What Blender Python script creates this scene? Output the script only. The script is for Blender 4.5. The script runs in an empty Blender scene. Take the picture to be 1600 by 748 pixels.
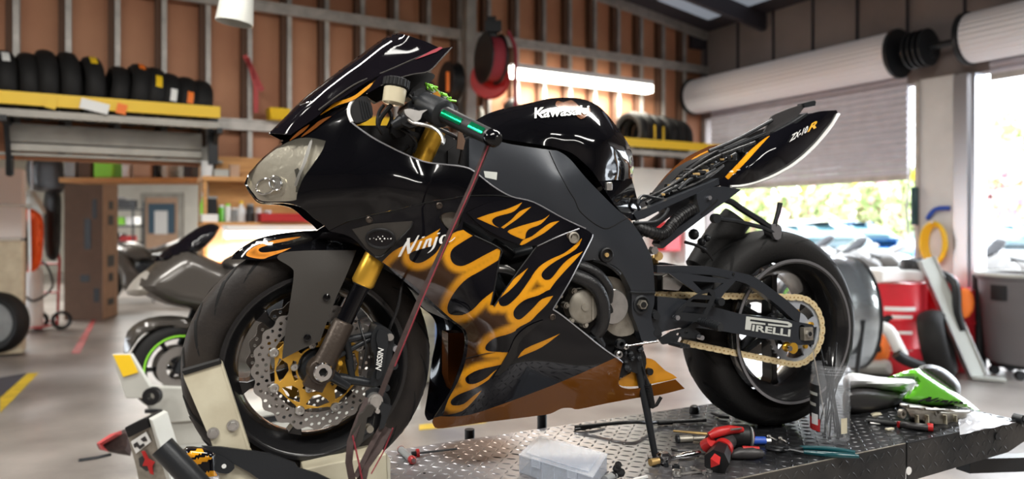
import bpy, math, random
import numpy as np
from mathutils import Vector as V, Matrix
from mathutils.geometry import delaunay_2d_cdt
random.seed(7)
PI = math.pi
SC = bpy.context.scene
COL = SC.collection
# ------------------------------------------------------------------ camera, sky, light, exposure
CAMH = 1.45
cam_d = bpy.data.cameras.new('camera')
cam = bpy.data.objects.new('camera', cam_d); COL.objects.link(cam)
cam.location = (0, 0, CAMH); cam.rotation_euler = (PI/2, 0, 0)
cam_d.sensor_width = 36; cam_d.lens = 36*1130/1600; cam_d.shift_y = -24/1600
cam_d.clip_start = .05; cam_d.clip_end = 400
cam_d.dof.use_dof = True; cam_d.dof.focus_distance = 1.95; cam_d.dof.aperture_fstop = 1.9
SC.camera = cam
SC.view_settings.view_transform = 'Standard'; SC.view_settings.look = 'None'
SC.view_settings.gamma = 1; SC.view_settings.use_curve_mapping = False
SC.view_settings.exposure = 0.62
SC.cycles.use_denoising = True
SC.cycles.max_bounces = 8; SC.cycles.transparent_max_bounces = 12
SC.cycles.sample_clamp_indirect = 6
SC.cycles.caustics_reflective = False; SC.cycles.caustics_refractive = False

w = bpy.data.worlds.new('sky'); SC.world = w; w.use_nodes = True
nt = w.node_tree; bg = nt.nodes['Background']
bg.inputs['Color'].default_value = (.86, .93, 1, 1); bg.inputs['Strength'].default_value = 7.5

def area(name, loc, rot, sx, sy, power, color=(1, 1, 1)):
    d = bpy.data.lights.new(name, 'AREA'); d.shape = 'RECTANGLE'; d.size = sx; d.size_y = sy
    d.energy = power; d.color = color
    o = bpy.data.objects.new(name, d); o.location = loc; o.rotation_euler = rot; COL.objects.link(o); return o

# ------------------------------------------------------------------ materials
def mat(name, col, rough=.5, metal=0, coat=0, var=0, vscale=8, bump=0, bscale=60, trans=0, alpha=1, emit=None, es=0, spec=.5, col2=None, coat_rough=.03, attr=None, ior=1.45, stretch=None):
    m = bpy.data.materials.new(name); m.use_nodes = True
    t = m.node_tree; b = t.nodes['Principled BSDF']; I = b.inputs
    I['Base Color'].default_value = (*col, 1); I['Roughness'].default_value = rough; I['Metallic'].default_value = metal
    I['Coat Weight'].default_value = coat; I['Coat Roughness'].default_value = coat_rough
    I['Transmission Weight'].default_value = trans; I['Alpha'].default_value = alpha; I['IOR'].default_value = ior
    I['Specular IOR Level'].default_value = spec
    if emit: I['Emission Color'].default_value = (*emit, 1); I['Emission Strength'].default_value = es
    tc = t.nodes.new('ShaderNodeTexCoord'); src = tc.outputs['Object']
    if stretch:
        mp = t.nodes.new('ShaderNodeMapping'); mp.inputs['Scale'].default_value = stretch
        t.links.new(src, mp.inputs[0]); src = mp.outputs[0]
    if var or col2:
        n = t.nodes.new('ShaderNodeTexNoise'); n.inputs['Scale'].default_value = vscale; n.inputs['Detail'].default_value = 6
        t.links.new(src, n.inputs['Vector'])
        r = t.nodes.new('ShaderNodeValToRGB'); t.links.new(n.outputs['Fac'], r.inputs['Fac'])
        c2 = col2 or tuple(min(1, c*(1-var)) for c in col)
        r.color_ramp.elements[0].position = .35; r.color_ramp.elements[1].position = .65
        r.color_ramp.elements[0].color = (*c2, 1); r.color_ramp.elements[1].color = (*col, 1)
        t.links.new(r.outputs['Color'], I['Base Color'])
    if attr:
        a = t.nodes.new('ShaderNodeVertexColor'); a.layer_name = attr; t.links.new(a.outputs['Color'], I['Base Color'])
    if bump:
        n = t.nodes.new('ShaderNodeTexNoise'); n.inputs['Scale'].default_value = bscale; n.inputs['Detail'].default_value = 4
        t.links.new(src, n.inputs['Vector'])
        bp = t.nodes.new('ShaderNodeBump'); bp.inputs['Strength'].default_value = bump; bp.inputs['Distance'].default_value = .01
        t.links.new(n.outputs['Fac'], bp.inputs['Height']); t.links.new(bp.outputs['Normal'], I['Normal'])
    return m

K = {}
def mk(name, *a, **k): K[name] = mat(name, *a, **k)
mk('concrete', (.36, .325, .30), .30, col2=(.18, .16, .145), vscale=1.3, bump=.15, bscale=30)
mk('yellow_paint', (.75, .5, .02), .5, var=.3)
mk('red_paint', (.6, .09, .09), .5, var=.4)
mk('panel_brown', (.60, .295, .165), .65, col2=(.48, .21, .115), vscale=1.1, bump=.1)
mk('stud_metal', (.50, .47, .44), .45, .3, var=.25)
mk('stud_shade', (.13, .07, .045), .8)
mk('beam_grey', (.42, .40, .36), .5, .2, var=.25, vscale=4)
mk('wall_right', (.27, .23, .22), .75, var=.25, vscale=1.2)
mk('white_wall', (.72, .70, .64), .7, var=.12, vscale=2)
mk('roof_dark', (.045, .04, .05), .7)
mk('shutter', (.60, .585, .64), .5, .1, var=.1)
mk('barrel_white', (.78, .77, .80), .5)
mk('pillar_white', (.70, .69, .68), .6, var=.12, vscale=3)
mk('steel', (.55, .56, .60), .3, .9)
mk('black_plastic', (.010, .010, .011), .45, spec=.35)
mk('black_metal', (.020, .022, .025), .36, .2, spec=.4, bump=.05, bscale=200)
mk('satin_frame', (.040, .045, .054), .28, .45, coat=.25, coat_rough=.15, bump=.02, bscale=300)
mk('gloss_black', (.003, .003, .004), .12, coat=.6, spec=.08)
mk('copper_brown', (.15, .045, .008), .2, .2, coat=.8, spec=.2, var=.2, vscale=6)
mk('gold_flat', (.62, .26, .012), .3, .2, coat=.6)
mk('paint', (.01, .01, .01), .12, coat=.45, attr='Paint', spec=.06, coat_rough=.04)
mk('rubber', (.013, .0125, .0125), .6, spec=.25, bump=.1, bscale=150)
mk('rubber_brown', (.032, .026, .022), .55, spec=.28, col2=(.019, .016, .015), vscale=12, bump=.1, bscale=150)
mk('groove', (.004, .004, .004), .9)
mk('rim_black', (.012, .012, .013), .25, .2, coat=.4)
mk('rim_edge', (.30, .30, .32), .3, .7)
mk('sprocket_steel', (.50, .54, .60), .32, .45)
mk('disc_steel', (.27, .25, .235), .36, .6, bump=.08, bscale=90)
mk('disc_gold', (.72, .40, .06), .34, .5)
mk('gold_anod', (.88, .50, .06), .33, .8)
mk('chrome', (.75, .75, .75), .12, 1)
mk('silver', (.62, .61, .59), .3, .9, var=.15, vscale=40)
mk('cast_brown', (.07, .055, .045), .4, .6, bump=.1, bscale=120)
mk('guard_grey', (.038, .034, .030), .48, .1, bump=.03, bscale=300)
mk('chain_gold', (.92, .76, .46), .35, .45)
mk('cover_metal', (.40, .37, .32), .42, .6, col2=(.27, .25, .21), vscale=30)
mk('letter_white', (.80, .80, .78), .4)
mk('letter_silver', (.50, .52, .49), .4)
mk('letter_gold', (.85, .45, .03), .35)
mk('hose_black', (.012, .012, .013), .33, bump=.2, bscale=250)
mk('strap', (.060, .038, .035), .75, var=.4, vscale=60)
mk('strap_red', (.28, .03, .045), .7)
mk('cream_paint', (.62, .58, .44), .42, col2=(.50, .45, .33), vscale=9, bump=.04)
mk('reservoir', (.78, .70, .50), .25, trans=.25)
mk('green_anod', (.01, .55, .22), .18, .9)
mk('lens', (.25, .24, .20), .03, alpha=.10, coat=1)
mk('reflector', (.74, .69, .56), .22, .7, bump=.35, bscale=26)
mk('plate_black', (.028, .030, .033), .30, .55, bump=.12, bscale=35, col2=(.075, .072, .070), vscale=3.5)
mk('plastic_clear', (.68, .74, .84), .25, alpha=.32)
mk('jar_clear', (.45, .47, .50), .06, alpha=.13, spec=.4)
mk('slate_blue', (.05, .10, .15), .3)
mk('screen', (.006, .005, .007), .07, spec=.3)
mk('green_paint', (.13, .50, .03), .25, coat=.6)
mk('seat_vinyl', (.50, .50, .52), .32, bump=.08, bscale=300)
mk('seat_dark', (.035, .033, .034), .4, bump=.1, bscale=300)
mk('red_plastic', (.45, .018, .018), .38)
mk('teal', (.0, .05, .062), .28, coat=.4)
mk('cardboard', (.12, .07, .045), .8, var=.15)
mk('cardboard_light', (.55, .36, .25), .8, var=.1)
mk('film', (.8, .82, .88), .15, alpha=.55)
mk('wood', (.65, .34, .12), .6, col2=(.5, .24, .08), vscale=5, stretch=(1, 1, 8))
mk('orange', (.9, .2, .02), .5)
mk('blue', (.03, .09, .45), .4)
mk('lime', (.28, .75, .05), .4)
mk('red_drum', (.70, .03, .045), .3, var=.2, vscale=3)
mk('bin_grey', (.13, .12, .125), .5)
mk('white_plastic', (.75, .75, .75), .4)
mk('grey_plastic', (.30, .31, .31), .45, var=.2)
mk('light_grey', (.50, .50, .46), .45, var=.15, vscale=4)
mk('yellow', (.85, .55, .02), .4)
mk('asphalt', (.42, .42, .43), .8, var=.2, vscale=1)
mk('leaf_green', (.42, .55, .25), .7, col2=(.60, .66, .34), vscale=1.5)
mk('flower_pink', (.92, .50, .60), .7)
mk('car_white', (.8, .8, .82), .2, coat=1)
mk('car_blue', (.04, .14, .42), .2, coat=1)
mk('car_glass', (.05, .12, .14), .05, coat=1)
mk('fairing_grey', (.065, .057, .05), .3, .2, coat=.6)
mk('fairing_silver', (.42, .39, .35), .3, .3, coat=.6)
mk('hi_vis', (1, .12, .01), .5)
mk('brass', (.60, .40, .16), .4, .6)
mk('galvanised', (.62, .70, .76), .22, .9, bump=.5, bscale=7)
mk('tube_glow', (1, 1, 1), .5, emit=(1, .97, .84), es=6)
mk('skylight', (.10, .11, .14), .5, emit=(.8, .88, 1), es=.15)

PATCH = (-0.460, 0.002, .79)
def deck_material():
    # tread plate: dark, worn to bare pale metal at the front end, the lamp's reflected pool painted in as more pale, with one rusty patch
    m = mat('plate_deck', (.03, .03, .033), .30, .6, bump=.08, bscale=35); t = m.node_tree; b = t.nodes['Principled BSDF']
    tc = t.nodes.new('ShaderNodeTexCoord'); mp = t.nodes.new('ShaderNodeMapping'); mp.inputs['Rotation'].default_value = (0, 0, -.47)
    t.links.new(tc.outputs['Object'], mp.inputs[0]); sx = t.nodes.new('ShaderNodeSeparateXYZ'); t.links.new(mp.outputs[0], sx.inputs[0])
    n = t.nodes.new('ShaderNodeTexNoise'); n.inputs['Scale'].default_value = 5; n.inputs['Detail'].default_value = 5; t.links.new(tc.outputs['Object'], n.inputs['Vector'])
    ad = t.nodes.new('ShaderNodeMath'); ad.operation = 'MULTIPLY_ADD'; ad.inputs[1].default_value = .9; t.links.new(n.outputs['Fac'], ad.inputs[0]); t.links.new(sx.outputs['X'], ad.inputs[2])
    r = t.nodes.new('ShaderNodeMapRange'); r.inputs['From Min'].default_value = -.05; r.inputs['From Max'].default_value = .72; r.inputs['To Min'].default_value = 1; r.inputs['To Max'].default_value = 0
    t.links.new(ad.outputs[0], r.inputs['Value']); mx = t.nodes.new('ShaderNodeMix'); mx.data_type = 'RGBA'; mx.inputs[6].default_value = (.032, .033, .036, 1); mx.inputs[7].default_value = (.36, .35, .365, 1)
    t.links.new(r.outputs['Result'], mx.inputs[0])
    vm = t.nodes.new('ShaderNodeVectorMath'); vm.operation = 'DISTANCE'; vm.inputs[1].default_value = PATCH; t.links.new(tc.outputs['Object'], vm.inputs[0])
    a2 = t.nodes.new('ShaderNodeMath'); a2.operation = 'MULTIPLY_ADD'; a2.inputs[1].default_value = .12; t.links.new(n.outputs['Fac'], a2.inputs[0]); t.links.new(vm.outputs['Value'], a2.inputs[2])
    r2 = t.nodes.new('ShaderNodeMapRange'); r2.inputs['From Min'].default_value = .15; r2.inputs['From Max'].default_value = .21; r2.inputs['To Min'].default_value = .85; r2.inputs['To Max'].default_value = 0; t.links.new(a2.outputs[0], r2.inputs['Value'])
    m2 = t.nodes.new('ShaderNodeMix'); m2.data_type = 'RGBA'; m2.inputs[7].default_value = (.17, .115, .085, 1); t.links.new(r2.outputs['Result'], m2.inputs[0]); t.links.new(mx.outputs[2], m2.inputs[6])
    t.links.new(m2.outputs[2], b.inputs['Base Color']); K['plate_deck'] = m
deck_material()

# ------------------------------------------------------------------ mesh helpers
def unit(v): v = np.asarray(v, float); return v/(np.linalg.norm(v)+1e-12)
def frame_of(d, up=(0, 0, 1)):
    d = unit(d); up = np.asarray(up, float)
    if abs(d @ unit(up)) > .98: up = np.array((0, 1, .01))
    a = unit(np.cross(up, d)); b = np.cross(d, a); return a, b, d
def rotz(a): c, s = math.cos(a), math.sin(a); return np.array(((c, -s, 0), (s, c, 0), (0, 0, 1.)))

ROOTLOC = {}
def root_loc(o):
    while o.parent: o = o.parent
    return np.array(o.location[:])

def tag(o, label, cat, group=None, kind=None):
    o['label'] = label; o['category'] = cat
    if group: o['group'] = group
    if kind: o['kind'] = kind
    return o
def thing(name, label, cat, loc=(0, 0, 0), group=None):
    o = bpy.data.objects.new(name, None); COL.objects.link(o); o.location = loc; o.empty_display_size = .1
    return tag(o, label, cat, group)
def struct(o): o['kind'] = 'structure'; return o
def copy_tree(o, parent=None):
    c = o.copy(); COL.objects.link(c)
    if parent: c.parent = parent
    for ch in list(o.children): copy_tree(ch, c)
    return c

class M:
    def __init__(s): s.v = []; s.f = []; s.m = []; s.n = 0; s.col = None
    def add(s, vs, fs, mi=0):
        vs = np.asarray(vs, float).reshape(-1, 3); s.v.append(vs)
        for f in fs: s.f.append(tuple(int(i)+s.n for i in f)); s.m.append(mi)
        s.n += len(vs); return s
    def box(s, c, size, R=None, mi=0):
        h = np.asarray(size, float)/2
        vs = np.array([(x, y, z) for x in (-1, 1) for y in (-1, 1) for z in (-1, 1)])*h
        if R is not None: vs = vs @ np.asarray(R).T
        return s.add(vs+np.asarray(c, float), [(0, 1, 3, 2), (4, 6, 7, 5), (0, 4, 5, 1), (2, 3, 7, 6), (0, 2, 6, 4), (1, 5, 7, 3)], mi)
    def bar(s, p0, p1, w, h, up=(0, 0, 1), mi=0):
        p0 = np.asarray(p0, float); p1 = np.asarray(p1, float); a, b, d = frame_of(p1-p0, up)
        L = np.linalg.norm(p1-p0); R = np.stack((a, b, d), 1)
        return s.box((p0+p1)/2, (w, h, L), R, mi)
    def cyl(s, p0, p1, r0, r1=None, n=16, mi=0, caps=True):
        r1 = r0 if r1 is None else r1
        return s.tube([p0, p1], [r0, r1], n, mi, caps)
    def tube(s, pts, r, n=10, mi=0, caps=True, flat=None):
        P = np.asarray(pts, float); k = len(P); rr = [r]*k if np.isscalar(r) else list(r)
        vs = []; up = None
        for i in range(k):
            d = P[min(i+1, k-1)]-P[max(i-1, 0)]
            if up is None: a, b, d = frame_of(d)
            else:
                d = unit(d); a = unit(np.cross(up, d)) if np.linalg.norm(np.cross(up, d)) > 1e-4 else a; b = np.cross(d, a)
            up = b
            for j in range(n):
                t = 2*PI*j/n
                vs.append(P[i]+rr[i]*(a*math.cos(t)+b*math.sin(t)*(flat or 1)))
        fs = [(i*n+j, i*n+(j+1) % n, (i+1)*n+(j+1) % n, (i+1)*n+j) for i in range(k-1) for j in range(n)]
        if caps: fs += [tuple(range(n))[::-1], tuple((k-1)*n+j for j in range(n))]
        return s.add(vs, fs, mi)
    def lathe(s, prof, o, axis, n=48, mi=0, closed=True, a0=0, a1=2*PI):
        a, b, d = frame_of(axis); o = np.asarray(o, float); full = abs(a1-a0-2*PI) < 1e-6
        nn = n if full else n+1; k = len(prof); vs = []
        for i in range(nn):
            t = a0+(a1-a0)*i/n
            for (r, h) in prof: vs.append(o+(a*math.cos(t)+b*math.sin(t))*r+d*h)
        fs = []
        kk = k if closed else k-1
        for i in range(n):
            j = (i+1) % nn
            for q in range(kk):
                q2 = (q+1) % k; fs.append((i*k+q, j*k+q, j*k+q2, i*k+q2))
        if not full and closed: fs += [tuple(range(k)), tuple((nn-1)*k+q for q in range(k))[::-1]]
        return s.add(vs, fs, mi)
    def prism(s, poly, off, mi=0):
        P = np.asarray(poly, float); k = len(P); off = np.asarray(off, float)
        fs = [tuple(range(k)), tuple(range(2*k-1, k-1, -1))]+[(i, i+k, (i+1) % k+k, (i+1) % k) for i in range(k)]
        return s.add(np.concatenate((P, P+off)), fs, mi)
    def ball(s, c, r, n=12, mi=0, sc=(1, 1, 1), R=None):
        vs = []; m = n//2
        for i in range(m+1):
            for j in range(n):
                t = PI*i/m; p = 2*PI*j/n
                vs.append((r*math.sin(t)*math.cos(p)*sc[0], r*math.sin(t)*math.sin(p)*sc[1], r*math.cos(t)*sc[2]))
        vs = np.array(vs)
        if R is not None: vs = vs @ np.asarray(R).T
        fs = [(i*n+j, (i+1)*n+j, (i+1)*n+(j+1) % n, i*n+(j+1) % n) for i in range(m) for j in range(n)]
        return s.add(vs+np.asarray(c, float), fs, mi)
    def build(s, name, mats, parent=None, sm=True, bevel=0, origin=None, ang=38, seg=2, sub=0):
        vs = np.concatenate(s.v) if s.v else np.zeros((0, 3))
        me = bpy.data.meshes.new(name)
        if parent is not None: L = root_loc(parent)
        elif origin is not None: L = np.asarray(origin, float)
        else: L = np.array((*((vs.min(0)+vs.max(0))/2)[:2], vs[:, 2].min()))
        me.from_pydata((vs-L).tolist(), [], s.f)
        if isinstance(mats, str): mats = [mats]
        for q in mats: me.materials.append(K[q])
        if len(mats) > 1: me.polygons.foreach_set('material_index', s.m)
        if s.col is not None:
            ca = me.color_attributes.new('Paint', 'FLOAT_COLOR', 'CORNER')
            ca.data.foreach_set('color', np.asarray(s.col, dtype=np.float32).ravel())
        me.polygons.foreach_set('use_smooth', [bool(sm)]*len(me.polygons))
        me.validate(); me.update()
        if sm: me.set_sharp_from_angle(angle=math.radians(ang))
        o = bpy.data.objects.new(name, me); COL.objects.link(o)
        if parent is not None: o.parent = parent
        else: o.location = L
        if bevel:
            b = o.modifiers.new('bevel', 'BEVEL'); b.width = bevel; b.segments = seg; b.limit_method = 'ANGLE'; b.angle_limit = math.radians(40)
        if sub:
            b = o.modifiers.new('sub', 'SUBSURF'); b.levels = sub; b.render_levels = sub
        return o

# ---- 2D helpers
def seg_dist(P, line, closed=False):
    P = np.asarray(P, float); L = np.asarray(line, float)
    if closed: L = np.vstack((L, L[:1]))
    best = np.full(len(P), 1e9)
    for a, b in zip(L[:-1], L[1:]):
        d = b-a; q = d @ d
        t = np.clip(((P-a) @ d)/q, 0, 1) if q > 0 else np.zeros(len(P))
        best = np.minimum(best, np.hypot(*(P-(a+t[:, None]*d)).T))
    return best
def inside(P, poly):
    P = np.asarray(P, float); L = np.asarray(poly, float); r = np.zeros(len(P), bool)
    x, y = P.T
    for (x0, y0), (x1, y1) in zip(L, np.roll(L, -1, 0)):
        if y0 == y1: continue
        c = ((y0 > y) != (y1 > y)) & (x < (x1-x0)*(y-y0)/(y1-y0)+x0); r ^= c
    return r
def curve(pts, closed=True, n=4):
    """Catmull-Rom through pts; a point with a third entry is a corner"""
    P = [np.array(p[:2], float) for p in pts]; C = [len(p) > 2 for p in pts]; k = len(P); out = []
    for i in range(k if closed else k-1):
        p1, p2 = P[i], P[(i+1) % k]
        p0 = P[i-1] if (closed or i > 0) and not C[i] else p1
        p3 = P[(i+2) % k] if (closed or i+2 < k) and not C[(i+1) % k] else p2
        for j in range(n):
            t = j/n
            out.append(.5*((2*p1)+(p2-p0)*t+(2*p0-5*p1+4*p2-p3)*t*t+(3*p1-p0-3*p2+p3)*t**3))
    if not closed: out.append(P[-1])
    return np.array(out)
def sharp(pts): return [(*p[:2], 1) for p in pts]
def rbf(ctrl):
    C = np.array(ctrl, float); n = len(C); X = C[:, :2]/100
    def ph(r): return np.where(r > 1e-9, r*r*np.log(r+1e-12), 0)
    A = np.zeros((n+3, n+3)); D = np.hypot(X[:, None, 0]-X[None, :, 0], X[:, None, 1]-X[None, :, 1])
    A[:n, :n] = ph(D)+np.eye(n)*1e-3; A[:n, n] = 1; A[:n, n+1:] = X; A[n, :n] = 1; A[n+1:, :n] = X.T
    wv = np.linalg.solve(A, np.concatenate((C[:, 2], np.zeros(3))))
    def f(u, v):
        u = np.asarray(u, float)/100; v = np.asarray(v, float)/100
        r = np.hypot(u[..., None]-X[:, 0], v[..., None]-X[:, 1])
        return ph(r) @ wv[:n]+wv[n]+wv[n+1]*u+wv[n+2]*v
    return f
def const(c): return lambda u, v: np.full(np.shape(u), float(c))

# ---- image ray -> planes in the place
def ray(u, v):
    u = np.asarray(u, float); v = np.asarray(v, float)
    return np.stack(((u-800)/1130, np.ones_like(u), -(v-350)/1130), -1)
BN = np.array((.365, -.931, 0)); BC = -1.897; BD = np.array((.931, .365, 0))     # bike side normal, plane, rearward direction
ZT = CAMH-.66                                                                     # lift deck height
def BP(u, v, s):
    r = ray(u, v); t = (BC+np.asarray(s, float))/(r @ BN)
    return r*np.asarray(t)[..., None]+np.array((0, 0, CAMH))
def TP(u, v, h=0.):
    r = ray(u, v); t = (ZT+h-CAMH)/r[..., 2]; return r*np.asarray(t)[..., None]+np.array((0, 0, CAMH))
def YP(u, v, Y): return ray(u, v)*Y+np.array((0, 0, CAMH))
def mirror(P): P = np.asarray(P, float); return P-2*((P @ BN)-BC)[..., None]*BN

def surf2d(outline, step, holes=(), lines=(), jit=0):
    cons = [np.asarray(outline)]+[np.asarray(h) for h in holes]
    allL = [(c, True) for c in cons]+[(np.asarray(l), True) for l in lines]
    lo = outline.min(0); hi = outline.max(0)
    xs = np.arange(lo[0], hi[0], step); ys = np.arange(lo[1], hi[1], step*.866)
    G = np.array([(x+(step/2 if j % 2 else 0), y) for j, y in enumerate(ys) for x in xs])
    if len(G):
        k = inside(G, outline)
        for h in holes: k &= ~inside(G, h)
        G = G[k]
    for c, cl in allL:
        if len(G): G = G[seg_dist(G, c, cl) > step*.35]
    vs = []; es = []
    for c, cl in allL:
        b = len(vs); n = len(c); vs += [tuple(p) for p in c]; es += [(b+i, b+(i+1) % n) for i in range(n)]
    vs += [tuple(p) for p in G]
    r = delaunay_2d_cdt([V(p) for p in vs], es, [], 0, 1e-5)
    P = np.array([tuple(p) for p in r[0]]); F = np.array([f[:3] for f in r[2]])
    Cn = P[F].mean(1); k = inside(Cn, outline)
    for h in holes: k &= ~inside(Cn, h)
    a = P[F]; ar = np.abs(np.cross(a[:, 1]-a[:, 0], a[:, 2]-a[:, 0]))
    F = F[k & (ar > 1e-7)]
    return P, F
def shell(P3, N3, F, thick, mir=False):
    """front skin P3, back skin N3, rim walls"""
    n = len(P3); E = {}
    for f in F:
        for a, b in ((f[0], f[1]), (f[1], f[2]), (f[2], f[0])):
            if (b, a) in E: del E[(b, a)]
            else: E[(a, b)] = 1
    fs = [tuple(f) for f in F]+[(f[2]+n, f[1]+n, f[0]+n) for f in F]+[(b, a, a+n, b+n) for a, b in E]
    if mir: fs = [f[::-1] for f in fs]
    return np.concatenate((P3, N3)), fs

def panel(name, outline, sf, mats, parent, thick=.004, step=9, holes=(), rnd=None, paint=None, mir=True, cn=4, inward=None, smooth=True, oc=True, mname=None):
    """body panel: outline read off the photograph, laid on the bike at lateral distance sf(u, v)"""
    O = curve(outline, True, cn) if cn > 1 else np.array([p[:2] for p in outline], float)
    H = [curve(h, True, 3) if smooth else np.array([p[:2] for p in h], float) for h in holes]
    L = paint['lines'] if paint else []
    P, F = surf2d(O, step, H, L)
    # orient towards the viewer
    a = P[F]; cr = np.cross(a[:, 1]-a[:, 0], a[:, 2]-a[:, 0]); F = np.where(cr[:, None] > 0, F[:, ::-1], F)
    s = sf(P[:, 0], P[:, 1])
    if rnd is not None:
        for line, wd, se in rnd:
            d = np.clip(seg_dist(P, line)/wd, 0, 1); s = se+(s-se)*np.sqrt(1-(1-d)**2)
    A = BP(P[:, 0], P[:, 1], s); B = A-BN*thick
    used = np.unique(F); mp = -np.ones(len(P), int); mp[used] = np.arange(len(used)); F = mp[F]; A = A[used]; B = B[used]; P = P[used]
    res = []
    for m in ((False, True) if mir else (False,)):
        q = M(); vs, fs = shell(mirror(A) if m else A, mirror(B) if m else B, F, thick, m)
        q.add(vs, fs)
        if paint:
            c = paint['col'](P, P[F].mean(1), F)          # (nf, 3, 3) colours of the front faces
            nf = len(F); cols = []
            for i, f in enumerate(fs):
                if i < nf: cc = c[i][::-1] if m else c[i]
                else: cc = [paint['base']]*len(f)
                cols += [(*x, 1) for x in cc]
            q.col = cols
        res.append(q.build((mname if m and mname else name), mats, parent))
    return res[0]

def slab(name, poly, s0, s1, mats, parent, mir=False, holes=(), cn=1, bevel=.002, step=60, sf=None):
    """flat plate of the bike between lateral distances s0 (far) and s1 (near)"""
    O = curve(poly, True, cn) if cn > 1 else np.array([p[:2] for p in poly], float)
    H = [np.array(curve(h, True, 3)) for h in holes]
    P, F = surf2d(O, step, H)
    a = P[F]; cr = np.cross(a[:, 1]-a[:, 0], a[:, 2]-a[:, 0]); F = np.where(cr[:, None] > 0, F[:, ::-1], F)
    ss = np.full(len(P), float(s1)) if sf is None else sf(P[:, 0], P[:, 1])
    A = BP(P[:, 0], P[:, 1], ss); th = (s1-s0); B = A-BN*th
    used = np.unique(F); mp = -np.ones(len(P), int); mp[used] = np.arange(len(used)); F = mp[F]; A = A[used]; B = B[used]
    for m in ((False, True) if mir else (False,)):
        q = M(); q.add(*shell(mirror(A) if m else A, mirror(B) if m else B, F, th, m))
        r = q.build(name, mats, parent, ang=30)
        if not m: res = r
    return res
def btube(name, pts, r, mats, parent, n=10, mir=False, smooth=0, flat=None):
    """tube along (u, v, s) points on the bike"""
    P = np.array([BP(*p) for p in pts])
    if smooth:
        k = len(P); P = smooth3(P, smooth)
        if not np.isscalar(r): r = list(np.interp(np.linspace(0, k-1, len(P)), range(k), r))
    for m in ((False, True) if mir else (False,)):
        o = M().tube(mirror(P) if m else P, r, n, flat=flat).build(name, mats, parent)
        if not m: res = o
    return res
def smooth3(P, n=4):
    P = np.asarray(P, float); k = len(P); out = []
    for i in range(k-1):
        p0, p1, p2, p3 = P[max(i-1, 0)], P[i], P[i+1], P[min(i+2, k-1)]
        for j in range(n):
            t = j/n; out.append(.5*((2*p1)+(p2-p0)*t+(2*p0-5*p1+4*p2-p3)*t*t+(3*p1-p0-3*p2+p3)*t**3))
    out.append(P[-1]); return np.array(out)
def lettering(name, text, mats, parent, fmap, off=.012, shear=0, space=1., eps=None):
    """text as a thin raised mesh; fmap(x in 0..1, y in 0..1) -> world points"""
    c = bpy.data.curves.new(name, 'FONT'); c.body = text; c.offset = off; c.shear = shear; c.space_character = space; c.resolution_u = 4
    o = bpy.data.objects.new(name, c); COL.objects.link(o)
    dg = bpy.context.evaluated_depsgraph_get(); dg.update()
    me = bpy.data.meshes.new_from_object(o.evaluated_get(dg)); bpy.data.objects.remove(o); bpy.data.curves.remove(c)
    P = np.array([v.co[:] for v in me.vertices]); lo = P.min(0); hi = P.max(0)
    X = (P[:, 0]-lo[0])/(hi[0]-lo[0]); Y = (P[:, 1]-lo[1])/(hi[1]-lo[1]); F = [tuple(p.vertices) for p in me.polygons]
    bpy.data.meshes.remove(me)
    W = fmap(X, Y); q = M(); q.add(W, F); return q.build(name, mats, parent, sm=False)
def strokes(name, segs, mats, parent, fmap, wd=.05):
    """brush lettering: ribbons of changing width in unit space"""
    q = M()
    for st in segs:
        P = curve([(p[0], p[1]) for p in st], False, 5); W = np.interp(np.linspace(0, len(st)-1, len(P)), range(len(st)), [p[2] for p in st])
        vs = []
        for i in range(len(P)):
            d = P[min(i+1, len(P)-1)]-P[max(i-1, 0)]; nn = np.array((-d[1], d[0]))/(np.hypot(*d)+1e-9)
            nn = np.array((nn[0]*.45+.5*abs(nn[1])*np.sign(nn[0] or 1)*0, nn[1])) if False else nn
            vs += [P[i]+nn*W[i]/2, P[i]-nn*W[i]/2]
        vs = np.array(vs); Wd = fmap(vs[:, 0], vs[:, 1])
        q.add(Wd, [(2*i, 2*i+1, 2*i+3, 2*i+2) for i in range(len(P)-1)])
    return q.build(name, mats, parent, sm=False)
def quad(c, sfun, eps):
    """c: image corners of lower-left, lower-right, upper-right, upper-left"""
    c = np.array(c, float)
    def f(x, y):
        x = x[:, None]; y = y[:, None]
        p = c[0]*(1-x)*(1-y)+c[1]*x*(1-y)+c[2]*x*y+c[3]*(1-x)*y
        return BP(p[:, 0], p[:, 1], sfun(p[:, 0], p[:, 1])+eps)
    return f
def pillow(q, poly, hw, wd, step, xf, mi=0, k=1.):
    """closed rounded solid from a side profile (x, z); xf maps local (x, y, z) to the place"""
    O = np.asarray(poly, float); P, F = surf2d(O, step)
    a = P[F]; cr = np.cross(a[:, 1]-a[:, 0], a[:, 2]-a[:, 0]); F = np.where(cr[:, None] < 0, F[:, ::-1], F)
    d = np.clip(seg_dist(P, O, True)/wd, 0, 1); h = hw*np.sqrt(np.clip(1-(1-d)**2, 0, 1))**k
    A = np.stack((P[:, 0], -h, P[:, 1]), -1); B = np.stack((P[:, 0], h, P[:, 1]), -1); n = len(P)
    q.add(xf(np.concatenate((A, B))), [tuple(f) for f in F]+[(f[2]+n, f[1]+n, f[0]+n) for f in F], mi)
    return q
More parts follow.
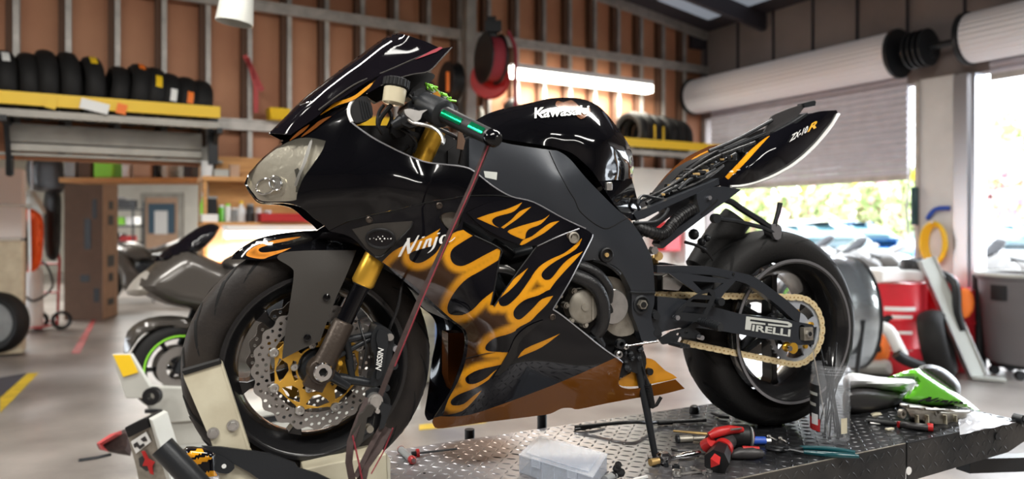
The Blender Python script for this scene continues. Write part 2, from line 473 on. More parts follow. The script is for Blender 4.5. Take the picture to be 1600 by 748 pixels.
# ------------------------------------------------------------------ the room
CX, CY = 2.853, 10.93                                        # far corner of the shop
DB = np.array((-.868, -.498, 0)); NB = np.array((.498, -.868, 0))     # along the back wall (towards the left), and out of it
DR = np.array((.497, -.868, 0)); NR = np.array((-.868, -.497, 0))     # along the door wall (towards the viewer), and out of it
C0 = np.array((CX, CY, 0))
RB = np.stack((-DB, -NB, np.array((0, 0, 1))), 1)             # local x along wall to the right, y into wall
RR = np.stack((DR, -NR, np.array((0, 0, 1))), 1)
def WB(t, o=0, z=0): return C0+DB*t+NB*o+np.array((0, 0, z))
def WR(t, o=0, z=0): return C0+DR*t+NR*o+np.array((0, 0, z))
def wall_t(u, o=0):                                           # distance along back wall at image column u
    k = (u-800)/1130; P = C0+NB*o
    return (P[0]-k*P[1])/(-DB[0]+k*DB[1])
def wb_z(v, u, o=0): t = wall_t(u, o); Y = (C0+NB*o+DB*t)[1]; return CAMH-(v-350)/1130*Y
def wr_t(u, o=0):
    k = (u-800)/1130; P = C0+NR*o; return -(P[0]-k*P[1])/(DR[0]-k*DR[1])
def wr_z(v, u, o=0): t = wr_t(u, o); return CAMH-(v-350)/1130*(C0+NR*o+DR*t)[1]

TL = 16.0       # back wall runs this far to the left
struct(M().box((0, 12, -.05), (70, 50, .1)).build('floor', 'concrete'))
# shop back wall: solid to t = 7.0, above the wide opening further left
def wall_box(q, t0, t1, z0, z1, o0=-.12, o1=0.):
    P = [WB(t, o, z) for t in (t0, t1) for o in (o0, o1) for z in (z0, z1)]
    q.add(P, [(0, 1, 3, 2), (4, 6, 7, 5), (0, 4, 5, 1), (2, 3, 7, 6), (0, 2, 6, 4), (1, 5, 7, 3)])
    return q
T_OPEN = wall_t(312)
q = M(); wall_box(q, -.2, T_OPEN, 0, 3.1); wall_box(q, T_OPEN, TL, 2.05, 3.1)
def roof_z(t): return 4.32+.145*t if t < 8 else 4.32+.145*8-.145*(t-8)
for a, b in ((-.2, 8), (8, TL)):
    P = [WB(a, -.12, 3.1), WB(a, -.12, roof_z(a)), WB(b, -.12, roof_z(b)), WB(b, -.12, 3.1)]
    q.prism(P, NB*.12)
struct(q.build('wall_back', 'panel_brown', sm=False))
us = [27, 108, 182, 250, 320, 378, 438, 495, 548, 600, 650, 698, 742, 787, 831, 866, 905, 941, 974]
t = wall_t(27)
ts = [t+.406*i for i in range(12, 0, -1)]+[t-.406*i for i in range(0, 21)]
for t in ts:
    if t < .05: continue
    z0 = 0 if t < T_OPEN else 2.08
    q = M(); q.box(WB(t, .006, (z0+roof_z(t))/2), (.05, .012, roof_z(t)-z0), RB); q.box(WB(t+.02, .06, (z0+roof_z(t))/2), (.012, .11, roof_z(t)-z0), RB)
    q.box(WB(t, .115, (z0+roof_z(t))/2), (.045, .012, roof_z(t)-z0), RB)
    struct(q.build('wall_stud', 'stud_metal', sm=False)); struct(M().box(WB(t+.055, .05, (z0+roof_z(t))/2), (.055, .10, roof_z(t)-z0), RB).build('stud_shadow_strip', 'stud_shade', sm=False))  # dark box left of each stud stands in for the stud's shadow
def girt(z, t0, t1, name='trim_1'):
    q = M(); q.box(WB((t0+t1)/2, .14, z), (t1-t0, .04, .11), RB); q.box(WB((t0+t1)/2, .165, z+.05), (t1-t0, .02, .02), RB)
    for k in range(int((t1-t0)/.8)):
        q.cyl(WB(t0+.4+k*.8, .158, z), WB(t0+.4+k*.8, .168, z), .018, mi=0)
    struct(q.build(name, 'stud_metal', sm=False))
girt(CAMH+2.29, 0, TL, 'trim_1'); girt(CAMH+1.03, 0, TL, 'trim_2')
# rake trim under the roof slope and the roof
q = M(); q.bar(WB(0, .12, roof_z(0)-.05), WB(8, .12, roof_z(8)-.05), .06, .14); q.bar(WB(8, .12, roof_z(8)-.05), WB(TL, .12, roof_z(TL)-.05), .06, .14)
struct(q.build('trim_3', 'stud_metal', sm=False))
q = M()
for a, b in ((-.3, 8), (8, TL)):
    q.prism([WB(a, -.2, roof_z(a)), WB(b, -.2, roof_z(b)), WB(b, 16, roof_z(b)), WB(a, 16, roof_z(a))], (0, 0, .08))
struct(q.build('ceiling', 'roof_dark', sm=False))
for k in range(7):                                            # purlins along the slope
    o = 1.2+k*2.0
    q = M(); q.bar(WB(0, o, roof_z(0)-.12), WB(8, o, roof_z(8)-.12), .08, .22)
    q.bar(WB(8, o, roof_z(8)-.12), WB(TL, o, roof_z(TL)-.12), .08, .22)
    struct(q.build('ceiling_rafter', 'roof_dark', sm=False))
q = M(); q.prism([WB(.35, .5, roof_z(.35)-.01), WB(1.3, .5, roof_z(1.3)-.01), WB(1.3, 2.6, roof_z(1.3)-.01), WB(.35, 2.6, roof_z(.35)-.01)], (0, 0, .006))
struct(q.build('window_1', 'skylight', sm=False))
# door wall
ZH = 4.5
DT = 3.02                                                     # door heads
ta, tb = .10, wr_t(1440)                                      # first door
tc = wr_t(1528); td = tc+3.5
def wr_box(q, t0, t1, z0, z1, o0=-.2, o1=0.):
    P = [WR(t, o, z) for t in (t0, t1) for o in (o0, o1) for z in (z0, z1)]
    return q.add(P, [(0, 1, 3, 2), (4, 6, 7, 5), (0, 4, 5, 1), (2, 3, 7, 6), (0, 2, 6, 4), (1, 5, 7, 3)])
q = M(); wr_box(q, -.2, 16, DT, ZH); wr_box(q, -.2, ta, 0, DT); wr_box(q, td, 16, 0, DT)
struct(q.build('wall_right', 'wall_right', sm=False))
for k in range(26):                                           # panel seams of the door wall
    struct(M().box(WR(.12+k*.62, .012, (DT+ZH)/2+.1), (.02, .03, ZH-DT-.2), RR).build('wall_seam', 'roof_dark', sm=False))
q = M(); wr_box(q, tb, tc-.22, 0, DT+.02, -.22, .03)
struct(q.build('wall_pillar', 'pillar_white', sm=False))
q = M(); wr_box(q, tc-.22, tc, 0, DT, -.16, .05); wr_box(q, tc-.15, tc-.06, 0, DT, .05, .09); struct(q.build('trim_4', 'steel', sm=False))
q = M(); wr_box(q, tb-.05, tb, 0, DT, -.1, .05); struct(q.build('trim_5', 'stud_metal', sm=False))
struct(M().box(WR(0, .10, roof_z(0)-.12), (.2, .3, .25), RR).build('trim_6', 'roof_dark', sm=False))
# roll-up doors
def rollup(n, t0, t1, z_bot, drop):
    zb = DT+.30; r = .25
    cur = M(); H = DT+.25-z_bot; k = max(1, int(H/.075))
    for i in range(k):
        z = z_bot+i*.075
        cur.tube([WR(t0, -.02, z+.037), WR(t1, -.02, z+.037)], [.041, .041], 6)
    cur.box(WR((t0+t1)/2, -.02, z_bot-.02), (t1-t0, .05, .07), RR, mi=1)
    o = cur.build('door_%d' % n, ['shutter', 'stud_metal']); struct(o)
    prof = [(r*(1+.025*math.cos(i*PI)), 0) for i in range(2)]
    b = M(); nn = 30; vs = []
    for tt in (t0-.04, t1+.04):
        for i in range(nn*2):
            rr = r if i % 2 else r*.965; a = PI*i/nn
            vs.append(WR(tt, .28+rr*math.cos(a), zb+rr*math.sin(a)))
    N2 = nn*2
    b.add(vs, [(i, (i+1) % N2, (i+1) % N2+N2, i+N2) for i in range(N2)]+[tuple(range(N2))[::-1], tuple(range(N2, 2*N2))])
    b.build('barrel', 'barrel_white', o, ang=20)
    g = M()
    for tt in (t0-.07, t1+.07): g.cyl(WR(tt-.02, .28, zb), WR(tt+.02, .28, zb), .27, n=24)
    g.build('end_plate', 'black_metal', o)
    return o
d1 = rollup(1, ta+.12, tb-.16, wr_z(273, 1430), 1)
d2 = rollup(2, tc+.12, td, DT-.05, 1)
q = M()
for a in range(8):
    q.cyl(WR(tb+.02+a*.03, .28, DT+.30), WR(tb+.04+a*.03, .28, DT+.30), .10+.10*(a % 2), n=20)
q.box(WR(tb+.12, .2, DT+.28), (.3, .10, .18), RR); q.cyl(WR(tb-.1, .28, DT+.3), WR(tb+.5, .28, DT+.3), .035)
q.build('chain_hoist', 'black_metal', d1)
# rest of the shell, behind the viewer
def plain_wall(name, a, b, z1, m):
    a = np.array((*a, 0.)); b = np.array((*b, 0.)); a_, b_, d = frame_of(b-a); nn = np.cross((0, 0, 1), d)
    struct(M().prism([a, b, b+(0, 0, z1), a+(0, 0, z1)], nn*.1).build(name, m, sm=False))
PA = WR(15, 0)[:2]; PB = WB(TL, 0)[:2]; PC = (C0+DR*15+DB*TL)[:2]
plain_wall('wall_left', PB, PC, 5.6, 'wall_right')
h1 = (C0+DR*15+DB*4.5)[:2]; h2 = (C0+DR*15+DB*8.5)[:2]
plain_wall('wall_front', PA, PC, 5.6, 'wall_right')
# room beyond the wide opening
FB = 21.8
struct(M().box((-8.5, FB+.1, 1.6), (18, .2, 3.2)).build('wall_north', 'white_wall', sm=False))
struct(M().box((-13.6, 14, 1.6), (.2, 16, 3.2)).build('wall_west', 'white_wall', sm=False))
struct(M().box((-2.6, 15.5, 1.6), (.2, 13, 3.2)).build('wall_east', 'white_wall', sm=False))
struct(M().prism([(-13.6, 22, 3.2), (-2.6, 22, 3.2), (-2.6, 7.95, 3.2), (-13.6, 1.65, 3.2)], (0, 0, .1)).build('ceiling_store', 'white_wall', sm=False))
# far door with a blue glazed upper half
def fp(u, v, Y=FB): return YP(u, v, Y-.02)
x0, z1 = fp(229, 308)[[0, 2]]; x1 = fp(279, 308)[0]
q = M(); q.box(((x0+x1)/2, FB-.03, z1/2), (x1-x0, .06, z1)); d = struct(q.build('door_3', 'cardboard_light', sm=False))
M().box(((x0+x1)/2, FB-.08, 1.62), ((x1-x0)*.82, .04, .9)).build('window_pane', 'slate_blue', d, sm=False)
M().box(((x0+x1)/2, FB-.11, 1.5), ((x1-x0)*.4, .02, .7)).build('notice', 'white_plastic', d, sm=False)
q = M(); q.box((x0-.08, FB-.05, z1/2), (.14, .1, z1)); q.box((x1+.08, FB-.05, z1/2), (.14, .1, z1)); q.box(((x0+x1)/2, FB-.05, z1+.06), (x1-x0+.3, .1, .14))
struct(q.build('trim_7', 'beam_grey', sm=False))
# header beam above the opening
ta_, tb_ = wall_t(18), wall_t(311)
q = M(); q.box(WB((ta_+tb_)/2, .2, CAMH+.82), (ta_-tb_, .12, .17), RB); q.box(WB((ta_+tb_)/2, .22, CAMH+.69), (ta_-tb_, .1, .07), RB)
q.box(WB((ta_+tb_)/2, .2, CAMH+.63), (ta_-tb_+.4, .05, .03), RB)
struct(q.build('trim_8', 'beam_grey', sm=False, bevel=.01))
struct(M().box(WB(tb_-.03, .16, 1.1), (.07, .1, 2.25), RB).build('trim_9', 'beam_grey', sm=False))
# floor markings
def floor_quad(name, pts, m):
    P = [ray(u, v)*(CAMH/((v-350)/1130))+np.array((0, 0, CAMH+.004)) for u, v in pts]
    struct(M().prism(P, (0, 0, -.003)).build(name, m, sm=False))
floor_quad('floor_line', [(44, 583), (60, 583), (0, 645), (0, 622)], 'yellow_paint')
floor_quad('floor_line', [(0, 590), (42, 583), (0, 622), (-40, 640)], 'roof_dark')
floor_quad('floor_line', [(143, 500), (150, 500), (125, 552), (111, 552)], 'red_paint')
floor_quad('floor_line', [(655, 672), (760, 660), (760, 653), (655, 664)], 'yellow_paint')

# lamps: the tube on the back wall, and unseen overhead ones added to brighten the rooms
def tube_lamp(name, p, q_, label, power, group=None, rail=.10):
    p = np.asarray(p, float); q_ = np.asarray(q_, float); c = (p+q_)/2
    r = thing(name, label, 'lamp', tuple(c), group)
    a, b, d = frame_of(q_-p); 
    M().bar(p+(0, 0, rail*.6), q_+(0, 0, rail*.6), .16, .06).build('housing', 'white_plastic', r, sm=False)
    M().bar(p, q_, .14, .07 if 'wall_lamp' not in name else .15).build('diffuser', 'tube_glow', r)
    M().box(p+(0, 0, .02), (.05, .05, .14)).build('end_cap', 'white_plastic', r); M().box(q_+(0, 0, .02), (.05, .05, .14)).build('end_cap', 'white_plastic', r)
    L = np.linalg.norm(q_-p)
    l = area('lamp_light', tuple(c-(0, 0, .08)), (0, 0, math.atan2(d[1], d[0])), L, .5 if 'ceiling' in name else .2, power, (1, .94, .80) if 'wall' in name else (1, .97, .92)); return r
tube_lamp('wall_lamp', WB(wall_t(800, .34), .34, CAMH+1.88), WB(wall_t(1015, .34), .34, CAMH+1.88), 'long white fluorescent tube lamp mounted on the brown stud wall behind the fuel tank', 50)
for i, (t, o) in enumerate(((5.0, 5.6), (8.4, 4.6), (5.4, 9.2), (8.6, 8.0), (11.6, 5.6), (7.0, 12.5))):
    tube_lamp('ceiling_lamp', WB(t+1.1, o, 4.12), WB(t-1.1, o, 4.12), 'long fluorescent ceiling lamp under the dark roof '+('above the black motorcycle', 'on the tyre rack side', 'behind the viewer by the door', 'behind the viewer in mid shop', 'near the wide opening', 'farthest from the stud wall')[i], 88)  # unseen ceiling lamps, added to brighten the shop
for i, (x, y) in enumerate(((-9, 12), (-8.5, 17))):
    tube_lamp('added_store_lamp', (x-1.2, y, 3.09), (x+1.2, y, 3.09), 'fluorescent ceiling lamp of the store room, '+('the one nearer the wide opening', 'the one nearer the blue-glazed door')[i], 170)  # unseen lamps, added to brighten the store room
# ------------------------------------------------------------------ the motorcycle on the lift
Rw = np.array((.924, 2.26, CAMH-.340))                        # rear axle end, 0.13 m out from the centre line
RC = Rw-.155*BN-.014*BD                                                # rear wheel centre
FC = np.array((-.5025+.004, 1.82, CAMH-.350))-.026*BN                 # front wheel centre
bike = thing('sport_motorcycle', 'large black sport motorcycle with painted golden flames, standing strapped down on the lift table', 'motorcycle', tuple(RC-.7*BD-(0, 0, RC[2]-ZT)))

def wheel_frame(ang):
    d = np.array((math.cos(ang), math.sin(ang), 0)); n = np.array((math.sin(ang), -math.cos(ang), 0)); return d, n
def tire_profile(R, rb, w, crown=.5):
    pr = []
    k = 14
    for i in range(k+1):
        a = PI*i/k; h = -math.cos(a); r = math.sin(a)
        pr.append((rb+.012+(R-rb-.012)*(r**.62), h*w*(.80+.20*r)))
    return [(rb-.004, -w*.62)]+[(r, h) for r, h in pr]+[(rb-.004, w*.62), (rb+.004, w*.5), (rb+.004, -w*.5)]
def make_wheel(name, parent, c, ang, R, w, rb, nsp, ph, rim_m, grooves, gr_side=1):
    d, n = wheel_frame(ang); up = np.array((0, 0, 1.))
    def L(x, z, h): return c+d*x+up*z+n*h
    q = M(); rw = w*.62
    # barrel and lips (axis towards the viewer)
    q.lathe([(rb+.006, rw), (rb+.006, rw-.010), (rb-.012, rw-.018), (rb-.030, rw-.045), (rb-.034, 0), (rb-.030, -rw+.045), (rb-.012, -rw+.018), (rb+.006, -rw+.010), (rb+.006, -rw),
             (rb-.004, -rw), (rb-.018, -rw+.016), (rb-.040, -rw+.05), (rb-.042, 0), (rb-.040, rw-.05), (rb-.018, rw-.016), (rb-.004, rw)][::-1], c, n, 72)
    q.lathe([(.042, .05), (.042, -.05), (.015, -.05), (.015, .05)], c, n, 32)
    for i in range(nsp):
        a = math.radians(ph+i*360/nsp); e = np.array((math.cos(a), math.sin(a))); f = np.array((-e[1], e[0]))
        for r0, r1, w0, w1, t0, t1 in ((.036, rb-.038, .030, .020, .026, .018),):
            P = []
            for (r, ww) in ((r0, w0), ((r0+r1)/2, (w0+w1)/2*.85), (r1-.02, w1), (r1, w1*1.9)):
                P.append((r, ww))
            out = [(e*r+f*ww/2) for r, ww in P]+[(e*r-f*ww/2) for r, ww in P[::-1]]
            q.prism([L(x, z, t0) for x, z in out], -n*2*t0)
    rim = q.build(name, rim_m, parent, bevel=.003)
    q = M(); q.lathe([(rb+.0075, rw+.001), (rb+.0075, rw-.002), (rb+.001, rw-.004), (rb-.001, rw+.001)][::-1], c, n, 72)
    q.build('rim_lip', 'rim_edge' if name == 'rear_wheel' else 'rim_black', rim)
    pr = tire_profile(R, rb, w/2)
    t = M(); t.lathe(pr[::-1], c, n, 96)
    # tread grooves as dark slashes just proud of the crown
    pts = np.array(pr[1:-2]); ang_h = np.arange(len(pts))
    def surf(fr, th):
        i = fr*(len(pts)-1); r = np.interp(i, ang_h, pts[:, 0])+.0014; h = np.interp(i, ang_h, pts[:, 1])
        return c+(d*math.cos(th)+up*math.sin(th))*r+n*h
    for k in range(grooves):
        for sd in (0, 1):
            th0 = 2*PI*(k+.5*sd)/grooves
            for (f0, f1, dt, wg) in ((.52, .70, .20, .009), (.62, .84, .26, .010)):
                P = []; m = 8
                for i in range(m+1):
                    x = i/m; fr = f0+(f1-f0)*x; th = th0+dt*(x**1.6)+(.14 if f0 > .55 else 0); wv = wg*math.sin(PI*(.12+.8*x))/R
                    if sd: fr = 1-fr
                    P += [surf(fr, th-wv), surf(fr, th+wv)]
                t.add(P, [(2*i, 2*i+1, 2*i+3, 2*i+2) for i in range(m)], 1)
    t.build('tire', ['rubber_brown' if name == 'front_wheel' else 'rubber', 'groove'], rim, ang=60)
    return rim, L, d, n

TH = math.radians(21.4)
# ---- rear wheel
rw_, LR, dR, nR = make_wheel('rear_wheel', bike, RC, TH, .321, .190, .222, 6, 30, 'rim_black', 12)
# tyre lettering
def arc_map(L, r, h, a0, a1, hh):
    def f(x, y):
        a = a0+(a1-a0)*x; rr = r+hh*y; return np.array([L(rr_*math.cos(a_), rr_*math.sin(a_), h) for a_, rr_ in zip(a, rr)])
    return f
# sprocket, axle block
SPC = Rw-.055*BN
def LS(x, z, h): return SPC+BD*x+np.array((0, 0, z))+BN*h
def gear(n, r, dep):
    o = []
    for i in range(n):
        for f, rr in ((0, r-dep), (.25, r-dep), (.42, r), (.58, r), (.75, r-dep)):
            a = 2*PI*(i+f)/n; o.append((rr*math.cos(a), rr*math.sin(a)))
    return o
def ring_pts(r, n=24, c=(0, 0), k=1.): return [(c[0]+r*math.cos(2*PI*i/n), c[1]+r*k*math.sin(2*PI*i/n)) for i in range(n)]
def blob(r, a0, a1, r0, r1, n=6):
    """curved slot between two radii"""
    o = [(r1*math.cos(a0+(a1-a0)*i/n), r1*math.sin(a0+(a1-a0)*i/n)) for i in range(n+1)]
    return o+[(r0*math.cos(a1-(a1-a0)*i/n), r0*math.sin(a1-(a1-a0)*i/n)) for i in range(n+1)]
def flat2d(q, outline, holes, xf, th, step=.03, mi=0):
    P, F = surf2d(np.array(outline, float), step, [np.array(h, float) for h in holes])
    a = P[F]; cr = np.cross(a[:, 1]-a[:, 0], a[:, 2]-a[:, 0]); F = np.where(cr[:, None] < 0, F[:, ::-1], F)
    A = np.array([xf(x, z, th/2) for x, z in P]); B = np.array([xf(x, z, -th/2) for x, z in P])
    vs, fs = shell(A, B, F, th); q.add(vs, fs, mi); return q
hs = []
for i in range(5):
    a = 2*PI*i/5+.5
    hs.append(blob(0, a, a+.85, .060, .088))
hs.append(ring_pts(.032, 20))
flat2d(M(), gear(42, .107, .006), hs, LS, .006, .04).build('sprocket', 'sprocket_steel', rw_, sm=False)
q = M()
for i in range(5):
    a = 2*PI*i/5+.5-.2; p = LS(.062*math.cos(a), .062*math.sin(a), 0); q.cyl(p, p+nR*.012, .008, n=6)
q.build('sprocket_nut', 'gold_anod', rw_)
M().lathe([(.05, -.03), (.05, .03), (.02, .03), (.02, -.03)], RC+nR*.05, nR, 24).build('hub', 'black_metal', rw_)
q = M(); flat2d(q, [(1.0*(.110+.004*math.cos(16*a))*math.cos(a), (.110+.004*math.cos(16*a))*math.sin(a)) for a in np.linspace(0, 2*PI, 96, endpoint=False)], [ring_pts(.075, 32)], lambda x, z, h: RC-nR*.075+dR*x+np.array((0, 0, z))+nR*h, .005)
q.build('brake_disc', 'disc_steel', rw_)

# ---- front wheel
TF = math.radians(24)
fw, LF, dF, nF = make_wheel('front_wheel', bike, FC, TF, .307, .120, .220, 6, 15, 'rim_black', 17)
def disc(cn, name, parent):
    def X(x, z, h): return cn+dF*x+np.array((0, 0, z))+nF*h
    out = [((.151+.0045*math.cos(20*a))*math.cos(a), (.151+.0045*math.cos(20*a))*math.sin(a)) for a in np.linspace(0, 2*PI, 160, endpoint=False)]
    hs = [ring_pts(.112, 60)]
    for i in range(20):
        for (da, r) in ((0, .120), (.11, .130), (.03, .140), (.20, .121), (.22, .141)):
            a = 2*PI*i/20+da; hs.append(ring_pts(.0044, 8, (r*math.cos(a), r*math.sin(a))))
    return flat2d(M(), out, hs, X, .005, .02).build(name, 'disc_steel', parent, sm=False), X
b1, XD = disc(FC+nF*.072, 'brake_disc', fw)
b2, XE = disc(FC-nF*.072, 'brake_disc', fw)
def carrier(X):
    q = M(); N = 8; out = []
    for i in range(N):
        a = 2*PI*(i+.5)/N
        for f, r in ((-.45, .101), (-.2, .103), (-.09, .108), (-.07, .118), (.07, .118), (.09, .108), (.2, .103)):
            out.append((r*math.cos(a+f*2*PI/N*1.0), r*math.sin(a+f*2*PI/N)))
    hs = [ring_pts(.048, 30)]
    for i in range(N):
        a = 2*PI*i/N; hs.append([(r*math.cos(a+f), r*math.sin(a+f)) for f, r in ((-.31, .094), (0, .0985), (.31, .094), (.26, .083), (.04, .068), (-.18, .072))])
    for i in range(5):
        a = 2*PI*i/5+.3; hs.append(blob(0, a, a+.85, .0525, .0615))
    flat2d(q, out, hs, X, .005, .03); return q
carrier(lambda x, z, h: XD(x, z, h+.003)).build('disc_carrier', 'disc_gold', b1, bevel=.001)
carrier(lambda x, z, h: XE(x, z, h-.003)).build('disc_carrier', 'disc_gold', b2, bevel=.001)
for i in range(8):
    a = 2*PI*(i+.5)/8; p = XD(.1105*math.cos(a), .1105*math.sin(a), 0)
    M().lathe([(.0115, 0), (.0115, .009), (.0095, .011), (.0055, .011), (.0050, .006), (0.0005, .006), (.0005, 0)][::-1], p, nF, 20).build('rivet', 'silver', b1)
for i in range(5):
    a = 2*PI*i/5+.55; p = XD(.056*math.cos(a), .056*math.sin(a), .003)
    M().lathe([(.009, 0), (.009, .009), (.007, .011), (.004, .011), (.004, .005), (.0005, .005), (.0005, 0)][::-1], p, nF, 16).build('disc_bolt', 'silver', b1)
M().lathe([(.046, -.07), (.046, .068), (.040, .082), (.030, .088), (.014, .088), (.014, -.07)][::-1], FC, nF, 32).build('hub', 'black_metal', fw)

# ---- fork legs
def fork(side):
    def P(u, v, s=.112): p = BP(u, v, s); return mirror(p) if side < 0 else p
    p_ax = P(502, 578, .118); top = P(676, 213, .118)
    def at(f): return p_ax+(top-p_ax)*f
    leg = M().tube([at(0.515), at(.50), at(.36), at(.35)], [.021, .027, .0285, .024], 28).build('fork_leg', 'gold_anod', bike)
    M().tube([at(.50), at(.16)], .0205, 28).build('inner_tube', 'gloss_black', leg)
    M().tube([at(.355), at(.345)], [.0255, .022], 28).build('dust_seal', 'black_plastic', leg)
    M().tube([at(.51), at(1.04)], [.0262, .0262], 28).build('upper_tube', 'gold_anod', leg)
    d = unit(top-p_ax)
    q = M(); q.tube([at(.20), at(.19), at(.07), at(.02)], [.024, .0265, .026, .029], 28)
    q.tube([p_ax-nF*.028*side, p_ax+nF*.016*side], [.033, .031], 28)
    q.bar(at(.045)-nF*.0*side, at(-.075)-nF*.006*side, .05, .026, nF)
    q.build('fork_bottom', 'cast_brown', leg, bevel=.003)
    if side > 0:
        M().lathe([(.0005, .016), (.0005, .024), (.011, .024), (.012, .031), (.020, .031), (.0225, .028), (.0225, .016)][::-1] and [(.0225, .016), (.0225, .028), (.020, .031), (.0105, .031), (.0105, .022), (.0005, .022), (.0005, .016)][::-1], p_ax, nF, 6 if 0 else 28).build('axle_bolt', 'chrome', leg)
        M().lathe([(.0104, .016), (.0104, .0225), (.0005, .0225), (.0005, .016)][::-1], p_ax+nF*.0005, nF, 6).build('axle_socket', 'groove', leg)
    return leg, at
fl, atL = fork(1); fr, atR = fork(-1)
# caliper with its bracket
sC = .100
cal_poly = [(590, 508), (604, 512), (612, 519), (616, 535), (612, 560), (609, 580), (600, 598), (588, 603), (580, 600), (581, 588), (586, 575), (584, 552), (580, 540), (582, 522)]
cal = slab('brake_caliper', cal_poly, sC-.050, sC+.022, 'black_metal', bike, cn=3, bevel=.004, step=14)
slab('caliper_piston_cover', [(592, 516), (602, 518), (607, 530), (602, 560), (597, 586), (588, 592), (590, 570), (591, 545), (588, 530)], sC+.022, sC+.034, 'black_metal', cal, cn=3, step=14)
def mapN(x, y):
    p = np.array((585.5, 577.5))+np.outer(x, (7, -36))+np.outer(y, (7.5, 2.0)); return BP(p[:, 0], p[:, 1], sC+.0362)
lettering('maker_lettering', 'NISSIN', 'letter_white', cal, lambda x, y: mapN(1-x, 1-y) if False else BP(*(np.array((596.0, 579))+np.outer(x, (3.5, -35))+np.outer(y, (-8.5, -1.5)) if False else np.array((595.5, 579.))+np.outer(x, (4.5, -35))+np.outer(y, (-9., -1.5))).T, sC+.0362), off=.02, shear=.2)
q = M()
for a, b, r in (((540, 531, .10), (584, 522, .10), .008), ((530, 590, .10), (590, 600, .10), .010), ((512, 583, .105), (545, 602, .10), .012), ((545, 560, .10), (552, 600, .10), .008), ((540, 528, .10), (548, 568, .10), .009), ((520, 560, .10), (584, 527, .10), .006)):
    q.tube([BP(*a), BP(*b)], [r*1.25, r], 12)
q.build('caliper_bracket', 'black_metal', cal)
for (u, v, m, r) in ((606, 524, 'silver', .009), (600, 602, 'black_metal', .009), (615, 542, 'steel', .008), (612, 568, 'black_metal', .010)):
    p = BP(u, v, sC+.0); M().cyl(p, p+BN*.03, r, n=12).build('caliper_bolt', m, cal)
p = BP(531, 566, .13); M().cyl(p, p+BN*.012, .006, n=6).build('sensor_screw', 'gold_anod', cal)
btube('brake_hose', [(606, 520, .10), (612, 505, .12), (622, 480, .13), (627, 450, .13), (632, 425, .10)], .0035, 'hose_black', bike, smooth=4)
btube('speed_sensor_wire', [(560, 500, .09), (566, 520, .11), (572, 545, .12), (566, 575, .11)], .003, 'hose_black', bike, smooth=4)

# ---- front fender
fs_ = rbf([(361, 404, .012), (395, 376, .005), (430, 367, .0), (470, 361, 0), (515, 360, 0), (560, 366, .0), (433, 403, .074), (411, 405, .06), (374, 404, .035), (457, 394, .078), (510, 395, .08), (560, 394, .08), (430, 385, .055), (490, 378, .06), (540, 380, .06)])
fcol = dict(base=(.004, .004, .005))
fl_f = curve([(388, 392), (400, 384), (425, 376), (455, 371), (470, 370), (450, 376), (425, 381), (405, 388), (408, 394), (425, 393), (455, 387, 1), (440, 394), (420, 401), (412, 404), (398, 403), (385, 399)], True, 4)
def fcolf(P, C, F):
    ins = inside(C, fl_f); d = seg_dist(P, fl_f, True); g = np.clip(1-(d/14), .12, 1)[:, None]**1.3*np.array((.55, .20, .03))
    out = g[F]; out[~ins] = fcol['base']; return out
fend = panel('front_fender', [(361, 405, 1), (366, 396), (382, 384), (403, 373), (430, 366), (470, 361), (514, 360), (560, 366), (585, 378), (596, 392, 1), (548, 396), (510, 395), (457, 394), (433, 403, 1), (411, 406), (374, 405)], fs_, 'paint', bike, .004, 5,
             rnd=[([(361, 404), (382, 384), (403, 373), (430, 366), (470, 361), (514, 360), (560, 366)], 8, 0)], paint=dict(base=fcol['base'], lines=[fl_f], col=fcolf))
gs = rbf([(433, 402, .074), (457, 393, .082), (556, 392, .096), (548, 412, .10), (524, 468, .104), (500, 533, .104), (442, 560, .102), (453, 474, .10), (460, 426, .092), (500, 430, .102)])
panel('fork_guard', [(433, 401, 1), (445, 394), (490, 391), (557, 391, 1), (549, 411), (538, 437), (524, 468), (510, 505), (500, 533, 1), (470, 546), (441, 561, 1), (443, 540), (453, 474), (459, 430), (455, 418), (436, 406)], gs, 'guard_grey', fend, .003, 9)
for (u, v) in ((510, 464), (480, 527)):
    p = BP(u, v, .104); M().lathe([(.0085, 0), (.0085, .006), (.005, .007), (.005, .003), (.0005, .003), (.0005, 0)][::-1], p, BN, 18).build('guard_screw', 'gloss_black', fend)

# ---- fairing: lateral distance of the skin over the whole side
sF = rbf([(384, 287, .02), (397, 263, .05), (418, 243, .065), (442, 225, .075), (470, 202, .08), (498, 180, .09), (530, 158, .105), (410, 315, .055), (464, 316, .115), (505, 222, .125), (488, 260, .135),
          (548, 170, .145), (549, 190, .160), (565, 203, .172), (589, 219, .19), (618, 234, .20), (666, 253, .205), (724, 261, .20), (769, 291, .205), (799, 308, .21), (834, 317, .215), (880, 342, .222), (924, 368, .218),
          (490, 340, .12), (514, 360, .125), (548, 300, .185), (600, 290, .215), (660, 290, .225), (727, 305, .215), (560, 350, .165), (620, 327, .205), (700, 330, .21), (590, 380, .175), (600, 408, .165), (655, 459, .15), (700, 495, .14),
          (727, 528, .14), (713, 588, .12), (689, 636, .07), (677, 655, .045), (700, 667, .06), (753, 660, .10), (834, 650, .11), (904, 638, .12), (998, 621, .13), (1070, 607, .12), (640, 410, .185), (700, 420, .20), (760, 420, .215), (740, 500, .195), (780, 540, .20), (740, 600, .15),
          (840, 470, .235), (900, 420, .235), (880, 492, .225), (920, 525, .21), (963, 558, .20), (900, 580, .18), (820, 600, .165), (840, 400, .225), (1020, 565, .17)])
GOLD = np.array((.66, .285, .012)); ORG = np.array((.33, .09, .008)); BLK = (.004, .004, .006); BRN = np.array((.045, .018, .006))
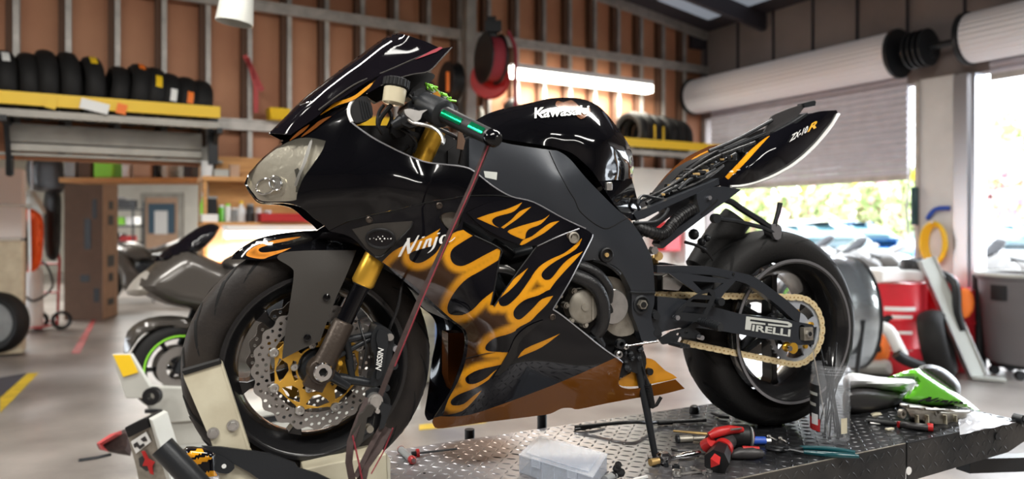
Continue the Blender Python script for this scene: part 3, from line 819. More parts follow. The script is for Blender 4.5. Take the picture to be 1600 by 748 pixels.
def flame_paint(regions, extra=None):
    """regions: (outline, pockets, width of the glow); black elsewhere"""
    lines = []
    for r in regions: lines += [r[0]]+list(r[1])
    if extra is not None: lines.append(extra[0])
    def col(P, C, F):
        out = np.zeros((len(F), 3, 3))+np.array(BLK)
        for (o, pk, wd, edges) in regions:
            ins = inside(C, o)
            for k in pk: ins &= ~inside(C, k)
            d = np.full(len(P), 1e9)
            for e, cl in edges: d = np.minimum(d, seg_dist(P, e, cl))
            t = np.clip(1-d/wd, 0, 1)[:, None]; e1 = np.clip(1-d/2.2, 0, 1)[:, None]
            c = BRN*(1-np.sqrt(t))+GOLD*np.sqrt(t)*1.0; c = np.where(t > .5, GOLD, BRN+(GOLD-BRN)*(t/.5)**1.4); c = c*(1-.35*e1)+ORG*.35*e1
            out[ins] = c[F][ins]
        if extra is not None:
            ins = inside(C, extra[0]); out[ins] = extra[1]
        return out
    return dict(base=BLK, lines=lines, col=col)
# upper cowl: nose, with an opening for the headlamp
nose_top = [(384, 286), (388, 272), (397, 261), (410, 247), (440, 222), (470, 200), (498, 180), (515, 166), (540, 152)]
lamp = [(386, 288, 1), (388, 277), (398, 263), (418, 243), (442, 226), (463, 217), (485, 215), (509, 220, 1), (503, 236), (488, 258), (474, 278), (465, 300), (463, 312, 1), (450, 314), (410, 314), (397, 303)]
cowl = panel('upper_cowl', [(382, 287, 1)]+nose_top[1:]+[(554, 153, 1), (546, 166), (545, 178), (550, 191), (566, 204), (589, 219), (618, 234), (647, 247), (668, 254), (695, 257), (725, 261), (741, 268), (769, 290), (799, 307, 1), (770, 304), (727, 305), (706, 309), (668, 315), (620, 327), (580, 335), (548, 344), (514, 360, 1), (504, 350), (490, 340), (477, 328), (464, 321), (440, 317), (408, 316), (394, 304)], sF, 'gloss_black', bike, .004, 9,
             holes=[lamp], rnd=[(nose_top, 14, .0)])
# bronze stripe between screen and lamp
slab('flame_stripe', [(597, 117), (588, 124), (578, 131), (566, 140), (554, 149), (540, 155), (524, 160), (512, 170), (500, 180), (512, 173), (526, 165), (542, 160), (556, 154), (569, 144), (580, 135), (590, 127)], 0, .003, 'gold_flat', cowl, cn=3, step=10, sf=lambda u, v: sF(u, v)+.008)
slab('flame_stripe', [(500, 188), (490, 196), (478, 206), (470, 214), (480, 209), (492, 201), (506, 190), (518, 181)], 0, .002, 'copper_brown', cowl, cn=3, step=10, sf=lambda u, v: sF(u, v)+.004)
slab('flame_stripe', [(484, 194), (472, 201), (460, 211), (452, 220), (464, 213), (476, 204)], 0, .002, 'copper_brown', cowl, cn=3, step=10, sf=lambda u, v: sF(u, v)+.003)
# headlamp
hl = panel('headlamp', lamp, lambda u, v: sF(u, v)-.028, 'reflector', bike, .004, 8)
panel('lens', lamp, lambda u, v: sF(u, v)+.001, 'lens', hl, .002, 9)
def ell(cx, cy, rx, ry, n=28, a=0): return [(cx+rx*math.cos(t)*math.cos(a)-ry*math.sin(t)*math.sin(a), cy+rx*math.cos(t)*math.sin(a)+ry*math.sin(t)*math.cos(a)) for t in [2*PI*i/n for i in range(n)]]
for (cx, cy, rx, ry, m) in ((415, 291, 15, 11.5, 'reflector'), (431, 286, 9, 11, 'silver')):
    pts = [BP(u, v, float(sF(u, v))-.014) for u, v in ell(cx, cy, rx, ry, 28, -.35)]
    M().tube(pts+pts[:1], .0022, 8, caps=False).build('lamp_ring', 'chrome', hl)
    slab('lamp_bulb', ell(cx, cy, rx*.92, ry*.92, 24, -.35), 0, .004, m, hl, sf=lambda u, v: sF(u, v)-.018)
slab('lamp_divider', [(484, 221), (488, 221), (480, 250), (470, 272), (464, 290), (460, 288), (470, 262)], 0, .01, 'silver', hl, cn=2, step=20, sf=lambda u, v: sF(u, v)-.008, mir=True)
slab('lamp_reflector_dark', [(460, 265), (466, 262), (472, 278), (468, 300), (462, 300), (464, 282)], 0, .004, 'gloss_black', hl, sf=lambda u, v: sF(u, v)-.02)
edge = [(553, 154), (546, 166), (545, 178), (550, 191), (566, 204), (589, 219), (618, 234), (647, 247), (668, 254), (695, 257), (725, 261), (741, 268), (769, 290), (799, 307), (834, 316), (880, 341), (915, 357)]
P = smooth3([BP(u, v, float(sF(u, v))-.001) for u, v in edge], 4)
M().tube(P, .0022, 8).build('edge_trim', 'steel', cowl)
M().tube(smooth3([BP(u, v, float(sF(u, v))-.001) for u, v in edge[:4]], 4), .0042, 8).build('edge_trim', 'letter_white', cowl)

# side fairing
R_A = curve([(597, 409, 1), (615, 392), (640, 380), (663, 371), (688, 357, 1), (684, 366), (700, 364), (724, 359, 1), (740, 369), (782, 388, 1), (780, 406, 1), (771, 459), (767, 476, 1), (772, 478, 1), (785, 456), (799, 439), (827, 417, 1), (829, 434, 1), (842, 417), (860, 405), (882, 395), (900, 381), (909, 372, 1), (912, 391, 1), (898, 407), (882, 424), (868, 440), (858, 454, 1), (865, 461, 1), (855, 475), (839, 491), (828, 502), (807, 514), (801, 530), (794, 551), (786, 567), (772, 582), (760, 598), (745, 620), (722, 642), (692, 649, 1), (700, 625), (715, 597), (727, 565), (731, 535), (727, 515), (708, 500), (687, 482), (655, 453), (623, 427)], True, 3)
pk = [[(690, 350, 1), (679, 380), (660, 388), (647, 392), (640, 397), (641, 406), (652, 411), (665, 407), (682, 394), (692, 378), (705, 366), (724, 357, 1)],
      [(742, 366, 1), (719, 380), (707, 389), (703.5, 400), (708, 411), (719, 415.6), (732, 412), (754, 400), (785, 384, 1), (784, 380, 1)],
      [(784, 403, 1), (751, 423), (730, 435), (714, 451), (702, 470), (699, 483), (704, 491), (722, 492), (738, 484), (754, 468), (772, 454, 1)],
      [(828, 414, 1), (812, 437), (796, 454), (783, 464), (779, 470), (782, 477), (789, 478), (797, 474), (812, 459), (831, 432, 1)],
      [(868, 408), (900, 389), (910, 371, 1), (914, 391, 1), (895, 400), (879, 413), (864, 432), (857, 437), (850, 436), (846, 429), (852, 420)],
      [(860, 452), (842, 461), (823, 467), (811, 475), (803, 485), (803, 494), (809, 499), (817, 496), (834, 480), (847, 467), (868, 461, 1)],
      [(830, 503, 1), (799, 520), (775, 527), (763, 535), (758, 543), (762, 548), (775, 549.5), (796, 550, 1)],
      [(792, 566, 1), (780, 570), (748, 577.5), (732, 585.6), (727, 592), (731, 599), (743, 599), (759, 591), (772, 580), (786, 572, 1)],
      [(770, 588, 1), (756, 598), (740, 607), (719, 615), (708, 622), (704, 628), (708, 633), (724, 631), (740, 618), (758, 606, 1)]]
pk = [curve(p, True, 3) for p in pk]
edgesA = [(p, True) for p in pk]+[(np.array([(597, 409), (615, 392), (640, 380), (663, 371), (688, 357)]), False), (np.array([(772, 478), (785, 456), (799, 439), (827, 417)]), False), (np.array([(829, 434), (842, 417), (860, 405), (882, 395), (900, 381), (909, 372)]), False), (np.array([(912, 391), (898, 407), (882, 424), (868, 440), (858, 454)]), False),
          (np.array([(865, 461), (855, 475), (839, 491), (828, 502), (807, 514), (775, 527), (763, 535)]), False), (np.array([(800, 551), (786, 567)]), False)]
R_C = curve([(809, 559, 1), (820, 545), (852, 531), (875, 521, 1), (847, 542), (820, 554)], True, 3)
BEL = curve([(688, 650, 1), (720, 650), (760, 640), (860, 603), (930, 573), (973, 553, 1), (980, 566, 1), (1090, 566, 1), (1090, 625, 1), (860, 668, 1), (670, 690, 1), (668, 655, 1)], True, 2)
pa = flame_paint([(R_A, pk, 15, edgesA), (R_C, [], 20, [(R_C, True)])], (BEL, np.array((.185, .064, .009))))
hole = [(724, 346, 1), (745, 352), (770, 368), (800, 379), (839, 384, 1), (822, 407), (805, 430), (785, 458), (772, 478, 1), (767, 476, 1), (771, 459, 1), (780, 406, 1), (782, 389, 1), (741, 368), (722, 357, 1)]
hole2 = [(688, 336), (714, 328), (722, 336), (718, 352), (704, 362), (692, 350)]
side = panel('side_fairing', [(514, 361, 1), (548, 345), (580, 336), (620, 328), (668, 316), (706, 310), (727, 306), (770, 305), (799, 308, 1), (815, 310), (834, 317), (860, 332), (880, 342), (915, 358), (926, 366, 1), (924, 374, 1), (890, 440), (864, 483, 1), (879, 493), (908, 516), (940, 542), (963, 558), (973, 566, 1), (969, 582), (966, 599, 1), (972, 605), (995, 607), (1056, 593, 1), (1070, 607, 1), (1030, 617), (998, 621), (948, 630), (904, 639), (892, 637), (877, 638), (860, 646), (834, 650), (794, 655), (753, 660), (713, 666), (684, 669), (677, 663), (677, 655), (689, 636), (703, 612), (713, 588), (723, 559), (727, 535), (724, 517), (708, 504), (687, 488), (655, 459), (623, 432), (597, 410), (575, 395), (548, 370)], sF, 'paint', bike, .004, 4.2,
             holes=[hole, hole2], paint=pa, cn=3)
# seam and panel edges
def seam(name, pts, r, m, off=.001, par=None, sf=sF):
    return M().tube(smooth3([BP(u, v, float(sf(u, v))+off) for u, v in pts], 3), r, 6).build(name, m, par or side)
seam('panel_seam', [(540, 346), (580, 336), (620, 328), (668, 316), (706, 310), (727, 306), (770, 305), (797, 308)], .0012, 'groove')
seam('panel_edge', [(864, 483), (879, 493), (908, 516), (940, 542), (963, 558), (973, 566)], .002, 'steel')
seam('panel_edge', [(926, 366), (924, 374), (908, 405), (890, 440), (864, 483)], .0018, 'steel')
seam('panel_edge', [(741, 368), (782, 389), (780, 406), (771, 459), (767, 476)], .002, 'black_plastic')
seam('panel_edge', [(839, 384), (822, 407), (805, 430), (772, 478)], .002, 'black_plastic')
seam('panel_edge', [(839, 384), (870, 370), (905, 357)], .002, 'steel')
seam('panel_seam', [(727, 560), (760, 552), (794, 549)], .001, 'groove')
slab('fold_shadow_strip', [(850, 500), (832, 514), (812, 534), (806, 556), (790, 578), (770, 592), (782, 572), (796, 548), (806, 527), (825, 510)], 0, .004, 'gloss_black', side, cn=3, step=10, sf=lambda u, v: sF(u, v)+.004)  # black strip puts the shade of the fold into colour
# upper flame louvre
sV = lambda u, v: sF(u, v)+.006
D = [[(745, 341, 1), (765, 334), (790, 327), (803, 322), (816, 316, 1), (809, 325), (799, 332), (777, 338), (769, 344), (772, 351), (780, 356, 1), (765, 350)],
     [(830, 323, 1), (812, 330), (799, 343), (783, 355, 1), (787, 357, 1), (794, 352), (807, 343), (818, 334)],
     [(859, 335, 1), (847, 343), (823, 350), (807, 355), (793, 362), (812, 372), (820, 373), (822, 364), (828, 357), (845, 350)],
     [(874, 345, 1), (860, 348), (844, 359), (831, 369), (817, 375), (811, 384, 1), (820, 381), (834, 373), (850, 364), (863, 354)]]
D = [curve(p, True, 3) for p in D]
panel('side_louvre', [(730, 332, 1), (760, 318), (799, 311, 1), (815, 313), (834, 320), (860, 335), (898, 355, 1), (870, 368), (839, 383, 1), (820, 384), (795, 376), (770, 364), (748, 350)], sV, 'paint', bike, .006, 3,
      paint=flame_paint([(p, [], 14, [(p, True)]) for p in D]))
# turn signal cover
sT = lambda u, v: sF(u, v)+.004
cov = slab('signal_cover', [(550, 358), (585, 349), (644, 345), (646, 349), (640, 358), (616, 382), (598, 400), (588, 400), (572, 387)], 0, .004, 'guard_grey', bike, step=12, sf=sT, mir=True)
seam('cover_edge', [(586, 401), (598, 400), (616, 382), (640, 358), (645, 347)], .002, 'black_plastic', .006, cov)
e = ell(594.5, 373, 21.5, 14.5, 28, .05)
pts = [BP(u, v, float(sF(u, v))+.010) for u, v in e]; M().tube(pts+pts[:1], .004, 8, caps=False).build('signal_rim', 'black_plastic', cov)
slab('signal_lens', ell(594.5, 373, 20, 13, 24, .05), 0, .005, 'screen', cov, step=20, sf=lambda u, v: sF(u, v)+.010)
for (u, v, r) in ((578, 373, 1.8), (611, 373, 1.8), (584, 372, 1.2), (588, 374, 1.8), (591, 370, 1.5), (594, 373, 2.4), (597, 377, 1.6), (598, 369, 1.6), (601, 373, 2.2), (606, 373, 1.5)):
    p = BP(u, v, float(sF(u, v))+.010); M().ball(p, r/900, 8).build('signal_bolt', 'silver', cov)
# fasteners
for (u, v) in ((577, 343), (686, 321), (746, 349) if 0 else (889, 368), (863, 495), (905, 373)):
    if (u, v) == (905, 373): continue
    p = BP(u, v, float(sF(u, v))); M().lathe([(.008, -.002), (.008, .003), (.0055, .0045), (.0055, .002), (.0005, .002), (.0005, -.002)][::-1], p, BN, 16).build('fairing_bolt', 'cast_brown', side)
p = BP(896, 371, float(sF(896, 371))); M().lathe([(.015, -.002), (.015, .005), (.011, .006), (.010, .002), (.0005, .002), (.0005, -.002)][::-1], p, BN, 24).build('fairing_bolt', 'cover_metal', side)
# Ninja lettering (brush strokes in unit space)
NJ = [[(.02, .02, .05), (.07, .5, .055), (.14, .98, .04)], [(.12, 1.0, .05), (.15, .5, .06), (.19, .08, .06)], [(.18, .05, .05), (.24, .5, .055), (.31, 1.02, .03)],
      [(.325, .12, .05), (.35, .38, .05), (.375, .64, .045)], [(.395, .80, .05), (.41, .88, .05)],
      [(.435, .14, .05), (.46, .40, .05), (.485, .66, .045)], [(.47, .52, .04), (.52, .66, .05), (.545, .58, .05), (.535, .30, .05), (.545, .14, .045)],
      [(.66, .66, .045), (.635, .30, .05), (.61, .02, .045), (.56, -.16, .04), (.52, -.22, .02)], [(.68, .82, .05), (.695, .90, .05)],
      [(.83, .58, .045), (.78, .66, .05), (.735, .46, .055), (.74, .22, .05), (.79, .16, .045), (.84, .40, .04)], [(.865, .66, .045), (.85, .36, .05), (.87, .14, .045), (.93, .18, .035), (.99, .34, .015)]]
strokes('ninja_lettering', NJ, 'letter_white', side, quad([(622, 402), (712, 378), (712, 355), (628, 374)], sF, .004))
# belly: gold inner end
slab('belly_tail', [(985, 583), (1000, 562), (1014, 560), (1024, 564), (1040, 579), (1058, 590), (1030, 597), (996, 603), (973, 603), (967, 599), (969, 592)], .10, .125, 'gold_flat', side, cn=2, step=12)
p = BP(1014, 580, .13); M().cyl(p-BN*.01, p+BN*.008, .010, n=16).build('belly_plug', 'black_plastic', side)

# ---- windscreen
sW = rbf([(421, 208, .03), (450, 180, .06), (500, 133, .09), (560, 88, .105), (620, 52, .11), (645, 59, .12), (688, 75, .13), (706, 73, .13), (690, 91, .15), (670, 111, .17), (645, 116, .17), (602, 113, .145), (589, 120, .15), (540, 150, .125), (509, 168, .112), (477, 195, .09), (453, 211, .075), (560, 120, .12), (600, 90, .122), (640, 85, .13), (520, 145, .108), (470, 180, .078)])
scr_top = [(421, 208), (445, 183), (470, 158), (500, 133), (530, 110), (560, 88), (590, 66), (608, 55), (620, 52)]
scr = panel('windscreen', [(420, 208, 1)]+scr_top[1:]+[(632, 54), (648, 59), (668, 66), (689, 76, 1), (650, 92), (602, 113), (570, 130), (530, 156), (509, 168), (498, 180), (477, 195), (454, 211, 1), (437, 209)], sW, 'screen', bike, .003, 4, rnd=[(scr_top, 18, 0)])
panel('screen_wing', [(689, 76, 1), (707, 73, 1), (699, 82), (690, 91), (679, 103), (670, 111), (657, 114), (645, 116), (621, 123), (595, 134), (572, 146), (590, 121, 1), (602, 113), (650, 92)], lambda u, v: sW(u, v)+.004, 'screen', scr, .004, 6)
M().tube(smooth3([BP(u, v, float(sW(u, v))+.002) for u, v in ((498, 172), (530, 148), (560, 129), (602, 112), (650, 91), (690, 75.5))], 4), .0022, 6).build('screen_crease', 'guard_grey', scr)
M().tube(smooth3([BP(u, v, float(sW(u, v))+.003) for u, v in ((706, 74), (690, 91), (670, 111), (645, 116), (621, 123), (595, 134))], 4), .0015, 6).build('screen_edge', 'guard_grey', scr)
slab('screen_decal', [(676, 78), (688, 73), (692, 75), (682, 81), (660, 89), (648, 93)], 0, .001, 'strap_red', scr, sf=lambda u, v: sW(u, v)+.009)
lettering('screen_lettering', 'zero', 'letter_white', scr, quad([(674, 83), (690, 77.5), (689, 74), (673, 79)], lambda u, v: sW(u, v), .011), off=.01) if False else None
btube('bracket_wire', [(469, 164, .05), (478, 161, .07), (488, 159, .08), (491, 163, .07), (488, 167, .05)], .0018, 'chrome', scr, smooth=3)
slab('inner_mask', [(556, 156), (590, 128), (640, 118), (668, 113), (680, 118), (672, 128), (650, 140), (640, 150), (610, 150), (588, 160), (572, 150)], .03, .06, 'black_plastic', scr, cn=2)
slab('air_duct', [(552, 160), (566, 150), (578, 156), (583, 178), (577, 186), (556, 192), (548, 180)], .10, .145, 'black_plastic', bike, cn=2)
for i in range(4): btube('duct_rib', [(562+i*4, 156+i, .147), (568+i*4, 186-i*1.5, .147)], .0015, 'black_metal', bike)

# ---- fuel tank
top = [(738, 192), (757, 180), (785, 170), (827, 161), (855, 154.5), (879, 152.5), (907, 154), (931, 163), (949, 179), (966, 201), (983, 227), (990, 252), (989, 269), (986, 282)]
sK = rbf([(738, 205, .07), (785, 200, .11), (827, 195, .125), (860, 185, .115), (879, 175, .10), (907, 175, .10), (931, 185, .115), (949, 210, .14), (966, 235, .12), (975, 262, .10), (960, 272, .12), (934, 280, .165), (914, 255, .165), (893, 238, .158), (865, 229, .15), (837, 224, .145), (803, 219, .135), (780, 216, .125), (738, 214, .11), (900, 205, .152), (930, 230, .165), (860, 207, .145), (940, 255, .16)])
tank = panel('fuel_tank', [(736, 194, 1)]+top[1:-1]+[(987, 283, 1), (960, 281), (936, 283, 1), (926, 268), (914, 256), (893, 239), (865, 230), (837, 225), (803, 220), (780, 217), (736, 216, 1)], sK, 'gloss_black', bike, .004, 5, rnd=[(top, 26, 0.)])
def letter_map(c, sf, eps): return quad(c, sf, eps)
def sKr(u, v):
    P = np.stack((np.ravel(u), np.ravel(v)), -1); d = np.clip(seg_dist(P, np.array(top))/26, 0, 1); return (sK(np.ravel(u), np.ravel(v))*np.sqrt(1-(1-d)**2)).reshape(np.shape(u))
slab('tank_flames', [(868, 163), (872, 157), (880, 160), (893, 156), (903, 164), (914, 170), (921, 166), (922, 176), (917, 181), (908, 186), (900, 180), (890, 172), (884, 176), (876, 171)], 0, .002, 'copper_brown', tank, cn=2, step=6, sf=lambda u, v: sKr(u, v)+.003)
lettering('kawasaki_lettering', 'Kawasaki', 'letter_silver', tank, quad([(835, 185), (921, 178), (921, 164), (833, 168)], sKr, .006), off=.028, shear=.15)
seat_edge = panel('tank_rear_cover', [(936, 283, 1), (960, 280), (987, 279, 1), (991, 292), (996, 312), (1003, 330), (999, 338, 1), (985, 342), (972, 332), (955, 312)], rbf([(936, 283, .16), (987, 279, .05), (1003, 330, .06), (985, 340, .12), (960, 310, .16), (975, 300, .11)]), 'gloss_black', bike, .004, 7)
p = BP(951, 291, .168); M().box(p, (.018, .012, .022), np.stack((BD, -BN, np.array((0, 0, 1))), 1)).build('tank_clip', 'silver', tank, bevel=.002)
slab('airbox_cover', [(700, 235), (735, 212), (780, 214), (838, 224), (870, 232), (890, 245), (860, 300), (800, 300), (740, 275), (700, 262)], .03, .11, 'black_plastic', bike, cn=1)
# ---- frame
sR = rbf([(735, 225, .13), (770, 222, .145), (803, 228, .155), (858, 236, .17), (890, 250, .175), (934, 297, .178), (962, 325, .175), (1000, 365, .16), (1020, 410, .15), (1022, 454, .145), (1010, 500, .15), (1015, 525, .15), (990, 500, .152), (985, 450, .165), (950, 411, .18), (900, 400, .165), (860, 330, .178), (840, 290, .172), (800, 300, .155), (740, 268, .14), (930, 350, .19), (880, 280, .186), (960, 380, .186), (770, 290, .145)])
frm = panel('frame', [(733, 216, 1), (770, 219), (803, 226), (858, 234), (872, 236), (890, 248), (914, 276), (934, 297), (962, 325), (985, 345), (1000, 365), (1012, 388), (1020, 410), (1023, 454, 1), (1022, 476), (1018, 490), (1020, 508), (1027, 521), (1025, 533, 1), (1003, 533, 1), (995, 508), (988, 489), (987, 460), (982, 444), (969, 422), (950, 411), (924, 406), (895, 412, 1), (885, 380), (840, 340), (800, 322), (770, 305), (733, 285, 1)], sR, 'satin_frame', bike, .03, 9, holes=[ell(1000, 475, 11, 11, 16)])
seam('frame_groove', [(858, 236), (866, 254), (876, 274), (888, 296), (898, 312), (905, 328), (918, 341), (932, 351), (946, 357), (958, 353), (972, 345), (982, 339)], .0014, 'groove', .000, frm, sR)
seam('frame_ridge', [(842, 236), (852, 262), (868, 300), (882, 330), (905, 352)], .0010, 'black_metal', .0, frm, sR) if False else None
for (u, v, r, s, m) in ((947, 398, .020, .186, 'black_plastic'), (1001, 475, .026, .152, 'black_metal')):
    p = BP(u, v, s); M().lathe([(r, -.01), (r, .006), (r*.8, .008), (r*.62, .002), (.0005, .002), (.0005, -.01)][::-1], p, BN, 28).build('frame_plug', m, frm)
p = BP(947, 398, .188); M().cyl(p, p+BN*.006, .006, n=12).build('frame_bolt', 'brass', frm)
p = BP(1001, 475, .152); M().cyl(p, p+BN*.016, .0135, n=6).build('pivot_nut', 'cover_metal', frm)
p = BP(1001, 475, .154); M().lathe([(.008, .016), (.008, .018), (.0005, .018), (.0005, .016)][::-1], p-BN*.0, BN, 16).build('pivot_hole', 'groove', frm)
seam('frame_weld', [(984, 456), (1000, 457), (1023, 457)], .004, 'black_metal', .002, frm, sR)
slab('fuel_label', [(756, 267), (777, 269), (776, 281), (758, 277)], 0, .001, 'letter_silver', frm, sf=lambda u, v: np.maximum(sR(u, v), sF(u, v))+.006)
# ---- engine and what shows round it
slab('engine_block', [(690, 320), (760, 330), (860, 350), (900, 400), (1000, 400), (1012, 450), (1005, 540), (965, 560), (900, 540), (840, 500), (770, 500), (700, 470), (660, 400)], -.15, .10, 'black_plastic', bike)
q = M()
for (a, b, r) in (((705, 345, .13), (760, 380, .10), .018), ((770, 380, .13), (800, 400, .13), .016), ((755, 400, .12), (790, 470, .12), .02), ((790, 400, .11), (830, 390, .11), .014)): q.tube([BP(*a), BP(*b)], r, 12)
q.build('radiator_pipe', 'black_metal', bike)
q = M(); p = BP(778, 419, .15); q.tube([p, BP(790, 420, .15), BP(803, 426, .15)], [.010, .012, .008], 12); q.build('hose_clamp', 'silver', bike)
slab('radiator_cap', [(690, 336), (706, 331), (718, 336), (716, 352), (706, 360), (694, 350)], .15, .17, 'cover_metal', bike, cn=2)
eng = panel('crankcase_cover', [(940, 440), (955, 432), (972, 440), (982, 462), (987, 500), (990, 520), (965, 525), (945, 510), (935, 480)], const(.13), 'cover_metal', bike, .03, 12, mir=False)
cc = BP(905, 477, .165)
q = M(); q.lathe([(.0005, .034), (.040, .034), (.0455, .030), (.047, 0), (.0005, 0)], cc, BN, 36); q.lathe([(.011, .034), (.011, .037), (.0005, .037), (.0005, .034)][::-1], cc, BN, 20)
for i in range(7):
    a = 2*PI*i/7+.35; e = cc+BD*.049*math.cos(a)+np.array((0, 0, .049*math.sin(a))); q.cyl(e+BN*.004, e+BN*.026, .0085, n=12); q.cyl(e+BN*.026, e+BN*.031, .0055, n=6)
q.cyl(cc+BD*.040+np.array((0, 0, .030)), cc+BD*.040+np.array((0, 0, .030))+BN*.024, .024, n=20)
q.bar(cc+BD*.022+np.array((0, 0, .035))+BN*.035, cc+BD*.022-np.array((0, 0, .035))-BN*-.035, .004, .003, BN)
q.build('starter_cover', 'cover_metal', bike)
cc = BP(952, 478, .135); M().lathe([(.0005, .022), (.046, .022), (.049, .018), (.050, 0), (.0005, 0)], cc, BN, 36).build('clutch_cover', 'silver', eng)
slab('clutch_notch', [(948, 470), (956, 478), (958, 488), (948, 490), (942, 480)], .158, .160, 'groove', eng, cn=2)
btube('coolant_hose', [(868, 432, .17), (885, 428, .195), (908, 434, .205), (928, 446, .21), (940, 466, .205), (943, 490, .20), (939, 510, .19), (930, 522, .18)], .0185, 'hose_black', bike, 20, smooth=5)
btube('coolant_hose', [(880, 416, .16), (905, 416, .175), (926, 424, .18), (940, 436, .18), (949, 452, .165), (948, 470, .15)], .0165, 'hose_black', bike, 20, smooth=5)
btube('oil_cooler_clamp', [(928, 522, .185), (938, 540, .17)], .016, 'black_metal', bike)
seam('crescent_tube', [(926, 405), (945, 411), (960, 420), (968, 428)], .006, 'black_metal', -.004, frm, sR)  # dark metal tube along the frame's lower edge
q = M(); p = BP(868, 492, .19)
for (u, v) in ((874, 462), (882, 512), (866, 478)): p = BP(u, v, .19); q.cyl(p, p+BN*.012, .005, n=8)
q.build('case_bolt', 'cover_metal', eng)

# ---- rear subframe, tail
slab('subframe_rail', [(990, 334), (993, 331), (1020, 322), (1060, 305), (1114, 283), (1123, 278), (1124, 288), (1087, 303), (1047, 321), (1007, 341), (996, 344)], .07, .105, 'satin_frame', bike, mir=True)
rail = slab('subframe_rail', [(1130, 291), (1158, 296), (1140, 310), (1098, 340), (1064, 366), (1036, 388), (1030, 381), (1032, 376), (1062, 354), (1094, 331), (1089, 312), (1089, 303), (1110, 292)], .07, .11, 'satin_frame', bike, mir=True)
seam('rail_slot', [(1096, 335), (1100, 331), (1119, 314), (1121, 311)], .0018, 'groove', .112, rail, const(0))
for (u, v, m, r, s) in ((1107, 309, 'steel', .007, .112), (1021, 391, 'silver', .012, .13), (1118, 341, 'black_metal', .014, .12)):
    p = BP(u, v, s); M().cyl(p-BN*.01, p+BN*.008, r, n=6 if r != .014 else 20).build('rail_bolt', m, rail)
btube('linkage_bush', [(1029, 400, .10), (1029, 400, .135)], .013, 'brass', rail)
btube('linkage_bush', [(1022, 400, .09), (1024, 412, .10)], .010, 'brass', rail)
rnd = random.Random(3)
btube('wiring_loom', [(990, 352, .10), (1010, 360, .115), (1030, 366, .115), (1042, 360, .11), (1054, 346, .11), (1068, 334, .105), (1082, 326, .10)], .017, 'hose_black', bike, 14, smooth=3)
q = M()
for f in np.linspace(0, 1, 26):
    P = smooth3([BP(990, 352, .10), BP(1010, 360, .115), BP(1030, 366, .115), BP(1042, 360, .11), BP(1054, 346, .11), BP(1068, 334, .105), BP(1082, 326, .10)], 10); i = int(f*(len(P)-2))
    q.tube([P[i], P[i+1]], .0185, 12)
q.build('loom_tape', 'black_plastic', bike)
for pts in ([(990, 348, .12), (1005, 348, .12), (1025, 346, .12), (1038, 336, .12), (1044, 326, .11)], [(1000, 330, .09), (996, 318, .10), (1003, 306, .08), (1018, 308, .07), (1040, 312, .07)], [(1010, 318, .06), (1040, 300, .05), (1070, 285, .04), (1110, 262, .04), (1150, 240, .04)],
            [(1005, 312, .04), (1045, 292, .06), (1080, 268, .05), (1120, 245, .05), (1180, 222, .05)], [(1020, 310, .02), (1060, 280, .0), (1090, 255, .02), (1130, 232, .03)], [(1050, 300, .06), (1080, 290, .07), (1110, 274, .07), (1130, 258, .06)], [(1060, 296, .07), (1078, 280, .06), (1096, 276, .06), (1118, 264, .05)]):
    btube('cable', pts, .004+.003*rnd.random(), rnd.choice(['hose_black', 'black_plastic', 'black_metal']), bike, smooth=4)
q = M()
for i in range(26):
    f = i/26; u = 1020+f*150+rnd.uniform(-6, 6); v = 306-f*75+rnd.uniform(-12, 8); s = rnd.uniform(-.02, .06)
    R = rotz(rnd.uniform(0, 3)); M().box(BP(u, v, s), (rnd.uniform(.01, .04), rnd.uniform(.01, .03), rnd.uniform(.008, .02)), R).build('connector_block', 'black_plastic', bike, bevel=.002)
q = M()
for i in range(9):
    f = i/9; u = 1035+f*120; v = 300-f*68+rnd.uniform(-6, 6); M().box(BP(u, v, rnd.uniform(.02, .065)), (.02, .012, .007), rotz(rnd.uniform(0, 3))).build('connector_lug', 'brass', bike, bevel=.001)
slab('undertray', [(1000, 335), (1030, 305), (1062, 270), (1090, 250), (1150, 225), (1190, 212), (1150, 258), (1120, 284), (1060, 308)], -.06, .0, 'black_plastic', bike, cn=2)
# far side cowl edge seen over the tray
panel('tail_inner_cowl', [(1018, 318, 1), (1038, 292), (1060, 266), (1085, 245), (1105, 234), (1122, 226, 1), (1112, 238), (1090, 256), (1066, 282), (1044, 308), (1024, 322)], const(-.06), 'copper_brown', bike, .05, 10, mir=False)
seam('gold_pinstripe', [(1040, 296), (1062, 268), (1086, 247), (1108, 236)], .004, 'gold_flat', -.055, bike, const(0))
seam('gold_pinstripe', [(1030, 312), (1056, 282), (1078, 260), (1100, 246)], .003, 'gold_flat', -.05, bike, const(0))
ttop = [(1121, 284), (1133, 274), (1152, 255), (1173, 233), (1195, 214), (1213, 205), (1240, 192), (1262, 180), (1280, 175), (1307, 173)]
sL = rbf([(1121, 285, .09), (1133, 275, .09), (1152, 255, .085), (1173, 233, .085), (1195, 214, .08), (1213, 205, .08), (1262, 178, .04), (1307, 173, .01), (1309, 179, .01), (1292, 204, .03), (1267, 233, .05), (1242, 255, .07), (1220, 269, .08), (1195, 280, .085), (1162, 291, .09), (1133, 292, .09), (1170, 262, .12), (1215, 235, .115), (1255, 205, .08), (1285, 188, .045)])
fT = curve([(1133, 276, 1), (1152, 256), (1173, 234), (1195, 216), (1203, 212, 1), (1190, 226), (1172, 246), (1155, 264), (1144, 274), (1138, 280)], True, 3)
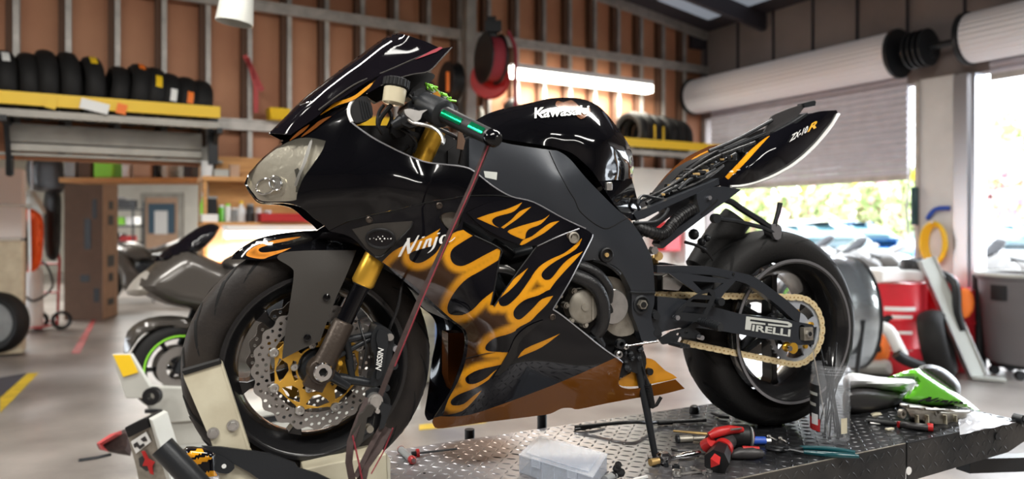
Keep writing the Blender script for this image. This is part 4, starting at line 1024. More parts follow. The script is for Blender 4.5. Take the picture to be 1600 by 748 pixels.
tail = panel('tail_cowl', [(1121, 285, 1), (1133, 275), (1152, 255), (1173, 233), (1195, 214), (1213, 205), (1240, 192), (1262, 180), (1280, 174), (1307, 172, 1), (1310, 178, 1), (1292, 204), (1267, 233), (1242, 255), (1220, 269), (1195, 281), (1162, 291), (1133, 293)], sL, 'paint', bike, .004, 4,
             paint=flame_paint([(fT, [], 11, [(fT, True)])]))
M().tube(smooth3([BP(u, v, float(sL(u, v))-.002) for u, v in ((1140, 292), (1162, 290), (1195, 280), (1220, 268), (1242, 254), (1267, 232), (1292, 203), (1308, 179))], 4), .012, 10, flat=.45).build('tail_edge_glint', 'letter_white', tail)  # white strip paints in the bright reflection along the lower edge
lettering('model_lettering', 'ZX-10', 'letter_white', tail, quad([(1233, 222), (1262, 206), (1263, 196), (1236, 211)], sL, .007), off=.03, shear=.3)
lettering('model_lettering', 'R', 'letter_gold', tail, quad([(1261, 207), (1276, 199), (1277, 188), (1264, 195)], sL, .008), off=.03, shear=.3)
slab('tail_top_plate', [(1191, 212), (1206, 182), (1210, 179), (1232, 170), (1256, 162), (1274, 157), (1274, 164), (1258, 166), (1249, 178), (1236, 193), (1222, 203), (1198, 211)], .035, .042, 'seat_dark', tail)
slab('tail_top_plate', [(1256, 161), (1272, 157), (1275, 159), (1274, 165), (1258, 168)], .02, .05, 'black_metal', tail)
slab('tail_bracket', [(1213, 205), (1240, 190), (1262, 176), (1262, 180), (1240, 196), (1218, 208)], .03, .07, 'black_metal', tail)
btube('grab_tube', [(1108, 236, .05), (1140, 223, .055), (1170, 208, .055), (1206, 188, .05)], .006, 'black_metal', bike, smooth=3)
btube('grab_tube', [(1122, 238, .06), (1160, 222, .06), (1195, 208, .06)], .005, 'black_metal', bike, smooth=3)
# stays above the rear tyre
hang = btube('plate_hanger', [(1128, 310, .06), (1144, 316, .06), (1158, 326, .055), (1190, 346, .05), (1212, 362, .045), (1220, 366, .045)], .010, 'black_metal', bike, smooth=2)
btube('hanger_stay', [(1118, 341, .09), (1150, 345, .08), (1190, 355, .06), (1216, 366, .05)], .007, 'black_metal', hang)
btube('hanger_strap', [(1219, 317, .05), (1216, 332, .05), (1212, 345, .055), (1209, 360, .05)], [.0085, .008, .007, .009], 'black_plastic', hang)
slab('hanger_cap', [(1206, 352), (1216, 350), (1222, 358), (1220, 372), (1212, 374), (1207, 364)], .02, .06, 'steel', hang, cn=2)
btube('muffler', [(1152, 340, -.06), (1130, 366, -.08), (1108, 396, -.09), (1090, 420, -.09)], [.05, .055, .052, .045], 'rubber', bike, 24)
btube('brake_line', [(1070, 378, .04), (1090, 384, .04), (1105, 394, .03), (1114, 406, .03)], .005, 'hose_black', bike, smooth=4)
q = M()
for (u, v, r) in ((1084, 366, .018), (1096, 378, .014), (1104, 372, .012), (1100, 390, .012)): q.ball(BP(u, v, .0), r, 10)
q.build('linkage_joint', 'black_metal', bike)

# ---- swingarm, chain
swing = slab('swingarm', [(1027, 463), (1060, 466), (1107, 477), (1160, 491), (1198, 495), (1236, 500), (1249, 503), (1270, 507), (1273, 512), (1272, 538), (1249, 539), (1241, 534), (1187, 528), (1134, 518), (1090, 512), (1060, 512), (1028, 520)], .095, .128, 'satin_frame', bike, mir=True, holes=[[(1249, 510), (1257, 509), (1257, 529), (1249, 530)]])
slab('swingarm_brace', [(1027, 415), (1064, 415), (1107, 416), (1142, 423), (1171, 429), (1185, 436), (1198, 445), (1230, 469), (1251, 488), (1249, 503), (1240, 500), (1219, 480), (1192, 459), (1166, 443), (1139, 435), (1118, 430), (1088, 428), (1027, 426)], .10, .128, 'satin_frame', swing, mir=True, cn=1)
p = BP(1146, 428, .129); M().cyl(p, p+BN*.002, .004, n=12).build('brace_hole', 'groove', swing)
btube('cross_tube', [(1100, 440, .09), (1100, 440, -.09)], .03, 'black_metal', swing)
slab('cross_member', [(1027, 430), (1080, 430), (1120, 470), (1100, 500), (1028, 515)], -.05, .06, 'black_plastic', swing)
# maker's lettering on the arm
def flat_shape(name, polys, s, m, par):
    q = M()
    for pl in polys:
        O = np.array(pl, float); P_, F_ = surf2d(O, 100)
        a = P_[F_]; cr = np.cross(a[:, 1]-a[:, 0], a[:, 2]-a[:, 0]); F_ = np.where(cr[:, None] > 0, F_[:, ::-1], F_); q.add(BP(P_[:, 0], P_[:, 1], s), [tuple(f) for f in F_])
    return q.build(name, m, par, sm=False)
flat_shape('arm_lettering', [[(1166, 494), (1190, 497), (1215, 500), (1232, 502.5), (1237.5, 506), (1237.5, 510), (1233, 511.5), (1200, 508), (1200, 505.2), (1231, 508.5), (1232, 506.5), (1228, 505.5), (1172.5, 498.5), (1171.8, 501.5), (1196, 504.8), (1196, 507.5), (1174.5, 505.2), (1172.8, 515.5), (1164, 514.5)]], .1295, 'letter_silver', swing)
lettering('arm_lettering', 'IRELLI', 'letter_silver', swing, quad([(1174.5, 516.5), (1234.5, 526), (1235.5, 514.5), (1176, 506.8)], const(.128), .0015), off=.03)
ab = slab('axle_block', [(1256, 512), (1270, 511), (1271, 531), (1257, 532)], .12, .138, 'cover_metal', swing)
p = BP(1263, 521, .138); M().cyl(p, p+BN*.008, .0125, n=6).build('axle_nut', 'silver', swing); M().cyl(p+BN*.008, p+BN*.0085, .007, n=16).build('axle_bore', 'groove', swing)
p = BP(1227, 541, .11); M().lathe([(.0005, 0), (.014, 0), (.016, .006), (.011, .012), (.011, .022), (.016, .028), (.017, .036), (.0005, .036)], p, BN, 24).build('spool', 'gold_anod', swing)
p = BP(1233, 544, .146); M().cyl(p, p+BN*.006, .008, n=12).build('spool_bolt', 'chrome', swing)
slab('chain_guard', [(1036, 432), (1060, 420), (1076, 432), (1060, 454), (1036, 452)], .11, .115, 'silver', bike)
# chain: upper run, round the sprocket, lower run
c2 = SPC; rp = .1065
def to_uv(P): P = np.asarray(P)-np.array((0, 0, CAMH)); return 800+1130*P[0]/P[1], 350-1130*P[2]/P[1]
def on_plane(u, v): return BP(u, v, .075)
pu = on_plane(1024, 460); pl = on_plane(1064, 534)
def tang(p, sign):
    x = (p-c2) @ BD; z = (p-c2)[2]; D_ = math.hypot(x, z); a = math.atan2(z, x); b = math.acos(rp/D_); return a+sign*b
au = tang(pu, -1); al = tang(pl, 1)
def circ(a): return c2+BD*rp*math.cos(a)+np.array((0, 0, rp*math.sin(a)))
path = [pu, circ(au)]
al2 = al-2*PI if al > au else al
for i in range(1, 40): path.append(circ(au+(al2-au)*i/40))
path += [circ(al2), pl]
path = np.array(path); dl = np.r_[0, np.cumsum(np.linalg.norm(np.diff(path, axis=0), axis=1))]
nl = int(dl[-1]/.015875); q = M()
for i in range(nl):
    a = np.array([np.interp(i*.015875, dl, path[:, k]) for k in range(3)]); b = np.array([np.interp((i+1)*.015875, dl, path[:, k]) for k in range(3)])
    t_ = unit(b-a); z_ = np.cross(BN, t_); w_ = .0098 if i % 2 else .0086; o_ = .0075 if i % 2 else .0045
    pts = []
    for cc, sg in ((a, -1), (b, 1)):
        for k in range(5):
            th = -PI/2+PI*k/4; pts.append(cc+t_*sg*math.cos(th)*w_*.98+z_*sg*math.sin(th)*w_)
    pts.insert(5, (a+b)/2+z_*-.0042 if False else (a+b)/2-z_*(-1)*.0) if False else None
    for sd in (1, -1): q.prism([p_+BN*sd*o_ for p_ in pts], BN*sd*.002)
    q.cyl(a-BN*.0098, a+BN*.0105, .0026, n=8, mi=1); q.cyl(a-BN*.006, a+BN*.006, .0055, n=8)
q.build('chain', ['chain_gold', 'brass'], bike, sm=False)

# rear set: triangular bracket, heel guard, pegs and gear pedal
rs = slab('footrest_bracket', [(1046, 427), (1066, 426), (1120, 434), (1151, 437), (1132, 458), (1116, 480), (1104, 474), (1108, 458), (1090, 458), (1072, 446)], .135, .142, 'satin_frame', bike, holes=[[(1082, 439, 1), (1131, 442, 1), (1112, 457, 1), (1096, 453, 1)]])
slab('heel_guard', [(1102, 453), (1109, 451), (1117, 455), (1117, 468), (1108, 487), (1100, 502), (1090, 503), (1056, 499), (1054, 494), (1062, 482), (1080, 466)], .15, .156, 'black_metal', rs, cn=2, holes=[[(1083, 467, 1), (1109, 468, 1), (1107, 474, 1), (1078, 472, 1)], [(1073, 478, 1), (1104, 480, 1), (1099, 491, 1), (1065, 488, 1)], [(1096, 460, 1), (1108, 456, 1), (1112, 462, 1)]])
q = M(); a = BP(1092, 501, .15); b = BP(1126, 511, .225); q.tube([a, b], [.011, .012], 16)
for i in range(9): c_ = a+(b-a)*(.15+.8*i/9); q.tube([c_, c_+(b-a)*.045], .0135, 12)
q.build('footrest', 'black_metal', rs)
for (u, v, m, r) in ((1057, 496, 'steel', .007), (1095, 527, 'steel', .007), (1125, 471, 'black_metal', .012), (1023, 493, 'black_metal', .010), (1024, 519, 'black_metal', .010)):
    p = BP(u, v, .152 if u > 1030 else .142); M().cyl(p-BN*.01, p+BN*.008, r, n=14).build('footrest_bolt', m, rs)
slab('pivot_cover', [(1018, 485), (1026, 485), (1032, 494), (1028, 506), (1034, 516), (1032, 528), (1018, 530), (1014, 510)], .12, .14, 'black_metal', rs, cn=2)
slab('gear_bracket', [(1030, 530), (1050, 518), (1072, 512), (1090, 500), (1098, 502), (1086, 514), (1094, 520), (1096, 530), (1062, 526), (1058, 535), (1036, 538)], .13, .138, 'black_metal', rs, holes=[ell(1060, 522, 3, 2.4, 8), ell(1072, 519, 3, 2.4, 8)])
q = M()
for i in range(3): p = BP(1046+i*5.5, 536, .13); q.cyl(p, p+BN*.06, .0055, n=10)
q.build('gear_pedal', 'black_metal', rs)
btube('gear_rod', [(980, 540, .155), (1028, 533, .155)], .0035, 'chrome', rs)
for (u, v, r, m) in ((969, 537, .014, 'black_metal'), (966, 553, .010, 'silver'), (977, 541, .008, 'silver')):
    p = BP(u, v, .15); M().lathe([(r, -.007), (r, .007), (r*.5, .009), (r*.45, -.007)][::-1], p, BN, 18).build('rod_joint', m, rs)
# side stand
foot = TP(1024, 714, .006); st_top = BP(996, 560, .13)
def sp(f): return st_top+(foot-st_top)*f
ks = M().tube([sp(-.08), sp(.3), sp(.7), sp(1)], [.0135, .012, .010, .009], 14).build('side_stand', 'black_metal', bike)
M().tube([sp(.985), sp(1.0)], [.020, .022], 14).build('stand_foot', 'black_metal', ks)
q = M(); P = [BP(1004, 572, .15), BP(1010, 590, .15), BP(1014, 606, .15), BP(1019, 636, .15)]; q.tube(P, [.003, .003, .009, .009], 10); q.tube([BP(1018, 636, .15), BP(1026, 632, .155), BP(1033, 620, .16)], .005, 10)
for i in range(14): a = BP(1012+i*.5, 600+i*2.6, .15); b = BP(1012.2+i*.5, 601.4+i*2.6, .15); q.tube([a, b], .0105, 10)
q.build('stand_spring', 'black_plastic', ks)
slab('stand_bracket', [(972, 545), (990, 540), (1006, 548), (1010, 568), (1002, 585), (985, 580), (972, 590), (966, 586), (968, 566)], .10, .14, 'black_plastic', ks, cn=2)
q = M()
for i in range(14): M().ball(BP(rnd.uniform(974, 1006), rnd.uniform(545, 582), rnd.uniform(.13, .155)), rnd.uniform(.004, .011), 8).build('stand_switch', 'black_metal', ks)

# ---- handlebar and controls
g0 = BP(688, 176, .235); g1 = BP(768, 215, .385)
def G(f): return g0+(g1-g0)*f
bar = M().tube([G(-.55), G(1.0)], .011, 16).build('handlebar', 'black_metal', bike)
M().tube([G(.06), G(.09), G(.95), G(.97)], [.0245, .0205, .0185, .0200], 24).build('grip', 'black_plastic', bar)
gd = unit(g1-g0); ga, gb, _ = frame_of(gd)
for (f0, f1, th, m) in ((.13, .52, 1.25, 'green_anod'), (.66, .92, 1.05, 'green_anod')):
    q = M(); vs = []
    for f in np.linspace(f0, f1, 7):
        for t in np.linspace(-.42, .42, 7):
            a = th+PI/2*1.0+t+(f-f0)*.5*0; vs.append(G(f)+(ga*math.cos(a)+gb*math.sin(a))*(.0212-.0018*f))
    q.add(vs, [(i*7+j, i*7+j+1, i*7+j+8, i*7+j+7) for i in range(6) for j in range(6)]); q.build('grip_insert', m, bar)
M().tube([G(.97), G(1.0), G(1.08), G(1.12)], [.0195, .0205, .0185, .012], 24).build('bar_end', 'gloss_black', bar)
M().tube([G(1.108), G(1.115)], [.011, .010], 16).build('bar_end_ring', 'silver', bar)
M().tube([G(-.38), G(-.34), G(.02), G(.06), G(.10)], [.020, .032, .035, .034, .024], 24).build('switch_housing', 'black_metal', bar)
q = M(); c0 = G(-.22)+np.array((0, 0, .028)); q.ball(c0, .008, 10); q.box(G(-.1)-np.array((0, 0, .02))+BN*.01, (.03, .03, .03)); q.build('switch_button', 'black_plastic', bar, bevel=.003)
per = slab('lever_perch', [(626, 178), (640, 168), (668, 166), (672, 186), (656, 196), (640, 200), (628, 194)], .15, .20, 'black_plastic', bar, cn=1)
btube('master_cylinder', [(616, 196, .17), (634, 186, .19), (652, 176, .21)], [.013, .016, .014], 'black_metal', bar, 14)
slab('sensor_housing', [(612, 196), (626, 186), (636, 196), (634, 212), (620, 216), (612, 208)], .12, .15, 'black_plastic', bar, cn=1)
slab('lever_knuckle', [(632, 171), (642, 170), (655, 173), (668, 171), (660, 177), (657, 186), (648, 190), (640, 184), (634, 179)], .235, .25, 'silver', bar, cn=2)
btube('brake_lever', [(638, 186, .24), (646, 192, .245), (662, 195, .255), (676, 199, .27), (688, 208, .285), (693, 219, .295), (691, 224, .30)], [.006, .008, .008, .0075, .007, .006, .005], 'silver', bar, smooth=3, flat=.6)
# clutch/brake reservoir
rp0 = BP(614, 163, .175); rp1 = BP(618, 138, .175)
res = M().tube([rp0, rp0+(rp1-rp0)*.08, rp0+(rp1-rp0)*.95, rp1], [.020, .0265, .0275, .026], 24).build('fluid_reservoir', 'reservoir', bike)
q = M(); q.tube([rp1, rp1+(rp1-rp0)*.10, rp1+(rp1-rp0)*.55, rp1+(rp1-rp0)*.62], [.026, .030, .029, .024], 24)
for i in range(18):
    a = 2*PI*i/18; u_, v_, _ = frame_of(rp1-rp0); e = (u_*math.cos(a)+v_*math.sin(a))*.0295; q.tube([rp1+e+(rp1-rp0)*.1, rp1+e+(rp1-rp0)*.55], .0028, 6)
q.build('reservoir_cap', 'black_plastic', res)
btube('reservoir_hose', [(612, 164, .17), (604, 172, .16), (594, 186, .15), (590, 200, .14)], .006, 'hose_black', res, smooth=4)
for pts in ([(600, 164, .16), (592, 176, .15), (590, 196, .15), (598, 210, .14)], [(606, 170, .14), (612, 184, .14), (606, 200, .13)], [(618, 196, .15), (640, 210, .17), (650, 224, .16), (646, 238, .15)], [(640, 228, .15), (630, 236, .14), (618, 236, .13)], [(672, 196, .2), (712, 214, .18), (722, 232, .16), (718, 256, .15)], [(640, 150, .1), (655, 160, .13), (668, 158, .14), (684, 166, .15)]):
    btube('control_cable', pts, .0035+.002*rnd.random(), 'hose_black', bike, smooth=4)
slab('top_clamp', [(640, 158), (668, 150), (700, 158), (716, 168), (700, 178), (660, 176), (640, 172)], .02, .14, 'black_metal', bike, cn=2)
btube('steering_ring', [(650, 160, .16), (664, 154, .16), (684, 154, .16), (700, 160, .16)], .005, 'silver', bike, smooth=3)
slab('instrument_panel', [(636, 152), (644, 138), (656, 128), (664, 134), (672, 144), (690, 150), (705, 160), (712, 170), (690, 170), (664, 160)], .02, .08, 'black_plastic', bike, cn=1)
slab('instrument_panel', [(647, 145), (654, 138), (662, 138), (670, 147), (668, 154), (650, 154)], .08, .12, 'black_metal', bike, cn=2)
q = M()
for i in range(16):
    f = i/15; a = BP(664+40*f, 130+26*f+rnd.uniform(-3, 4), rnd.uniform(.02, .09)); b = BP(668+40*f+rnd.uniform(-5, 8), 134+27*f+rnd.uniform(-5, 6), rnd.uniform(.02, .09)); q.tube([a, b], .003, 6)
q.build('wiring', 'lime', bike)
slab('wiring_plug', [(676, 146), (684, 142), (689, 150), (682, 156), (676, 154)], .09, .11, 'gold_flat', bike, cn=1)
slab('wiring_tag', [(660, 128), (670, 130), (704, 154), (702, 160), (690, 153), (672, 142)], .05, .055, 'light_grey', bike, cn=1)
slab('wiring_tag', [(716, 206), (722, 206), (727, 220), (724, 234), (714, 232)], .19, .195, 'cardboard', bike)
slab('cockpit_floor', [(560, 196), (620, 196), (660, 210), (735, 222), (735, 262), (668, 252), (618, 232), (589, 217), (566, 203)], -.1, .10, 'black_plastic', bike)
slab('fork_clamp', [(648, 196), (700, 200), (716, 230), (700, 255), (650, 246)], -.12, .09, 'black_plastic', bike)
# gloss of the far side fairing and radiator that shows under the wheel arch
slab('radiator', [(600, 420), (640, 440), (700, 500), (720, 520), (700, 500), (690, 400), (620, 380)], -.12, .10, 'black_plastic', bike)
slab('lower_wedge', [(700, 520), (724, 520), (728, 535), (720, 570), (706, 610), (700, 590)], -.1, -.04, 'copper_brown', bike)
# ------------------------------------------------------------------ the lift table and what lies on it
PT0 = np.array((.680, 1.922, 0)); DT_ = np.array((.892, .452, 0)); NT = np.array((.452, -.892, 0))
RT = np.stack((DT_, -NT, np.array((0, 0, 1))), 1)
def TB(t, o, z=0): return PT0+DT_*t-NT*o+np.array((0, 0, z))     # t along the near edge, o across to the far edge
lift = thing('lift_table', 'black steel diamond-plate motorcycle lift table under the black and gold motorcycle', 'workshop lift', tuple(TB(-.2, .32, 0)))
def lugs(q, org, ex, ey, en, L, W, pitch, ll, lw, mi=0):
    """raised lens-shaped bars of tread plate, alternating in direction"""
    nx = int(L/pitch); ny = int(W/pitch)
    for i in range(nx):
        for j in range(ny):
            c = org+ex*(i+.5)*L/nx+ey*(j+.5)*W/ny; a = PI/4 if (i+j) % 2 else -PI/4
            d = ex*math.cos(a)+ey*math.sin(a); e = -ex*math.sin(a)+ey*math.cos(a); h = en*lw*.20
            q.add([c-d*ll/2, c-e*lw/2, c+d*ll/2, c+e*lw/2, c+h-d*ll*.22, c+h+d*ll*.22], [(0, 1, 4), (1, 5, 4), (1, 2, 5), (2, 3, 5), (3, 4, 5), (3, 0, 4)], mi)
TW = .635; T0 = -1.45; T1 = 1.15; TS = .565
q = M(); q.prism([TB(T0, 0, ZT-.012), TB(T1, 0, ZT-.012), TB(T1, TW, ZT-.012), TB(T0, TW, ZT-.012)], (0, 0, .012))
lugs(q, TB(T0, 0, ZT), DT_, -NT, np.array((0, 0, 1.)), T1-T0, TW, .030, .030, .0085)
deck = q.build('deck', 'plate_deck', lift, sm=False)
M().bar(TB(T0, -.002, ZT+.0008), TB(TS-.004, -.002, ZT+.0008), .004, .003).build('worn_edge', 'cover_metal', lift, sm=False); M().bar(TB(TS+.004, -.002, ZT+.0008), TB(T1, -.002, ZT+.0008), .006, .004).build('worn_edge', 'black_metal', lift, sm=False)
def hexn(c, r): return [TB(c[0]+r*math.cos(a), c[1]+r*math.sin(a), ZT) for a in np.linspace(0, 2*PI, 14, endpoint=False)]
def skirt(t0, t1, z0, z1, hole, name='skirt'):
    q = M(); q.prism([TB(t0, -.004, z0), TB(t1, -.004, z1), TB(t1, -.004, ZT+.001), TB(t0, -.004, ZT+.001)], -NT*.004)
    lugs(q, TB(t0, -.0045, max(z0, z1)), DT_, np.array((0, 0, 1.)), NT, t1-t0, ZT-max(z0, z1), .03, .030, .007)
    return q.build(name, 'plate_black', lift, sm=False)
skirt(T0, TS-.004, ZT-.115, ZT-.115, None); skirt(TS+.004, T1-.06, ZT-.115, ZT-.10, None); 
q = M(); q.prism([TB(T1-.06, -.004, ZT-.10), TB(1.35, -.004, ZT-.035), TB(1.35, -.004, ZT+.0), TB(T1-.06, -.004, ZT+.001)], -NT*.004); lugs(q, TB(T1-.06, -.0045, ZT-.045), DT_, np.array((0, 0, 1.)), NT, .26, .045, .03, .030, .007); q.build('skirt', 'plate_black', lift, sm=False)
def on_face(u, v, e=0):                                       # image ray onto the near face
    r = ray(u, v); c = (PT0+NT*.004) @ NT; return r*((c-0)/(r @ NT))+np.array((0, 0, CAMH))+NT*e
p = on_face(1419, 735, .001); M().cyl(p, p+NT*.002, .012, n=20).build('face_disc', 'letter_white', lift)
p = on_face(1557, 681, .001); M().cyl(p, p+NT*.003, .012, n=20).build('face_disc', 'black_metal', lift)
p = TB(T1, .0, ZT+.004); q = M(); q.cyl(p-NT*.01, p+NT*.02, .016, n=16); q.cyl(p+NT*.02, p+NT*.03, .009, n=6); q.build('hinge_bolt', 'black_metal', lift)
q = M()
for o in (.06, TW-.06): q.bar(TB(T0+.2, o, ZT-.05), TB(T1-.1, o, ZT-.05), .06, .07)
for t in (-1.1, -.2, .8): q.bar(TB(t, .02, ZT-.05), TB(t, TW-.02, ZT-.05), .05, .05)
q.build('deck_beam', 'black_metal', lift, sm=False)
for o in (.1, TW-.1):
    M().bar(TB(-1.2, o, .06), TB(.7, o, ZT-.08), .07, .05).build('scissor_arm', 'black_metal', lift, sm=False)
    M().bar(TB(.7, o+.06 if o < .3 else o-.06, .06), TB(-1.2, o+.06 if o < .3 else o-.06, ZT-.08), .07, .05).build('scissor_arm', 'black_metal', lift, sm=False)
q = M(); q.bar(TB(-1.35, .02, .035), TB(.9, .02, .035), .07, .07); q.bar(TB(-1.35, TW-.02, .035), TB(.9, TW-.02, .035), .07, .07); q.bar(TB(-1.35, 0, .035), TB(-1.35, TW, .035), .07, .07); q.bar(TB(.9, 0, .035), TB(.9, TW, .035), .07, .07)
q.build('base_frame', 'black_metal', lift, sm=False)
M().bar(TB(1.05, .12, ZT-.17), TB(1.9, .05, ZT-.26), .05, .05).build('ramp_strut', 'black_metal', lift, sm=False)
q = M()
for (u, v) in ((716, 714), (732, 728), (663, 739)): p = TP(u, v); q.cyl(p, p+(0, 0, .0008), .004, n=14)
q.build('deck_bolt_hole', 'groove', deck)
q = M(); q.tube([TB(-.33, TW+.03, ZT-.16), TB(-.33, TW+.03, ZT-.02)], .03, 12); q.build('side_socket', 'black_metal', lift)
for u_, v_, h_ in ((746, 684, .012), (861, 667, .03)): M().tube([TP(u_, v_)-NT*.06+(0, 0, -.12), TP(u_, v_)-NT*.06+(0, 0, h_)], .016, 12).build('edge_post', 'black_metal', lift)

# wheel chock bolted to the deck
chock = thing('wheel_chock', 'cream steel wheel chock clamping the front tyre of the black motorcycle', 'wheel chock', tuple(TP(480, 770)*np.array((1, 1, 0))+np.array((0, 0, ZT))))
slab('clamp_arm', [(286, 583), (344, 566), (346, 569), (388, 702), (360, 712), (338, 716), (330, 690), (288, 592)], .115, .13, 'cream_paint', chock, step=30)
slab('clamp_arm_edge', [(344, 566), (348, 570), (391, 702), (387, 703)], .09, .131, 'cream_paint', chock, step=30)
slab('rubber_edge', [(284, 580), (343, 563), (346, 568), (288, 586)], .10, .134, 'rubber', chock)
for (u, v) in ((333, 676), (364, 664)):
    p = BP(u, v, .131); q = M(); q.cyl(p, p+BN*.003, .013, n=18); q.cyl(p+BN*.003, p+BN*.010, .009, n=6); q.build('bolt', 'silver', chock)
slab('lower_arm', [(338, 716), (360, 712), (392, 702), (405, 730), (400, 770), (346, 770)], .115, .128, 'cream_paint', chock, step=30)
slab('brace_plate', [(315, 697), (345, 698), (420, 708), (461, 723), (466, 731), (495, 739), (540, 760), (470, 770), (420, 760), (390, 738), (366, 725)], .135, .142, 'black_metal', chock)
slab('brace_ear', [(338, 708), (366, 725), (362, 736), (352, 740), (335, 735), (336, 722)], .14, .145, 'black_metal', chock, cn=2)
p = BP(350, 728, .146); M().cyl(p, p+BN*.001, .005, n=14).build('brace_hole', 'letter_white', chock)
q = M(); A = [BP(u, v, .13) for u, v in ((474, 733), (520, 723), (604, 709), (607, 775), (474, 790))]
q.prism(A, -BN*.20); q.build('tyre_block', 'cream_paint', chock, bevel=.003, sm=False)
q = M(); q.prism([BP(604, 709, .131), BP(610, 717, .10), BP(610, 780, .10), BP(607, 775, .131)], -BN*.01); q.build('block_flange', 'cream_paint', chock, sm=False)
t_ = M(); t_.tube([BP(253, 697, .22), BP(305, 752, .24), BP(330, 780, .24)], .0245, 24); t_.lathe([(.022, -.0008), (.022, 0), (.0005, 0), (.0005, -.0008)], BP(253, 697, .22), BP(253, 697, .22)-BP(305, 752, .24), 24)
t_.build('tube_stop', 'black_metal', chock)

# tie-down strap and ratchet
st = thing('ratchet_strap', 'dark maroon tie-down strap with steel ratchet pulling the handlebar down', 'strap', tuple(BP(575, 640, .25)))
def ribbon(pts, w, th=.0018, q=None, mi=0):
    P = np.array([BP(*p) for p in pts]); q = q or M(); vs = []
    for i in range(len(P)):
        d = unit(P[min(i+1, len(P)-1)]-P[max(i-1, 0)]); e = unit(np.cross(d, (-BN*.8+BD*.6))); n = np.cross(d, e)
        for a, b in ((-1, -1), (1, -1), (1, 1), (-1, 1)): vs.append(P[i]+e*w/2*a+n*th*b)
    fs = [(4*i+j, 4*i+(j+1) % 4, 4*i+4+(j+1) % 4, 4*i+4+j) for i in range(len(P)-1) for j in range(4)]; return q.add(vs, fs, mi)
q = ribbon([(764, 224, .36), (738, 288, .35), (702, 366, .34), (655, 470, .31), (612, 572, .28), (594, 618, .26)], .012); ribbon([(765, 222, .368), (739, 288, .356), (704, 366, .346), (659, 470, .316), (617, 572, .286)], .0018, .0022, q, 1)
q.build('webbing', ['strap', 'strap_red'], st)
q = ribbon([(576, 622, .26), (562, 652, .27), (548, 690, .28), (545, 722, .28), (552, 760, .28)], .016); ribbon([(606, 668, .25), (590, 700, .265), (570, 728, .28), (562, 762, .28)], .022, .0018, q); ribbon([(600, 660, .255), (578, 700, .27), (556, 745, .28)], .012, .0018, q)
ribbon([(614, 668, .25), (600, 704, .265), (580, 740, .28)], .0018, .0022, q, 1); ribbon([(551, 680, .284), (560, 720, .284), (568, 760, .284)], .0018, .0022, q, 1)
q.build('webbing', ['strap', 'strap_red'], st)
c_ = BP(586, 626, .26); q = M(); q.cyl(c_-BN*.016, c_+BN*.006, .017, n=26); q.cyl(c_+BN*.006, c_+BN*.010, .013, n=26)
q.build('ratchet_spool', 'silver', st)
slab('ratchet_frame', [(572, 612), (590, 606), (606, 616), (610, 634), (600, 668), (592, 680), (582, 672), (586, 650), (574, 636)], .235, .245, 'black_metal', st, cn=2)
slab('ratchet_frame', [(590, 620), (600, 630), (612, 634), (600, 668), (592, 672), (596, 650)], .262, .268, 'black_metal', st)
slab('ratchet_handle', [(576, 632), (586, 636), (580, 650), (574, 652), (572, 664), (566, 690), (556, 700), (546, 696), (550, 674), (558, 662), (562, 648), (568, 644)], .262, .278, 'guard_grey', st, cn=2, step=8)
for (u, v, m, r) in ((578, 670, 'cover_metal', .008), (590, 642, 'silver', .005)): p = BP(u, v, .272); M().cyl(p-BN*.02, p+BN*.004, r, n=16).build('ratchet_pin', m, st)
q = M()
for (a, b) in (((578, 634), (574, 646)), ((590, 636), (588, 644))): q.bar(BP(*a, .272), BP(*b, .272), .006, .003, BN)
q.build('ratchet_pawl', 'silver', st)

# ---- loose parts and tools on the deck
def dirT(u0, v0, u1, v1, h=0): a = TP(u0, v0, h); b = TP(u1, v1, h); return a, b
def T_thing(name, label, cat, u, v, group=None): p = TP(u, v); return thing(name, label, cat, tuple(p), group), p
# screwdriver with grey handle and red collars, and the long pick beside it
r, _ = T_thing('screwdriver', 'short screwdriver with a grey handle and red ends lying near the front tyre', 'screwdriver', 636, 715)
a, b = dirT(625, 701, 646, 720, .012); d = b-a
M().tube([a, a+d*.06, a+d*.12, a+d*.85, a+d*.9, b], [.006, .0105, .0095, .0095, .0115, .007], 16).build('handle', 'grey_plastic', r)
q = M(); q.tube([a-d*.02, a+d*.08], [.007, .0112], 16); q.tube([a+d*.84, a+d*.92, a+d*1.0], [.0105, .0120, .008], 16); q.build('collar', 'red_plastic', r)
r, _ = T_thing('long_pick', 'long thin black pick with a red collar pointing across the deck', 'hand tool', 680, 708)
a, b = dirT(643, 709, 714, 701, .008); d = b-a
M().tube([a, a+d*.12], .007, 12).build('handle', 'black_plastic', r); M().tube([a+d*.10, a+d*.16], .0125, 16).build('collar', 'red_plastic', r); M().tube([a+d*.14, b], .003, 8).build('shaft', 'black_metal', r)
# parts organiser
r, _ = T_thing('parts_organizer', 'clear frosted plastic parts organizer box with compartments on the deck', 'storage box', 880, 730)
c0_, c1_, c2_, c3_ = TP(812, 738), TP(925, 775), TP(946, 735), TP(842, 706)
hh = .045
ex = unit(c1_-c0_); ey = unit(c3_-c0_); Lx = np.linalg.norm(c1_-c0_); Ly = np.linalg.norm(c3_-c0_)
def OB(x, y, z): return c0_+ex*x+ey*y+np.array((0, 0, z))
q = M(); q.prism([OB(0, 0, 0), OB(Lx, 0, 0), OB(Lx, Ly, 0), OB(0, Ly, 0)], (0, 0, .003))
for (p_, q_) in (((0, 0), (Lx, 0)), ((Lx, 0), (Lx, Ly)), ((Lx, Ly), (0, Ly)), ((0, Ly), (0, 0))):
    a = OB(*p_, 0); b = OB(*q_, 0); q.bar(a+(0, 0, hh/2), b+(0, 0, hh/2), .003, hh)
for i in range(1, 6): q.bar(OB(Lx*i/6, 0, hh/2), OB(Lx*i/6, Ly, hh/2), .002, hh*.9)
